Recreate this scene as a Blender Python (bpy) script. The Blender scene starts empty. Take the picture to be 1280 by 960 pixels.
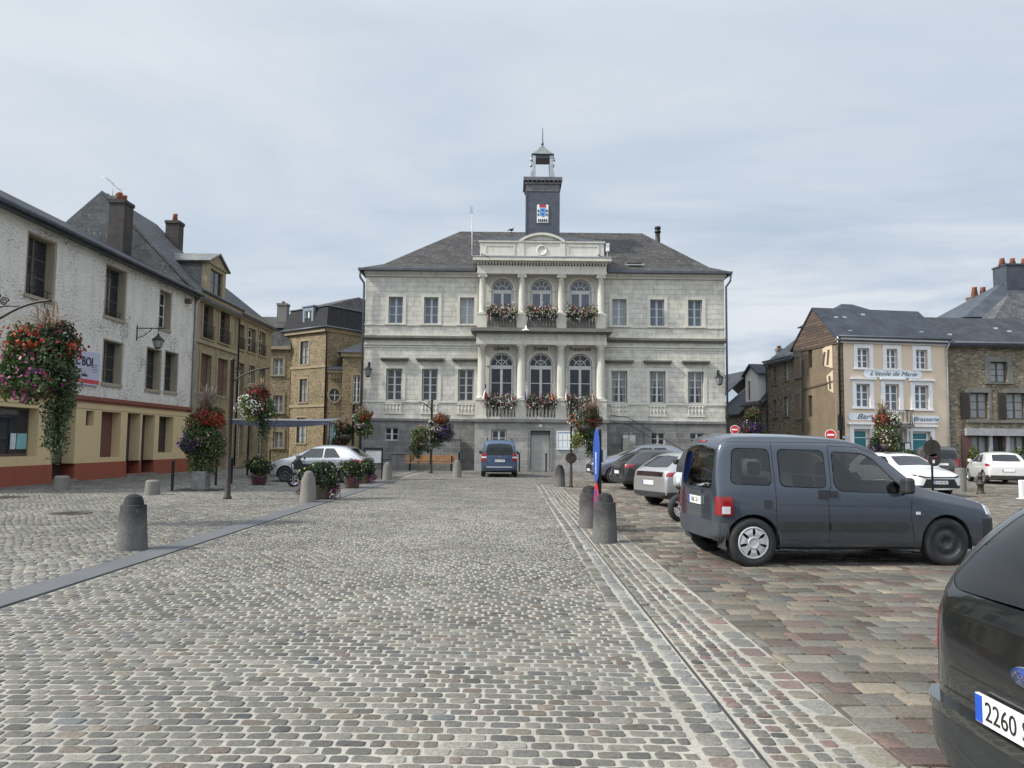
import bpy, bmesh, math, random
import numpy as np
from mathutils import Vector, Matrix
from mathutils.bvhtree import BVHTree
sc = bpy.context.scene
COL = sc.collection
rnd = random.Random(7)
rng = np.random.default_rng(11)
PI = math.pi
R_ = math.radians
# ------------------------------------------------------------ camera
F_PX, CAM_H = 962.0, 1.65
PITCH = math.atan((554 - 480) / F_PX)
CAMR = Matrix.Rotation(PI/2 + PITCH, 3, 'X') @ Matrix.Rotation(R_(0.6), 3, 'Z')
cam_d = bpy.data.cameras.new('camera')
cam_d.sensor_width = 36.0
cam_d.lens = 36.0 * F_PX / 1280
cam_d.clip_start = 0.05
cam_d.clip_end = 3000
cam = bpy.data.objects.new('camera', cam_d)
COL.objects.link(cam)
cam.matrix_world = Matrix.Translation((0, 0, CAM_H)) @ CAMR.to_4x4()
sc.camera = cam

def ray(px, py):
    return CAMR @ Vector(((px - 640) / F_PX, -(py - 480) / F_PX, -1))
def at(px, py, Y):                      # point of the plane y = Y seen at a pixel of the photo
    r = ray(px, py)
    return r * (Y / r.y) + Vector((0, 0, CAM_H))
def gr(px, py, z=0.0):                  # ground point
    r = ray(px, py)
    return r * ((z - CAM_H) / r.z) + Vector((0, 0, CAM_H))

class Frame:
    """vertical facade frame: u along the wall (to the viewer's right), local y into the building"""
    def __init__(s, x, y, deg=0):
        s.o = Vector((x, y, 0)); s.a = R_(deg)
        s.U = Vector((math.cos(s.a), math.sin(s.a), 0)); s.N = Vector((math.sin(s.a), -math.cos(s.a), 0))
    def on(s, px, py, w=0.0):
        r = ray(px, py); c = Vector((0, 0, CAM_H)); o = s.o + s.N * w
        t = (o - c).dot(s.N) / r.dot(s.N)
        p = c + r * t
        return (p - s.o).dot(s.U), p.z
    def u(s, px, w=0.0, py=500): return s.on(px, py, w)[0]
    def z(s, px, py, w=0.0): return s.on(px, py, w)[1]
    def world(s, u, y, z): return s.o + s.U * u - s.N * y + Vector((0, 0, z))

# ------------------------------------------------------------ objects
def setp(o, label=None, cat=None, group=None, kind=None):
    if label: o['label'] = label
    if cat: o['category'] = cat
    if group: o['group'] = group
    if kind: o['kind'] = kind
    return o
def empty(name, loc=(0, 0, 0), rz=0.0, label=None, cat=None, group=None, parent=None):
    o = bpy.data.objects.new(name, None); COL.objects.link(o)
    o.location = loc; o.rotation_euler = (0, 0, rz); o.empty_display_size = .2
    if parent: o.parent = parent
    return setp(o, label, cat, group)
def link(name, me, parent=None, label=None):
    o = bpy.data.objects.new(name, me); COL.objects.link(o)
    if parent is not None: o.parent = parent
    if label: o['label'] = label
    return o
def copy_tree(o, parent=None):
    c = o.copy(); COL.objects.link(c); c.parent = parent
    for ch in [k for k in bpy.data.objects if k.parent == o]:
        copy_tree(ch, c)
    return c

class MB:
    def __init__(s): s.v = []; s.f = []; s.m = []; s.sm = []
    def add(s, vs, fs, mi=0, smooth=False):
        b = len(s.v); s.v += [tuple(p) for p in vs]
        for f in fs: s.f.append([i + b for i in f]); s.m.append(mi); s.sm.append(smooth)
        return s
    def box(s, x0, x1, y0, y1, z0, z1, mi=0):
        vs = [(x, y, z) for z in (z0, z1) for y in (y0, y1) for x in (x0, x1)]
        return s.add(vs, [(0,2,3,1),(4,5,7,6),(0,1,5,4),(2,6,7,3),(0,4,6,2),(1,3,7,5)], mi)
    def cbox(s, c, d, rz=0, mi=0, ry=0):
        m = Matrix.Translation(c) @ Matrix.Rotation(rz, 4, 'Z') @ Matrix.Rotation(ry, 4, 'Y')
        vs = [m @ Vector((x*d[0]/2, y*d[1]/2, z*d[2]/2)) for z in (-1,1) for y in (-1,1) for x in (-1,1)]
        return s.add(vs, [(0,2,3,1),(4,5,7,6),(0,1,5,4),(2,6,7,3),(0,4,6,2),(1,3,7,5)], mi)
    def bevbox(s, x0, x1, y0, y1, z0, z1, b=.02, mi=0):
        bm = bmesh.new(); bmesh.ops.create_cube(bm, size=1)
        for v in bm.verts: v.co = ((x0+x1)/2 + v.co.x*(x1-x0), (y0+y1)/2 + v.co.y*(y1-y0), (z0+z1)/2 + v.co.z*(z1-z0))
        bmesh.ops.bevel(bm, geom=bm.edges[:], offset=b, segments=2, profile=.5, affect='EDGES')
        bm.verts.index_update()
        s.add([v.co[:] for v in bm.verts], [[v.index for v in f.verts] for f in bm.faces], mi, False)
        bm.free(); return s
    def extrude(s, poly, axis, a, b, mi=0, smooth=False):
        """poly of 2-D points in the plane normal to axis: x->(y,z), y->(x,z), z->(x,y)"""
        n = len(poly)
        def p3(q, t):
            return (t, q[0], q[1]) if axis == 'x' else (q[0], t, q[1]) if axis == 'y' else (q[0], q[1], t)
        vs = [p3(q, a) for q in poly] + [p3(q, b) for q in poly]
        s.add(vs, [list(range(n))[::-1], list(range(n, 2*n))], mi)
        b0 = len(s.v) - 2*n
        for i in range(n):
            j = (i+1) % n
            s.f.append([b0+i, b0+j, b0+n+j, b0+n+i]); s.m.append(mi); s.sm.append(smooth)
        return s
    def tube(s, pts, r, n=8, mi=0, cap=True):
        pts = [Vector(p) for p in pts]; rs = r if isinstance(r, (list, tuple)) else [r]*len(pts)
        rings = []; up = Vector((0, 0, 1))
        for i, p in enumerate(pts):
            d = (pts[min(i+1, len(pts)-1)] - pts[max(i-1, 0)]).normalized()
            ref = up if abs(d.z) < .9 else Vector((1, 0, 0))
            a = d.cross(ref).normalized(); b = d.cross(a)
            rings.append([p + (a*math.cos(2*PI*k/n) + b*math.sin(2*PI*k/n))*rs[i] for k in range(n)])
        vs = [q for rr in rings for q in rr]; fs = []
        for i in range(len(pts)-1):
            for k in range(n):
                fs.append((i*n+k, i*n+(k+1) % n, (i+1)*n+(k+1) % n, (i+1)*n+k))
        s.add(vs, fs, mi, True)
        if cap:
            b = len(s.v) - len(vs)
            s.f.append([b+k for k in range(n)][::-1]); s.m.append(mi); s.sm.append(False)
            s.f.append([b+(len(pts)-1)*n+k for k in range(n)]); s.m.append(mi); s.sm.append(False)
        return s
    def lathe(s, prof, c=(0, 0, 0), n=20, mi=0, axis='z', smooth=True, a0=0.0, a1=2*PI, cap=None):
        cap = (axis == 'z') if cap is None else cap
        full = abs(a1-a0-2*PI) < 1e-6; m = n if full else n+1; vs = []
        for r, h in prof:
            for k in range(m):
                a = a0 + (a1-a0)*k/n; x, y = r*math.cos(a), r*math.sin(a)
                p = (x, y, h) if axis == 'z' else (x, h, y) if axis == 'y' else (h, x, y)
                vs.append((p[0]+c[0], p[1]+c[1], p[2]+c[2]))
        fs = []
        for i in range(len(prof)-1):
            for k in range(n):
                k2 = (k+1) % m if full else k+1
                fs.append((i*m+k, i*m+k2, (i+1)*m+k2, (i+1)*m+k))
        s.add(vs, fs, mi, smooth)
        b = len(s.v) - len(vs)
        for i, rev in ((0, True), (len(prof)-1, False)):
            if cap and prof[i][0] > 1e-4 and full:
                q = [b+i*m+k for k in range(m)]
                s.f.append(q[::-1] if rev else q); s.m.append(mi); s.sm.append(False)
        return s
    def wall(s, u0, u1, z0, z1, y0, y1, holes=(), mi=0):
        """a wall slab with rectangular holes, front at y0, back at y1"""
        us = sorted({u0, u1} | {h[0] for h in holes} | {h[1] for h in holes})
        zs = sorted({z0, z1} | {h[2] for h in holes} | {h[3] for h in holes})
        us = [u for u in us if u0-1e-6 <= u <= u1+1e-6]; zs = [z for z in zs if z0-1e-6 <= z <= z1+1e-6]
        for a, b in zip(us, us[1:]):
            run = None
            for c, d in list(zip(zs, zs[1:])) + [(None, None)]:
                inside = c is None or any(h[0]-1e-6 <= a and b <= h[1]+1e-6 and h[2]-1e-6 <= c and d <= h[3]+1e-6 for h in holes)
                if not inside:
                    run = (run[0], d) if run else (c, d)
                elif run:
                    s.add([(a, y0, run[0]), (b, y0, run[0]), (b, y0, run[1]), (a, y0, run[1])], [(0,1,2,3)], mi)
                    s.add([(a, y1, run[0]), (b, y1, run[0]), (b, y1, run[1]), (a, y1, run[1])], [(3,2,1,0)], mi)
                    run = None
        for (a, b, c, d) in list(holes):
            s.add([(a,y0,c),(b,y0,c),(b,y0,d),(a,y0,d),(a,y1,c),(b,y1,c),(b,y1,d),(a,y1,d)],
                  [(0,4,5,1),(1,5,6,2),(2,6,7,3),(3,7,4,0)], mi)
        s.add([(u0,y0,z0),(u1,y0,z0),(u1,y0,z1),(u0,y0,z1),(u0,y1,z0),(u1,y1,z0),(u1,y1,z1),(u0,y1,z1)],
              [(0,1,5,4),(1,2,6,5),(2,3,7,6),(3,0,4,7)], mi)
        return s
    def build(s, name, mats, parent=None, label=None, recalc=True, sharp=None):
        me = bpy.data.meshes.new(name)
        me.from_pydata(s.v, [], s.f)
        for m in (mats if isinstance(mats, (list, tuple)) else [mats]): me.materials.append(m)
        me.polygons.foreach_set('material_index', s.m); me.polygons.foreach_set('use_smooth', s.sm)
        if recalc:
            bm = bmesh.new(); bm.from_mesh(me); bmesh.ops.recalc_face_normals(bm, faces=bm.faces[:]); bm.to_mesh(me); bm.free()
        if sharp: me.set_sharp_from_angle(angle=R_(sharp))
        me.update()
        return link(name, me, parent, label)

def arc(cx, cz, r, a0, a1, n):
    return [(cx + r*math.cos(R_(a0+(a1-a0)*i/n)), cz + r*math.sin(R_(a0+(a1-a0)*i/n))) for i in range(n+1)]

def fast_mesh(name, co, faces_idx, tint, mat, parent=None, smooth=False, label=None):
    """faces_idx: list of (n,k) int arrays; tint: (nverts,3) linear colours stored per point"""
    me = bpy.data.meshes.new(name)
    co = np.asarray(co, np.float32); me.vertices.add(len(co)); me.vertices.foreach_set('co', co.ravel())
    li = np.concatenate([f.ravel() for f in faces_idx]).astype(np.int32)
    lt = np.concatenate([np.full(len(f), f.shape[1]) for f in faces_idx]).astype(np.int32)
    ls = np.concatenate([[0], np.cumsum(lt)[:-1]]).astype(np.int32)
    me.loops.add(len(li)); me.loops.foreach_set('vertex_index', li)
    me.polygons.add(len(lt)); me.polygons.foreach_set('loop_start', ls); me.polygons.foreach_set('loop_total', lt)
    if smooth: me.polygons.foreach_set('use_smooth', np.ones(len(lt), bool))
    if tint is not None:
        at_ = me.color_attributes.new('tint', 'FLOAT_COLOR', 'POINT')
        c4 = np.ones((len(co), 4), np.float32); c4[:, :3] = tint
        at_.data.foreach_set('color', c4.ravel())
    for m in (mat if isinstance(mat, (list, tuple)) else [mat]): me.materials.append(m)
    me.update(calc_edges=True); me.validate()
    return link(name, me, parent, label)

# ------------------------------------------------------------ materials
class NT:
    def __init__(s, name):
        s.m = bpy.data.materials.new(name); s.m.use_nodes = True
        s.t = s.m.node_tree; s.t.nodes.clear()
        s.out = s.n('ShaderNodeOutputMaterial')
    def n(s, typ, props=None, **inp):
        nd = s.t.nodes.new(typ)
        for k, v in (props or {}).items(): setattr(nd, k, v)
        for k, v in inp.items():
            k = k.replace('_', ' ')
            key = int(k[1:]) if k[0] == 'i' and k[1:].isdigit() else k
            s.set(nd.inputs[key], v)
        return nd
    def set(s, sock, v):
        if isinstance(v, bpy.types.NodeSocket): s.t.links.new(v, sock)
        elif isinstance(v, bpy.types.Node): s.t.links.new(v.outputs[0], sock)
        else:
            if hasattr(sock, 'default_value'):
                if sock.type == 'RGBA' and len(v) == 3: v = (*v, 1)
                sock.default_value = v
    def obj(s): return s.n('ShaderNodeTexCoord').outputs['Object']
    def math(s, op, a, b=0.0, clamp=False): return s.n('ShaderNodeMath', {'operation': op, 'use_clamp': clamp}, i0=a, i1=b).outputs[0]
    def mix(s, f, a, b, blend='MIX'):
        nd = s.n('ShaderNodeMix', {'data_type': 'RGBA', 'blend_type': blend})
        s.set(nd.inputs[0], f); s.set(nd.inputs[6], a); s.set(nd.inputs[7], b)
        return nd.outputs[2]
    def noise(s, vec, scale, detail=4, rough=.55, dim=None):
        return s.n('ShaderNodeTexNoise', None, Vector=vec, Scale=scale, Detail=detail, Roughness=rough).outputs[0]
    def ramp(s, fac, stops):
        nd = s.n('ShaderNodeValToRGB', None, Fac=fac); cr = nd.color_ramp
        while len(cr.elements) < len(stops): cr.elements.new(.5)
        for e, (p, c) in zip(cr.elements, stops):
            e.position = p; e.color = (*c, 1) if isinstance(c, (tuple, list)) else (c, c, c, 1)
        return nd.outputs[0]
    def vmul(s, vec, v): return s.n('ShaderNodeVectorMath', {'operation': 'MULTIPLY'}, i0=vec, i1=v).outputs[0]
    def wallvec(s):
        sp = s.n('ShaderNodeSeparateXYZ', None, Vector=s.obj())
        return s.n('ShaderNodeCombineXYZ', None, X=s.math('ADD', sp.outputs[0], sp.outputs[1]), Y=sp.outputs[2]).outputs[0]
    def bump(s, h, strength=.4, dist=.02): return s.n('ShaderNodeBump', None, Strength=strength, Distance=dist, Height=h).outputs[0]
    def done(s, col, rough=.8, metal=0.0, normal=None, coat=0.0, spec=.5, emit=None, **k):
        p = s.n('ShaderNodeBsdfPrincipled', None, Base_Color=col, Roughness=rough, Metallic=metal)
        p.inputs['Specular IOR Level'].default_value = spec; p.inputs['Coat Weight'].default_value = coat
        p.inputs['Coat Roughness'].default_value = .04
        if normal is not None: s.t.links.new(normal, p.inputs['Normal'])
        s.t.links.new(p.outputs[0], s.out.inputs[0]); return s.m

def mk(c, f): return tuple(min(1, max(0, x*f)) for x in c)
def plain(name, c, rough=.6, metal=0.0, var=.15, scale=6, bump=0.0, bscale=60, coat=0.0, spec=.5):
    t = NT(name); o = t.obj()
    n = t.noise(o, scale, 5)
    col = t.mix(t.ramp(n, [(.3, 0.0), (.7, 1.0)]), mk(c, 1-var), mk(c, 1+var))
    nm = t.bump(t.noise(o, bscale, 3), bump, .01) if bump else None
    return t.done(col, rough, metal, nm, coat, spec)

def ashlar(name, c1, c2, mortar, bw=.8, bh=.33, dirt=.5, dirtc=(.06,.06,.055), ms=.008, stain=.45):
    t = NT(name); v = t.wallvec(); o = t.obj()
    wob = t.n('ShaderNodeVectorMath', {'operation': 'ADD'}, i0=v, i1=t.vmul(t.n('ShaderNodeTexNoise', None, Vector=o, Scale=3.0).outputs[1], (.02,.015,0))).outputs[0]
    br = t.n('ShaderNodeTexBrick', {'offset': .5, 'offset_frequency': 2, 'squash': .7, 'squash_frequency': 3}, Vector=wob, Color1=c1, Color2=c2, Mortar=mortar,
             Scale=1.0, Brick_Width=bw, Row_Height=bh, Mortar_Size=ms, Mortar_Smooth=.3)
    mott = t.ramp(t.noise(o, 2.2, 6, .65), [(.3, .72), (.72, 1.15)])
    col = t.mix(1.0, br.outputs[0], mott, 'MULTIPLY')
    fine = t.ramp(t.noise(o, 28, 4, .7), [(.3, .85), (.7, 1.1)])
    col = t.mix(1.0, col, fine, 'MULTIPLY')
    st = t.noise(t.vmul(o, (2.2, 2.2, .35)), 1.6, 6, .7)     # rain streaks with a shape of their own
    col = t.mix(t.math('MULTIPLY', t.ramp(st, [(1-stain, 0.0), (1-stain+.18, 1.0)]), dirt), col, dirtc)
    nm = t.bump(t.math('ADD', t.math('MULTIPLY', br.outputs[1], -1.0), t.math('MULTIPLY', t.noise(o, 30, 4), .35)), .5, .02)
    return t.done(col, .88, 0, nm, spec=.25)

def rubble(name, cols, mortar, scale=4.0, mw=.06, squash=1.9, wash=None, washamt=.5, bump=.7):
    t = NT(name); o = t.obj()
    ov = t.n('ShaderNodeVectorMath', {'operation': 'ADD'}, i0=t.vmul(o, (1, 1, squash)), i1=t.vmul(t.n('ShaderNodeTexNoise', None, Vector=o, Scale=5.0, Detail=3.0).outputs[1], (.16,.16,.2))).outputs[0]
    v1 = t.n('ShaderNodeTexVoronoi', {'feature': 'F1'}, Vector=ov, Scale=scale)
    v2 = t.n('ShaderNodeTexVoronoi', {'feature': 'DISTANCE_TO_EDGE'}, Vector=ov, Scale=scale)
    sp = t.n('ShaderNodeSeparateColor', None, Color=v1.outputs['Color'])
    k = len(cols); col = t.ramp(sp.outputs[0], [((i+.5)/k, c) for i, c in enumerate(cols)])
    col = t.mix(1.0, col, t.ramp(t.noise(o, 14, 5, .7), [(.3, .65), (.7, 1.25)]), 'MULTIPLY')
    edge = t.ramp(v2.outputs[0], [(mw*.4, 1.0), (mw, 0.0)])
    col = t.mix(edge, col, mortar)
    if wash is not None:
        wn = t.noise(t.vmul(o, (1, 1, 2.8)), 5.5, 7, .78)
        big = t.noise(o, .7, 3)
        wn = t.math('ADD', wn, t.math('MULTIPLY', t.math('SUBTRACT', big, .5), .42))
        wcol = t.mix(1.0, t.mix(t.noise(o, 1.3, 5), wash, mk(wash, .74)), t.ramp(t.noise(o, 16, 4, .7), [(.3, .8), (.7, 1.05)]), 'MULTIPLY')
        stk = t.ramp(t.noise(t.vmul(o, (1.8, 1.8, .22)), 1.3, 6, .7), [(.50, 0.0), (.72, .45)])     # rain streaks
        wcol = t.mix(stk, wcol, mk(wash, .42))
        col = t.mix(t.ramp(wn, [(washamt-.06, 0.0), (washamt+.03, 1.0)]), col, wcol)
    else:
        col = t.mix(1.0, col, t.ramp(t.noise(o, .9, 5, .6), [(.3, .75), (.7, 1.12)]), 'MULTIPLY')
    nm = t.bump(t.math('ADD', t.ramp(v2.outputs[0], [(0.0, 0.0), (.14, 1.0)]), t.math('MULTIPLY', t.noise(o, 24, 4), .5)), bump, .03)
    return t.done(col, .92, 0, nm, spec=.2)

def slate(name, c1, c2, lichen=(.35,.35,.31), la=.62, bw=.22, bh=.13, spec=.4):
    t = NT(name); v = t.wallvec(); o = t.obj()
    br = t.n('ShaderNodeTexBrick', {'offset': .5}, Vector=v, Color1=c1, Color2=c2, Mortar=mk(c1, .45), Scale=1.0, Brick_Width=bw, Row_Height=bh, Mortar_Size=.006, Mortar_Smooth=.2)
    col = t.mix(1.0, br.outputs[0], t.ramp(t.noise(o, 1.1, 6, .65), [(.3, .7), (.7, 1.3)]), 'MULTIPLY')
    ln = t.noise(o, 7.5, 6, .72)
    col = t.mix(t.ramp(ln, [(la, 0.0), (la+.05, 1.0)]), col, lichen)
    nm = t.bump(t.math('ADD', br.outputs[1], t.math('MULTIPLY', t.noise(o, 20, 3), .4)), .45, .015)
    return t.done(col, .62, 0, nm, spec=spec)

def render_mat(name, c, var=.12, dirt=.25):
    t = NT(name); o = t.obj()
    col = t.mix(t.noise(o, 1.2, 6, .65), mk(c, 1-var), mk(c, 1+var))
    st = t.noise(t.vmul(o, (2.5, 2.5, .4)), 1.3, 6, .7)
    col = t.mix(t.math('MULTIPLY', t.ramp(st, [(.52, 0.0), (.75, 1.0)]), dirt), col, mk(c, .45))
    return t.done(col, .9, 0, t.bump(t.noise(o, 70, 4), .25, .01), spec=.2)

def tinted(name, rough=.85, spec=.3, nscale=60, nvar=(.7, 1.2), bump=.3, trans=0.0):
    t = NT(name); a = t.n('ShaderNodeAttribute', {'attribute_name': 'tint'}); o = t.obj()
    col = t.mix(1.0, a.outputs['Color'], t.ramp(t.noise(o, nscale, 5, .65), [(.28, nvar[0]), (.72, nvar[1])]), 'MULTIPLY')
    nm = t.bump(t.noise(o, nscale*1.3, 4, .6), bump, .008) if bump else None
    m = t.done(col, rough, 0, nm, spec=spec)
    if trans:
        p = [n for n in t.t.nodes if n.type == 'BSDF_PRINCIPLED'][0]
        tr = t.n('ShaderNodeBsdfTranslucent', None, Color=col)
        ms = t.n('ShaderNodeMixShader', None, i0=trans); t.t.links.new(p.outputs[0], ms.inputs[1]); t.t.links.new(tr.outputs[0], ms.inputs[2])
        t.t.links.new(ms.outputs[0], t.out.inputs[0])
    return m

def glass(name, tint=(.02,.024,.028), see=.0, rough=.03, spec=.6):
    t = NT(name)
    if not see: return t.done(t.mix(t.noise(t.obj(), .9, 2), tint, mk(tint, 1.6)), rough, 0, t.bump(t.noise(t.obj(), 1.4, 1), .05, .02), spec=spec*.8)
    tr = t.n('ShaderNodeBsdfTransparent', None, Color=(see, see*1.03, see*1.02, 1)); gl = t.n('ShaderNodeBsdfGlossy', None, Color=(1,1,1,1), Roughness=rough)
    lw = t.n('ShaderNodeLayerWeight', None, Blend=.5)
    fr = t.math('MULTIPLY_ADD' if False else 'POWER', lw.outputs['Facing'], 4.0)
    ms = t.n('ShaderNodeMixShader', None, i0=t.math('ADD', t.math('MULTIPLY', fr, .8), .05)); t.t.links.new(tr.outputs[0], ms.inputs[1]); t.t.links.new(gl.outputs[0], ms.inputs[2])
    t.t.links.new(ms.outputs[0], t.out.inputs[0]); return t.m

def carpaint(name, c, metal=.35, rough=.32, dirt=.12):
    t = NT(name); o = t.obj()
    sp = t.n('ShaderNodeSeparateXYZ', None, Vector=o)
    d = t.math('MULTIPLY', t.ramp(t.noise(o, 3.5, 6, .7), [(.35, 0.0), (.75, 1.0)]), dirt)
    low = t.ramp(sp.outputs[2], [(.25, 1.0), (.75, 0.0)])
    d = t.math('ADD', d, t.math('MULTIPLY', t.math('MULTIPLY', low, t.noise(o, 6, 5, .7)), .25), True)
    col = t.mix(d, c, (.16,.15,.13))
    return t.done(col, t.math('ADD', rough, t.math('MULTIPLY', d, .5)), metal, None, 1.0, .5)

G = {}
G['lime'] = ashlar('limestone', (.60,.58,.515), (.535,.515,.455), (.29,.28,.24), .95, .30, .58, (.13,.125,.11), .009, .45)
G['bluelight'] = ashlar('pale_bluestone', (.37,.362,.34), (.26,.255,.24), (.42,.41,.385), .75, .34, .55, (.09,.088,.085), .012, .45)
G['slateweath'] = slate('weathered_slate', (.070,.074,.078), (.105,.108,.112), (.27,.27,.25), .60, .34, .2, .15)
G['slatepale'] = slate('pale_slate', (.058,.068,.084), (.068,.079,.096), (.2,.2,.21), .8, .22, .13, .25)
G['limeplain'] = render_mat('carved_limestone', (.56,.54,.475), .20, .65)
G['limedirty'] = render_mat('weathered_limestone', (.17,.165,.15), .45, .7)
G['blue'] = ashlar('bluestone', (.225,.22,.21), (.155,.152,.147), (.29,.285,.27), .75, .34, .5, (.06,.06,.06), .012, .45)
G['slate'] = slate('slate', (.034,.037,.045), (.052,.055,.064), (.13,.13,.12), .66, .22, .13, .2)
G['slateold'] = slate('old_slate', (.043,.041,.041), (.068,.064,.063), (.24,.23,.21), .59, .32, .2, .12)
G['slatenew'] = slate('smooth_slate', (.038,.044,.056), (.048,.055,.068), (.10,.11,.12), .80, .22, .13, .25)
G['slatelich'] = slate('lichened_slate', (.10,.105,.105), (.16,.16,.155), (.42,.41,.37), .60, .4, .25)
G['zinc'] = plain('zinc', (.085,.095,.11), .5, .5, .2, 2)
G['zinclight'] = plain('pale_zinc', (.36,.38,.40), .5, .3, .2, 2)
G['white'] = rubble('whitewashed_rubble', [(.16,.15,.13),(.10,.095,.085),(.22,.20,.17)], (.50,.49,.455), 4.2, .09, 2.2, (.82,.795,.73), .435, .5)
G['ochre'] = ashlar('ochre_stone', (.31,.255,.165), (.26,.21,.135), (.20,.165,.11), .6, .3, .5, (.10,.085,.06), .006, .45)
G['ochretrim'] = render_mat('ochre_trim', (.285,.24,.16), .22, .6)
G['ochrerub'] = rubble('ochre_rubble', [(.22,.175,.105),(.33,.265,.165),(.15,.12,.075),(.28,.225,.14)], (.30,.25,.17), 4.4, .08, 2.0)
G['greyrub'] = rubble('grey_rubble', [(.18,.15,.105),(.25,.21,.15),(.115,.095,.07),(.32,.285,.22)], (.22,.19,.145), 4.6, .07, 2.3)
G['daub'] = render_mat('brown_daub', (.165,.13,.09), .35, .6)
G['cream'] = render_mat('cream_render', (.64,.525,.40), .05, .15)
G['sand'] = render_mat('yellow_render', (.56,.44,.26), .06, .2)
G['redbase'] = render_mat('red_plinth', (.27,.085,.055), .14, .3)
G['redband'] = render_mat('red_band', (.20,.075,.055), .15, .35)
G['paintwhite'] = plain('white_paint', (.74,.74,.73), .5, 0, .05, 3)
G['framegrey'] = plain('grey_white_paint', (.50,.49,.47), .5, 0, .08, 3)
G['framewood'] = plain('weathered_wood_frame', (.085,.068,.055), .7, 0, .25, 5)
G['frameblue'] = plain('grey_blue_paint', (.42,.45,.47), .5, 0, .08, 3)
G['shutred'] = plain('brown_red_shutter', (.105,.052,.045), .7, 0, .2, 3)
G['shutdark'] = plain('dark_brown_shutter', (.040,.028,.024), .7, 0, .2, 3)
G['trimwhite'] = render_mat('white_trim', (.72,.72,.72), .06, .12)
G['panemid'] = glass('sky_toned_pane', (.085,.10,.125), rough=.05)  # reflected sky put into the blue-grey base colour
G['pane'] = glass('dark_pane', (.016,.019,.024))
G['paneclear'] = glass('clear_pane', see=.82)
G['paneteal'] = glass('curtained_pane', (.02,.13,.145), rough=.12)
G['panepale'] = glass('pale_pane', (.20,.215,.22), rough=.08)  # opaque pane with a pale grey base colour
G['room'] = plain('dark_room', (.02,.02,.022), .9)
G['curtain'] = plain('net_curtain', (.42,.42,.44), .9, 0, .1, 8)
G['blind'] = plain('white_blind', (.68,.68,.66), .8, 0, .05, 8)
G['iron'] = plain('black_iron', (.018,.018,.02), .5, .4, .3, 8)
G['rust'] = plain('brown_iron_post', (.040,.032,.028), .6, .3, .3, 8)
G['boards'] = None
G['brick'] = ashlar('old_brick', (.075,.062,.058), (.055,.047,.045), (.09,.085,.08), .22, .075, .5, (.03,.03,.03), .01, .5)
G['terracotta'] = plain('terracotta', (.30,.12,.07), .8, 0, .2, 6)
G['greyconcrete'] = plain('bollard_stone', (.17,.165,.155), .9, 0, .28, 5, .5, 50)
G['leaf'] = tinted('leaf', .55, .35, 3, (.75, 1.25), 0, .25)
G['petal'] = tinted('petal', .6, .3, 20, (.85, 1.1), 0, .3)
G['stone'] = tinted('paving_stone', .78, .35, 45, (.62, 1.3), .5)
G['rubber'] = plain('tyre_rubber', (.020,.020,.021), .85, 0, .25, 10)
G['blackplastic'] = plain('black_plastic', (.024,.024,.026), .55, 0, .15, 10)
G['greyplastic'] = plain('grey_plastic', (.055,.06,.068), .6, 0, .12, 10)
G['alloy'] = plain('silver_alloy', (.55,.56,.57), .32, .75, .08, 10)
G['steelrim'] = plain('black_steel_rim', (.045,.045,.047), .45, .3, .15, 10)
G['capsilver'] = plain('hubcap_silver', (.48,.485,.50), .4, .3, .08, 10)
G['redlens'] = plain('red_lens', (.22,.008,.010), .12, 0, .12, 20, coat=.5)
G['clearlens'] = plain('clear_lens', (.62,.64,.66), .1, .25, .12, 20, coat=.5)
G['smokelens'] = plain('smoked_lens', (.022,.012,.012), .1, 0, .12, 20, coat=.5)
G['platewhite'] = plain('plate_white', (.70,.70,.68), .4, 0, .03, 20)
G['plateblue'] = plain('plate_blue', (.012,.07,.42), .4, 0, .03, 20)
G['ink'] = plain('black_ink', (.012,.012,.013), .5)
G['chrome'] = plain('chrome', (.75,.75,.77), .12, .95, .03, 20)
G['carglass'] = glass('car_glass', see=.42, rough=.015)
G['carglassdark'] = glass('tinted_car_glass', (.012,.014,.016), rough=.02, spec=.7)
G['carglassclear'] = glass('clear_car_glass', see=.55, rough=.015)
G['cabin'] = plain('cabin_lining', (.035,.035,.038), .9)
G['seat'] = plain('seat_cloth', (.05,.05,.055), .95, 0, .2, 12)
G['signblue'] = plain('sign_blue', (.016,.075,.36), .35, 0, .04, 10)
G['signred'] = plain('sign_red', (.48,.02,.03), .35, 0, .04, 10)
G['signwhite'] = plain('sign_white', (.75,.75,.75), .4, 0, .03, 10)
G['flagblue'] = plain('flag_blue', (.02,.035,.16), .9, 0, .1, 10)
G['flagred'] = plain('flag_red', (.50,.03,.045), .9, 0, .1, 10)
G['flagyellow'] = plain('flag_yellow', (.62,.36,.05), .9, 0, .1, 10)
G['wood'] = plain('bench_wood', (.30,.145,.055), .6, 0, .25, 6)
t = NT('weatherboard'); v_ = t.wallvec()
b_ = t.n('ShaderNodeTexBrick', {'offset': .37}, Vector=v_, Color1=(.12,.088,.066), Color2=(.065,.05,.042), Mortar=(.02,.016,.014), Scale=1.0, Brick_Width=2.1, Row_Height=.17, Mortar_Size=.014)
G['boards'] = t.done(t.mix(1.0, b_.outputs[0], t.ramp(t.noise(t.vmul(t.obj(), (1,1,9)), 4, 5, .7), [(.3, .7), (.7, 1.5)]), 'MULTIPLY'), .85, 0, t.bump(b_.outputs[1], .4, .02), spec=.2)

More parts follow.
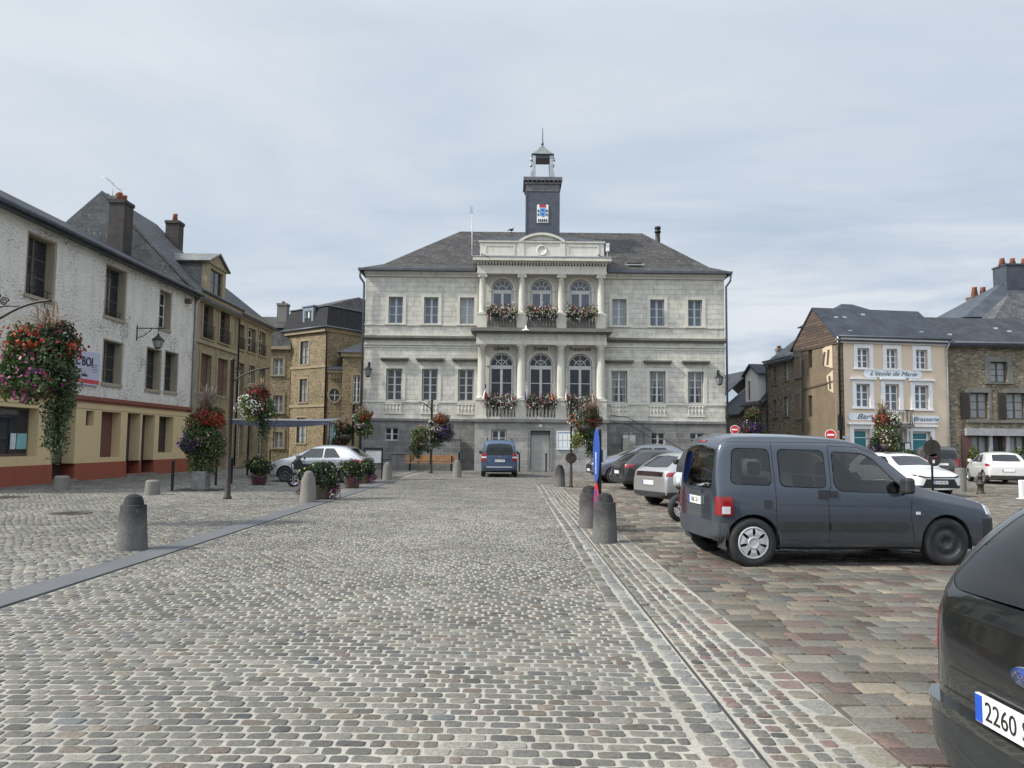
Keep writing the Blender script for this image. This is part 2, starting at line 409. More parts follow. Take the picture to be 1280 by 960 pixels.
# ------------------------------------------------------------ lettering
def text(parent, name, body, size, loc, rot=(PI/2, 0, 0), mat=None, depth=.008, shear=0.0, align='CENTER', sx=1.0, label=None, bold=0.0):
    cu = bpy.data.curves.new('lettering', 'FONT'); cu.body = body; cu.size = size; cu.extrude = depth; cu.shear = shear; cu.offset = bold
    cu.align_x = align; cu.align_y = 'CENTER'; cu.resolution_u = 3
    o = bpy.data.objects.new('lettering', cu); COL.objects.link(o)
    bpy.context.view_layer.update()
    me = bpy.data.meshes.new_from_object(o.evaluated_get(bpy.context.evaluated_depsgraph_get()))
    bpy.data.objects.remove(o); bpy.data.curves.remove(cu)
    me.name = name; me.materials.clear(); me.materials.append(mat or G['ink'])
    ob = link(name, me, parent, label)
    ob.location = loc; ob.rotation_euler = rot; ob.scale = (sx, 1, 1)
    return ob
# ============================================================ ground
def stones(cx, cy, w, h, hgt, tint, npt, skew=.12, power=3.0, inset=.84, base=-.004, midz=.82):
    """many rounded setts: outline ring, shoulder ring, top ring and a top face each"""
    n = len(cx)
    a = np.radians({8: [37,53,127,143,217,233,307,323], 10: [36,54,90,126,144,216,234,270,306,324], 12: [33,46,58,122,134,147,213,226,238,302,314,327]}[npt] if power < 8 else {8: [41,49,131,139,221,229,311,319], 10: [36,54,90,126,144,216,234,270,306,324], 12: [35,45,55,125,135,145,215,225,235,305,315,325]}[npt])
    ca, sa = np.cos(a), np.sin(a)
    rr = (np.abs(ca)**power + np.abs(sa)**power)**(-1/power)
    ox = (ca*rr)[None, :]*w[:, None]/2; oy = (sa*rr)[None, :]*h[:, None]/2
    j = 1 + rng.normal(0, skew*.5, (n, npt)).clip(-.2, .12)
    j = (j + np.roll(j, 1, 1))/2
    ox = ox*j; oy = oy*j
    rot = rng.normal(0, .014, n)[:, None]
    ox, oy = ox*np.cos(rot)-oy*np.sin(rot), ox*np.sin(rot)+oy*np.cos(rot)
    tilt = rng.normal(0, .018, (n, 2))
    rings = []
    for sc_, zf in ((1.0, None), (.5+.5*inset+.015, midz), (inset, 1.0)):
        x = cx[:, None]+ox*sc_; y = cy[:, None]+oy*sc_
        z = np.full_like(x, base) if zf is None else hgt[:, None]*zf + ox*tilt[:, :1] + oy*tilt[:, 1:]
        rings.append(np.stack([x, y, z], -1))
    co = np.stack(rings, 1).reshape(n*3*npt, 3)
    bi = (np.arange(n)*3*npt)[:, None, None]
    k = np.arange(npt); k2 = (k+1) % npt
    q = np.concatenate([np.stack([k+r*npt, k2+r*npt, k2+(r+1)*npt, k+(r+1)*npt], -1) for r in (0, 1)])
    quads = (q[None]+bi).reshape(-1, 4)
    top = (np.arange(2*npt, 3*npt)[None]+bi[:, 0]).reshape(-1, npt)
    return co, [quads, top], np.repeat(tint, 3*npt, 0)

def cull(cx, cy, near=2.6):
    return (cy > near) & (np.abs(cx) < cy*.80+2.0)

def merge(name, parts, mats, sheet):
    """stones and the joint sheet below them as one mesh"""
    cos, qs, tops, ts, off = [], {}, {}, [], 0
    faces = []
    for co, fl, ti in parts:
        cos.append(co); ts.append(ti)
        for f in fl: faces.append(f+off)
        off += len(co)
    nst = sum(len(f) for f in faces)
    sv = np.array(sheet[0], float); cos.append(sv); ts.append(np.full((len(sv), 3), .4))
    faces.append(np.array(sheet[1])+off)
    o = fast_mesh(name, np.concatenate(cos), faces, np.concatenate(ts), mats)
    me = o.data; mi = np.zeros(len(me.polygons), np.int32); mi[nst:] = 1
    me.polygons.foreach_set('material_index', mi)
    return setp(o, kind='structure')

def joint_mat(name, c, c2):
    t = NT(name); o = t.obj()
    col = t.mix(t.ramp(t.noise(o, .55, 5, .6), [(.35, 0.0), (.68, 1.0)]), c, c2)
    col = t.mix(1.0, col, t.ramp(t.noise(o, 26, 5, .7), [(.3, .72), (.7, 1.18)]), 'MULTIPLY')
    return t.done(col, .93, 0, t.bump(t.noise(o, 60, 4), .4, .01), spec=.2)
G['mortar'] = joint_mat('lime_mortar', (.385,.365,.315), (.23,.217,.188))
G['mortar2'] = joint_mat('pavement_mortar', (.44,.415,.36), (.31,.29,.25))
G['joint'] = joint_mat('sandy_joint', (.13,.112,.09), (.085,.074,.062))

def palette(n, cols, wts, var=.16):
    idx = rng.choice(len(cols), n, p=np.array(wts)/sum(wts))
    c = np.array(cols)[idx]*(1+rng.normal(0, var, (n, 1)).clip(-.4, .45))
    return np.clip(c, .01, .9)
ROADC = [mk(c_, .78) for c_ in [(.158,.150,.132), (.185,.175,.152), (.128,.124,.115), (.175,.15,.12), (.15,.145,.122), (.128,.134,.135), (.172,.138,.118), (.215,.203,.175)]]
ROADW = [6, 5, 4, 1.1, 2, .5, .7, 2]
PLAZC = [(.185,.165,.13), (.145,.142,.125), (.128,.094,.086), (.142,.100,.088), (.142,.14,.125), (.195,.172,.135), (.112,.112,.107), (.128,.113,.093)]
PLAZW = [3, 3, 2.0, 1.3, 2.0, 1.4, 1.0, 2.6]

def rows(x0, x1, y0, y1, px, py, jw=.26, bow=0.0, gap=.019, gaph=.019, hh=(.003, .0075), cols=ROADC, wts=ROADW, npt=12, near=2.6, power=4.6, inset=.90, skew=.15, lod=None):
    out = []
    ny = int((y1-y0)/py); bx, by, bw = [], [], []
    for r in range(ny):
        yc = y0+(r+.5)*py
        lim = yc*.8+2.0
        a, b = max(x0, -lim), min(x1, lim)
        if b-a < px: continue
        n = int((b-a)/px)+4
        i0 = math.floor(a/px)-1
        e = (i0+np.arange(n+1)+.5*(r % 2))*px+rng.normal(0, jw*.45*px, n+1).clip(-.3*px, .3*px)+.35*px*math.sin(r*.21+.7*math.sin(r*.083))
        e0, e1 = np.maximum(e[:-1], x0), np.minimum(e[1:], x1)
        keep = (e1-e0) > px*.30
        xs, ws = ((e0+e1)/2)[keep], (e1-e0)[keep]
        bx.append(xs); bw.append(ws)
        wav = .008*np.sin(xs*1.7+yc*.5)+.02*np.sin(xs*.45+1.3+yc*.3)+rng.normal(0, .0018, len(xs)) - bow*(np.clip(-xs, 0, 9)**2)
        by.append(yc+wav)
    cx = np.concatenate(bx); w = np.concatenate(bw); cy = np.concatenate(by)
    k = cull(cx, cy, near); cx, cy, w = cx[k], cy[k], w[k]
    n = len(cx)
    tint = palette(n, cols, wts)
    # broad patches where the paving is a little paler or darker from wear
    wear = 1+.14*np.sin(cx*.55+1.1*np.sin(cy*.31))*np.cos(cy*.22+.6*np.sin(cx*.4))
    tint *= wear[:, None]*(1+.16*np.sin(cx*1.9+2.2*np.sin(cy*1.1))*np.sin(cy*1.45+1.7*np.sin(cx*.8)))[:, None]
    h = np.full(n, py-gaph)*(1+rng.uniform(-.06, .04, n))
    hg = rng.uniform(*hh, n)
    ww = (w-gap)
    far = cy > (lod or 13)
    for sel, np_ in ((~far, npt), (far, 8)):
        if sel.any(): out.append(stones(cx[sel], cy[sel], ww[sel], h[sel], hg[sel], tint[sel], np_, skew, power, inset))
    return out

def sheet(x0, x1, y0, y1, z=0.0):
    return ([(x0,y0,z),(x1,y0,z),(x1,y1,z),(x0,y1,z)], [[0,1,2,3]])

# the wide ground far below and beyond everything
t = NT('distant_ground'); o_ = t.obj()
gm = t.done(t.mix(t.noise(o_, .4, 5), (.17,.16,.145), (.22,.21,.19)), .9, 0, t.bump(t.noise(o_, 30, 4), .3, .02), spec=.2)
setp(MB().add([(-1200,-1200,-.03),(1200,-1200,-.03),(1200,1200,-.03),(-1200,1200,-.03)], [(0,1,2,3)]).build('ground', gm), kind='structure')

KX0, KX1, MX0, MX1, PX1, YE = -5.36, -4.93, 1.02, 1.33, 2.06, 31.0
# carriageway: courses laid across the street
merge('road', rows(KX1+.02, MX0+.0, 2.0, 44.5, .150, .1035, bow=.0016), [G['stone'], G['mortar']], sheet(KX1, MX0, -14, 44.5))
# gutter strip: two columns, a dark channel, four columns of small setts and one of large ones
def column(x0, x1, y0, y1, py, jy=.3, gap=.017, cols=ROADC, wts=ROADW, gapx=.017, hh=(.004,.012)):
    ws = py*(1+rng.uniform(-jy, jy, int((y1-y0)/py)+2)); ys = y0+np.cumsum(ws)-ws/2
    k = ys < y1; ys, ws = ys[k], ws[k]; n = len(ys)
    cx = np.full(n, (x0+x1)/2)+rng.normal(0, .006, n)+.02*np.sin(ys*.5)
    k = cull(cx, ys); cx, ys, ws = cx[k], ys[k], ws[k]; n = len(ys)
    return stones(cx, ys, np.full(n, x1-x0-gapx)*(1+rng.uniform(-.1,.05,n)), ws-gap, rng.uniform(*hh, n), palette(n, cols, wts), 10, .12, 3.4)
pp = [column(MX0, MX0+.165, 2, YE, .15), column(MX0+.165, MX1-.005, 2, YE, .16, cols=[(.19,.185,.17),(.16,.158,.15),(.15,.15,.14)], wts=[2,2,1], gapx=.012)]
STR = PLAZC[:6]+ROADC[:4]
for i in range(4):
    x = MX1+.03+i*.118
    pp.append(column(x, x+.118, 2, YE, .10, gapx=.020, gap=.018, cols=STR, wts=[2,3,1,1,2,1,3,3,2,2]))
pp.append(column(MX1+.03+4*.118, PX1, 2, YE, .24, gap=.02, cols=PLAZC, wts=PLAZW, gapx=.03))
merge('gutter_pavement', pp, [G['stone'], G['mortar']], ([(MX0,-14,.001),(PX1,-14,.001),(PX1,YE,.001),(MX0,YE,.001)], [[0,1,2,3]]))
ch = MB().box(MX1+.003, MX1+.022, 2.0, YE, -.004, .006)
setp(ch.build('channel_pavement', plain('channel_dark', (.035,.035,.034), .8)), kind='structure')
# car park: larger riven setts in many colours
pk = rows(PX1+.0, 34, 2.0, 33.2, .27, .235, jw=.42, gap=.012, gaph=.012, hh=(.008, .021), cols=[tuple(k_*.88*(.88*v+.12*sum(c_)/3) for v, k_ in zip(c_, (1.05, 1.0, .93))) for c_ in PLAZC], wts=PLAZW, power=18, inset=.955, skew=.07, lod=18)
pk += rows(PX1+.02, 34, 33.3, 44.6, .22, .2, jw=.2, gap=.022, gaph=.022, cols=PLAZC+ROADC, wts=PLAZW+ROADW, power=5)
pk += rows(MX0, PX1, YE, 44.5, .2, .13, cols=ROADC, wts=ROADW)
merge('square_ground', pk, [G['stone'], G['joint']], ([(PX1,-14,0),(60,-14,0),(60,44.7,0),(PX1,44.7,0),(MX0,YE,0),(PX1,YE,0),(PX1,44.7,0),(MX0,44.7,0)], [[0,1,2,3],[4,5,6,7]]))
# left pavement
pl = rows(-17.1, KX0-.02, 3.0, 45, .145, .105, jw=.2, gap=.018, gaph=.016, cols=[mk(c, 1.2) for c in ROADC], wts=ROADW, bow=0.0, lod=9, hh=(.004,.012))
merge('pavement', pl, [G['stone'], G['mortar2']], ([(-17.3,-14,.0),(KX0,-14,.0),(KX0,45,.0),(-17.3,45,.0)], [[0,1,2,3]]))
# forecourt and side streets behind
fc = [column_ for column_ in rows(-14, 14, 44.6, 47.0, .22, .16, jw=.2, npt=8)]
merge('forecourt_pavement', fc, [G['stone'], G['joint']], sheet(-60, 60, 44.7, 130, -.006))
# flush kerb band of long bluestone slabs
kb = MB(); y = -6.0
while y < 34:
    l = rnd.uniform(.85, 1.25)
    kb.bevbox(KX0+.004, KX1-.004, y+.003, y+l-.003, -.06, .022+rnd.uniform(-.002,.002), .006)
    y += l
t = NT('kerb_bluestone'); o_ = t.obj()
km = t.done(t.mix(t.noise(o_, 1.3, 6, .65), (.078,.081,.087), (.125,.129,.135)), .7, 0, t.bump(t.noise(o_, 50, 4), .3, .008), spec=.35)
setp(kb.build('kerb', km), kind='structure')
# manhole covers on the left pavement
for i, (px, py, r, lab) in enumerate([(88, 642, .42, 'round iron manhole cover in the pale setts behind the near dark bollard'), (8, 622, .5, 'iron manhole cover at the far left of the pavement near the yellow house')]):
    p = gr(px, py)
    mh = MB().lathe([(r, .004), (r, .016), (r-.05, .018), (r-.06, .012), (.02, .012)], (0,0,0), 28)
    for k in range(-3, 4):
        mh.box(-.3*r, .3*r, k*.09-.015, k*.09+.015, .011, .017)
    o = setp(mh.build('manhole_cover', plain('iron_cover', (.05,.042,.036), .7, .3)), lab, 'manhole cover', 'manhole covers on the left pavement')
    o.location = (p.x, p.y, 0)
# ============================================================ building helpers
def window(P, u0, u1, z0, z1, y=.14, cols=2, rows=4, frame='framegrey', pane='pane', fw=.06, back=False, curtain=None, name='window', label=None, mw=.035, roff=None):
    fm = MB()
    fm.box(u0, u0+fw, y, y+.06, z0, z1); fm.box(u1-fw, u1, y, y+.06, z0, z1)
    fm.box(u0+fw, u1-fw, y, y+.06, z0, z0+fw); fm.box(u0+fw, u1-fw, y, y+.06, z1-fw, z1)
    for i in range(1, cols):
        c = u0+fw+(u1-u0-2*fw)*i/cols; k = mw*(1.7 if cols == 2 else 1)
        fm.box(c-k, c+k, y+.003, y+.058, z0+fw, z1-fw)
    us = [u0+fw+(u1-u0-2*fw)*i/cols for i in range(cols+1)]
    zr = roff or [i/rows for i in range(1, rows)]
    for q in zr:
        zc = z0+fw+(z1-z0-2*fw)*q
        for i in range(cols):
            a = us[i]+(mw*(1.7 if cols == 2 else 1) if i else 0); b = us[i+1]-(mw*(1.7 if cols == 2 else 1) if i < cols-1 else 0)
            fm.box(a, b, y+.012, y+.045, zc-mw*.6, zc+mw*.6)
    f = fm.build(name, G[frame], P, label)
    MB().box(u0+fw*.5, u1-fw*.5, y+.024, y+.034, z0+fw*.5, z1-fw*.5).build('pane', G[pane], f)
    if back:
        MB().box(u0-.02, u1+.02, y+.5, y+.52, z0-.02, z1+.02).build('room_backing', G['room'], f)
    if curtain == 'drapes':
        cm = MB()
        for s in (0, 1):
            e = u0+fw if s == 0 else u1-fw; d = 1 if s == 0 else -1; W = (u1-u0-2*fw)
            n = 10; vs = []
            for r in range(9):
                q = r/8; wid = W*(.17+.31*q**1.3)
                for i in range(n+1):
                    vs.append((e+d*wid*i/n, y+.13+.02*math.sin(i*1.1+s), z0+fw+(z1-z0-2*fw)*q))
            cm.add(vs, [(r*(n+1)+i, r*(n+1)+i+1, (r+1)*(n+1)+i+1, (r+1)*(n+1)+i) for r in range(8) for i in range(n)], 0, True)
        cm.build('curtain', G['curtain'], f, recalc=False)
    elif curtain:
        lo, hi = curtain; n = 24
        vs = [(u0+fw+(u1-u0-2*fw)*i/n, y+.12+.015*math.sin(i*1.7), z0+(z1-z0)*q) for q in (lo, hi) for i in range(n+1)]
        MB().add(vs, [(i, i+1, n+2+i, n+1+i) for i in range(n)], 0, True).build('curtain', G['blind'], f, recalc=False)
    return f

def surround(mb, u0, u1, z0, z1, w=.14, proud=.035, sill=True, y=0.0):
    """flat stone frame standing a little proud of the wall"""
    mb.box(u0-w, u0, y-proud, y+.02, z0, z1); mb.box(u1, u1+w, y-proud, y+.02, z0, z1)
    mb.box(u0-w, u1+w, y-proud-.002, y+.02, z1, z1+w)
    if sill: mb.box(u0-w-.03, u1+w+.03, y-proud-.05, y+.02, z0-.09, z0)

def gable_roof(mb, u0, u1, d0, d1, ze, zr, over=.25, th=.14, uover=.1, dm=None, mi=0):
    dm = (d0+d1)/2 if dm is None else dm
    sl = (zr-ze)/(dm-d0); sr = (zr-ze)/(d1-dm)
    poly = [(d0-over, ze-over*sl), (dm, zr), (d1+over, ze-over*sr), (d1+over, ze-over*sr-th), (dm, zr-th), (d0-over, ze-over*sl-th)]
    mb.extrude(poly, 'x', u0-uover, u1+uover, mi)

def hip_roof(mb, u0, u1, d0, d1, ze, zr, ru0, ru1, dm=None, mi=0, flare=0.0):
    dm = (d0+d1)/2 if dm is None else dm
    if flare:
        k = .22
        def L(a, b): return a+(b-a)*k
        zm = ze+(zr-ze)*k*(1-flare)
        vs = [(u0,d0,ze),(u1,d0,ze),(u1,d1,ze),(u0,d1,ze),
              (L(u0,ru0),L(d0,dm),zm),(L(u1,ru1),L(d0,dm),zm),(L(u1,ru1),L(d1,dm),zm),(L(u0,ru0),L(d1,dm),zm),(ru0,dm,zr),(ru1,dm,zr)]
        fs = [(0,1,5,4),(1,2,6,5),(2,3,7,6),(3,0,4,7),(4,5,9,8),(5,6,9),(6,7,8,9),(7,4,8),(3,2,1,0)]
    else:
        vs = [(u0,d0,ze),(u1,d0,ze),(u1,d1,ze),(u0,d1,ze),(ru0,dm,zr),(ru1,dm,zr)]
        fs = [(0,1,5,4),(1,2,5),(2,3,4,5),(3,0,4),(3,2,1,0)]
    mb.add(vs, fs, mi)

def chimney(P, u, y, z0, z1, w, d, mat, pots=2, pot=.42, name='chimney'):
    mb = MB().box(u-w/2, u+w/2, y-d/2, y+d/2, z0, z1-.18)
    mb.box(u-w/2-.05, u+w/2+.05, y-d/2-.05, y+d/2+.05, z1-.18, z1)
    c = mb.build(name, G[mat], P)
    for i in range(pots):
        x = u+(i-(pots-1)/2)*w*.5 if w >= d else u; yy = y if w >= d else y+(i-(pots-1)/2)*d*.5
        MB().lathe([(.17,z1),(.13,z1+pot*.8),(.15,z1+pot*.84),(.15,z1+pot),(.11,z1+pot),(.10,z1+pot*.6)], (x,yy,0), 12).build('chimney_pot', G['terracotta'], c)
    return c

def baluster_prof(h, r):
    return [(r*.75,0),(r*.75,h*.08),(r*.45,h*.14),(r*.9,h*.38),(r,h*.45),(r*.5,h*.75),(r*.42,h*.84),(r*.75,h*.9),(r*.75,h)]

# ============================================================ town hall
HX, HY = 1.75, 47.0
hallF = Frame(HX, HY, 0)
hall = empty('town_hall', (HX, HY, 0), 0, 'pale limestone town hall with columned portico, hipped slate roof and open topped turret', 'town hall')
UL, UR, DEP = -10.85, 11.3, 13.0
lw = [-8.97, -6.78, -4.57]; rw = [4.82, 7.16, 9.5]
PB = 3.95                                      # portico half width
W0, W1 = (4.13, 6.07), (8.83, 10.47)
holes = []
for c in lw+rw:
    holes += [(c-.49, c+.49, *W0), (c-.44, c+.44, *W1)]
wall = MB()
wall.wall(UL, UR, 3.06, 12.0, 0, .45, holes)
wall.box(UL, UL+.45, .45, DEP, 3.06, 12.0); wall.box(UR-.45, UR, .45, DEP, 3.06, 12.0); wall.box(UL+.45, UR-.45, DEP-.45, DEP, 3.06, 12.0)
wall.build('wall', G['lime'], hall)
bl = MB()
bw = [(-9.45, -8.62, 1.72, 2.5), (6.72, 7.58, 1.62, 2.36), (9.1, 9.95, 1.62, 2.36)]
bl.wall(UL-.12, UR+.12, 0, 2.9, -.10, .45, bw)
bl.box(UL-.12, UL+.45, .45, DEP+.1, 0, 2.9); bl.box(UR-.45, UR+.12, .45, DEP+.1, 0, 2.9)
bl.box(UL-.18, UR+.18, -.17, .4, 2.9, 3.057)
bl.box(UL-.16, -PB-.01, -.16, -.10, 0, .55); bl.box(PB+.01, UR+.16, -.16, -.10, 0, .55)
bl.build('basement', G['blue'], hall)
for (a, b, c, d) in bw:
    window(hall, a, b, c, d, .02, 2, 2, 'framegrey', 'pane')
# string courses and sill bands
for (a, b) in ((UL-.04, -PB+.1), (PB-.1, UR+.04)):
    st = MB(); sd = MB()
    st.box(a, b, -.05, .02, 4.02, 4.12); st.box(a, b, -.04, .02, 7.36, 7.44); st.box(a, b, -.07, .02, 7.50, 7.58)
    st.box(a-.02, b+.02, -.05, .02, 8.06, 8.16); st.box(a, b, -.045, .02, 8.70, 8.78)
    sd.box(a-.10, b+.06, -.24, .02, 7.92, 8.06); sd.box(a-.05, b+.03, -.13, .02, 7.82, 7.92)
    st.box(a, b, -.10, .02, 11.72, 11.86); st.box(a-.05, b+.05, -.2, .02, 11.86, 12.02)
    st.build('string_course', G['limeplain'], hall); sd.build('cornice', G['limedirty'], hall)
for i, c in enumerate(lw+rw):
    s0 = MB(); surround(s0, c-.49, c+.49, W0[0], W0[1], .19, .04, False); s0.build('window_surround', G['limeplain'], hall)
    s0 = MB(); surround(s0, c-.44, c+.44, W1[0], W1[1], .19, .04, True); s0.build('window_surround', G['limeplain'], hall)
    k = MB().box(c-.86, c+.86, -.30, .02, 6.62, 6.71); k.box(c-.80, c+.80, -.2, .02, 6.53, 6.62)
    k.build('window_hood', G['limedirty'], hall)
    left = i < 3
    window(hall, c-.46, c+.46, W0[0]+.02, W0[1], .2, 2, 4, 'framegrey', 'paneclear', .06, True, None if left else 'drapes')
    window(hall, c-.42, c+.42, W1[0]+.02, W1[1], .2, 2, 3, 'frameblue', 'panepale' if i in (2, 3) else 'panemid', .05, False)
    bm_ = MB()
    for k in range(5): bm_.lathe(baluster_prof(.5, .085), (c-.42+k*.21, -.0, 3.42), 10)
    bm_.box(c-.55, c+.55, -.055, .06, 3.92, 4.0); bm_.box(c-.55, c+.55, -.055, .06, 3.32, 3.42)
    bm_.build('balustrade', G['limeplain'], hall)
    MB().box(c-.53, c+.53, .003, .012, 3.42, 3.92).build('balustrade_recess', plain('shaded_recess_stone', (.045,.043,.04), .9), hall)  # dark panel stands in for the shade between the balusters
# portico -------------------------------------------------------
PY = -1.0
pb = MB()
pw = [(-2.95, -2.05, 1.45, 2.42), (2.02, 2.75, 1.45, 2.42), (-.62, .55, 0.02, 2.38)]
pb.wall(-PB, PB, 0, 2.88, PY, -.10, pw)
pb.build('portico_basement', G['bluelight'], hall)
pm = MB(); pm.box(-PB-.12, PB+.12, PY-.16, .02, 2.88, 2.97); pm.box(-PB-.06, PB+.06, PY-.08, .02, 2.97, 3.06)
for (a, b, c, d) in pw[:2]: window(hall, a+.03, b-.03, c+.03, d-.03, PY+.12, 2, 2, 'framegrey', 'pane')
surround(pm, -.62, .55, 0.0, 2.38, .16, .05, False, PY)
pm.build('base_cornice', G['blue'], hall)
sh = MB(); z = .06
while z < 2.02:
    sh.bevbox(-.6, .53, PY+.14, PY+.175, z, z+.086, .012); z += .09
sh.box(-.62, .55, PY+.1, PY+.2, 2.04, 2.10)
dr = sh.build('roller_shutter', plain('shutter_grey', (.34,.34,.32), .5, .3, .08, 3), hall)
MB().box(-.60, .53, PY+.12, PY+.2, 2.11, 2.36).build('door_lintel_board', plain('lintel_dark', (.11,.105,.10), .8, 0, .3, 9), hall)
MB().box(-.12, .08, PY-.03, PY-.01, 2.62, 2.74).build('number_plate', G['signwhite'], hall)
MB().box(-.7, .62, PY-.35, PY+.1, .0, .08).build('door_step', G['blue'], hall)
bays = [-2.4, 0.0, 2.4]; cols_u = [-3.6, -1.2, 1.2, 3.6]
def arched_wall(mb, z0, z1, hw, zb, zs, y0, y1, half):
    hs = [(c-hw, c+hw, zb, zs+hw) for c in bays]
    mb.wall(-half, half, z0, z1, y0, y1, hs)
    for c in bays:
        for sgn in (-1, 1):
            a = arc(c, zs, hw, 90, 0 if sgn > 0 else 180, 10)
            mb.extrude(a+[(c+sgn*hw, zs+hw)], 'y', y0+.001, y1-.001)
def arch_trim(mb, c, hw, zb, zs, y, w=.16, proud=.05):
    o_, i_ = arc(c, zs, hw+w, 0, 180, 18), arc(c, zs, hw, 0, 180, 18)
    mb.extrude(o_+i_[::-1], 'y', y-proud, y+.01)
    for s in (-1, 1):
        a, b = sorted((c+s*hw, c+s*(hw+w)))
        mb.box(a, b, y-proud+.004, y+.01, zb, zs-.08); mb.box(a-.03, b+.03, y-proud-.03, y+.01, zs-.08, zs+.02)
def arch_window(c, hw, zb, zs, y, mat, inner, rail, pane='pane'):
    fm = MB(); fw = .07; hw -= .02
    fm.extrude(arc(c, zs, hw, 0, 180, 20)+arc(c, zs, hw-fw, 180, 0, 20), 'y', y, y+.06)
    for s in (-1, 1):
        a, b = sorted((c+s*hw, c+s*(hw-fw))); fm.box(a, b, y+.001, y+.059, zb, zs)
    fm.box(c-hw+fw, c+hw-fw, y+.002, y+.058, zs-.22, zs)                    # impost rail
    fm.box(c-.075, c+.075, y+.004, y+.056, zb, zs-.22)
    for s in (-1, 1):
        for zz in rail:
            a, b = sorted((c+s*.075, c+s*(hw-fw))); fm.box(a, b, y+.012, y+.05, zz-.022, zz+.022)
        a, b = sorted((c+s*(hw-fw), c+s*(hw-fw-.045))); fm.box(a, b, y+.01, y+.052, zb, zs-.22)
    fm.extrude(arc(c, zs, inner+.022, 0, 180, 14)+arc(c, zs, inner-.022, 180, 0, 14), 'y', y+.012, y+.05)
    for a in (36, 72, 108, 144) if inner < .3 else (45, 90, 135):
        ca, sa = math.cos(R_(a)), math.sin(R_(a)); r0, r1 = (inner+.02 if inner < .3 else .05), hw-fw+.01
        n = Vector((-sa, 0, ca))*.02
        p = [(c+ca*r0-n.x, zs+sa*r0-n.z), (c+ca*r1-n.x, zs+sa*r1-n.z), (c+ca*r1+n.x, zs+sa*r1+n.z), (c+ca*r0+n.x, zs+sa*r0+n.z)]
        fm.extrude(p, 'y', y+.016, y+.046)
    f = fm.build('arched_window', G['framegrey'], hall)
    MB().extrude([(c-hw+.03, zb), (c+hw-.03, zb)]+arc(c, zs, hw-.03, 0, 180, 18), 'y', y+.026, y+.034).build('pane', G[pane], f)
aw = MB(); YW = -.25
arched_wall(aw, 3.06, 7.56, .74, 3.40, 6.32, YW, .2, PB-.1)
arched_wall(aw, 8.2, 11.86, .67, 9.0, 10.93, YW, .2, PB-.1)
aw.box(-PB+.02, PB-.02, PY+.1, .05, 3.06, 3.10)
aw.build('portico_wall', G['limeplain'], hall)
for c in bays:
    for hw, zb, zs in ((.74, 3.4, 6.32), (.67, 9.0, 10.93)):
        at_ = MB(); arch_trim(at_, c, hw, zb, zs, YW); at_.build('arch_moulding', G['limeplain'], hall)
for c in bays:
    arch_window(c, .74, 3.42, 6.32, YW+.12, 'framegrey', .27+.06, (4.4, 5.25))
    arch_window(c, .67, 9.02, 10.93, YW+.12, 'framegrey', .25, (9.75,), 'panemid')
CY = -.66
for u in cols_u:
    p = MB().box(u-.33, u+.33, CY-.30, CY+.30, 3.06, 4.16); p.box(u-.37, u+.37, CY-.34, CY+.34, 4.16, 4.26); p.box(u-.36, u+.36, CY-.33, CY+.33, 3.06, 3.2)
    p.build('pedestal', G['limeplain'], hall)
    c1 = MB().lathe([(.30,4.26),(.30,4.34),(.26,4.38),(.25,4.44),(.245,5.4),(.235,6.4),(.21,7.22),(.24,7.24),(.22,7.30),(.30,7.40),(.30,7.42)], (u,CY,0), 20)
    c1.box(u-.31, u+.31, CY-.31, CY+.31, 7.42, 7.50); c1.build('column', G['limeplain'], hall)
    c2 = MB().lathe([(.25,9.40),(.25,9.46),(.21,9.50),(.20,9.56),(.195,10.6),(.17,11.58),(.19,11.6)], (u,CY,0), 18)
    c2.box(u-.24, u+.24, CY-.22, CY+.22, 11.70, 11.78)
    for s in (-1, 1): c2.lathe([(.085,-.2),(.10,-.1),(.085,0),(.10,.1),(.085,.2)], (u+s*.2,CY,11.66), 12, axis='y', cap=True)
    c2.box(u-.2, u+.2, CY-.19, CY+.19, 11.6, 11.70)
    c2.build('ionic_column', G['limeplain'], hall)
    p = MB().box(u-.29, u+.29, CY-.29, CY+.24, 8.46, 9.28); p.box(u-.31, u+.31, CY-.31, CY+.26, 9.28, 9.40); p.build('pedestal', G['limeplain'], hall)
e1 = MB()
e1.box(-PB, PB, PY, .1, 7.50, 7.68); e1.box(-PB+.03, PB-.03, PY+.04, .1, 7.68, 8.14)
e1.build('entablature', G['limeplain'], hall)
fr = MB()
for k in range(17):
    u = -3.68+k*.46; fr.lathe([(.12,PY+.045),(.12,PY+.01),(.09,PY),(.075,PY+.03),(.03,PY+.02),(.0,PY+.015)], (u,0,7.91), 14, axis='y')
fr.build('frieze_medallions', G['limeplain'], hall)
cd = MB(); cd.box(-PB-.12, PB+.12, PY-.16, .05, 8.14, 8.24); cd.box(-PB-.3, PB+.3, PY-.36, .05, 8.24, 8.40); cd.box(-PB-.2, PB+.2, PY-.26, .05, 8.40, 8.46)
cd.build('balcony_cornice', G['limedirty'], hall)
def balus(a, b, z0, z1, y, n, mat='limeplain', r=.085):
    mb = MB(); 
    for k in range(n): mb.lathe(baluster_prof(z1-z0-.2, r), (a+(b-a)*(k+.5)/n, y, z0+.1), 10)
    mb.box(a, b, y-.11, y+.11, z1-.1, z1); mb.box(a, b, y-.11, y+.11, z0, z0+.1)
    return mb.build('balustrade', G[mat], hall)
for c in bays:
    balus(c-.86, c+.86, 3.08, 4.02, CY-.12, 8); balus(c-.89, c+.89, 8.47, 9.32, CY-.16, 9, 'limedirty')
e2 = MB(); e2.box(-PB, PB, PY+.1, .1, 11.78, 11.92); e2.box(-PB+.02, PB-.02, PY+.13, .1, 11.92, 12.3)
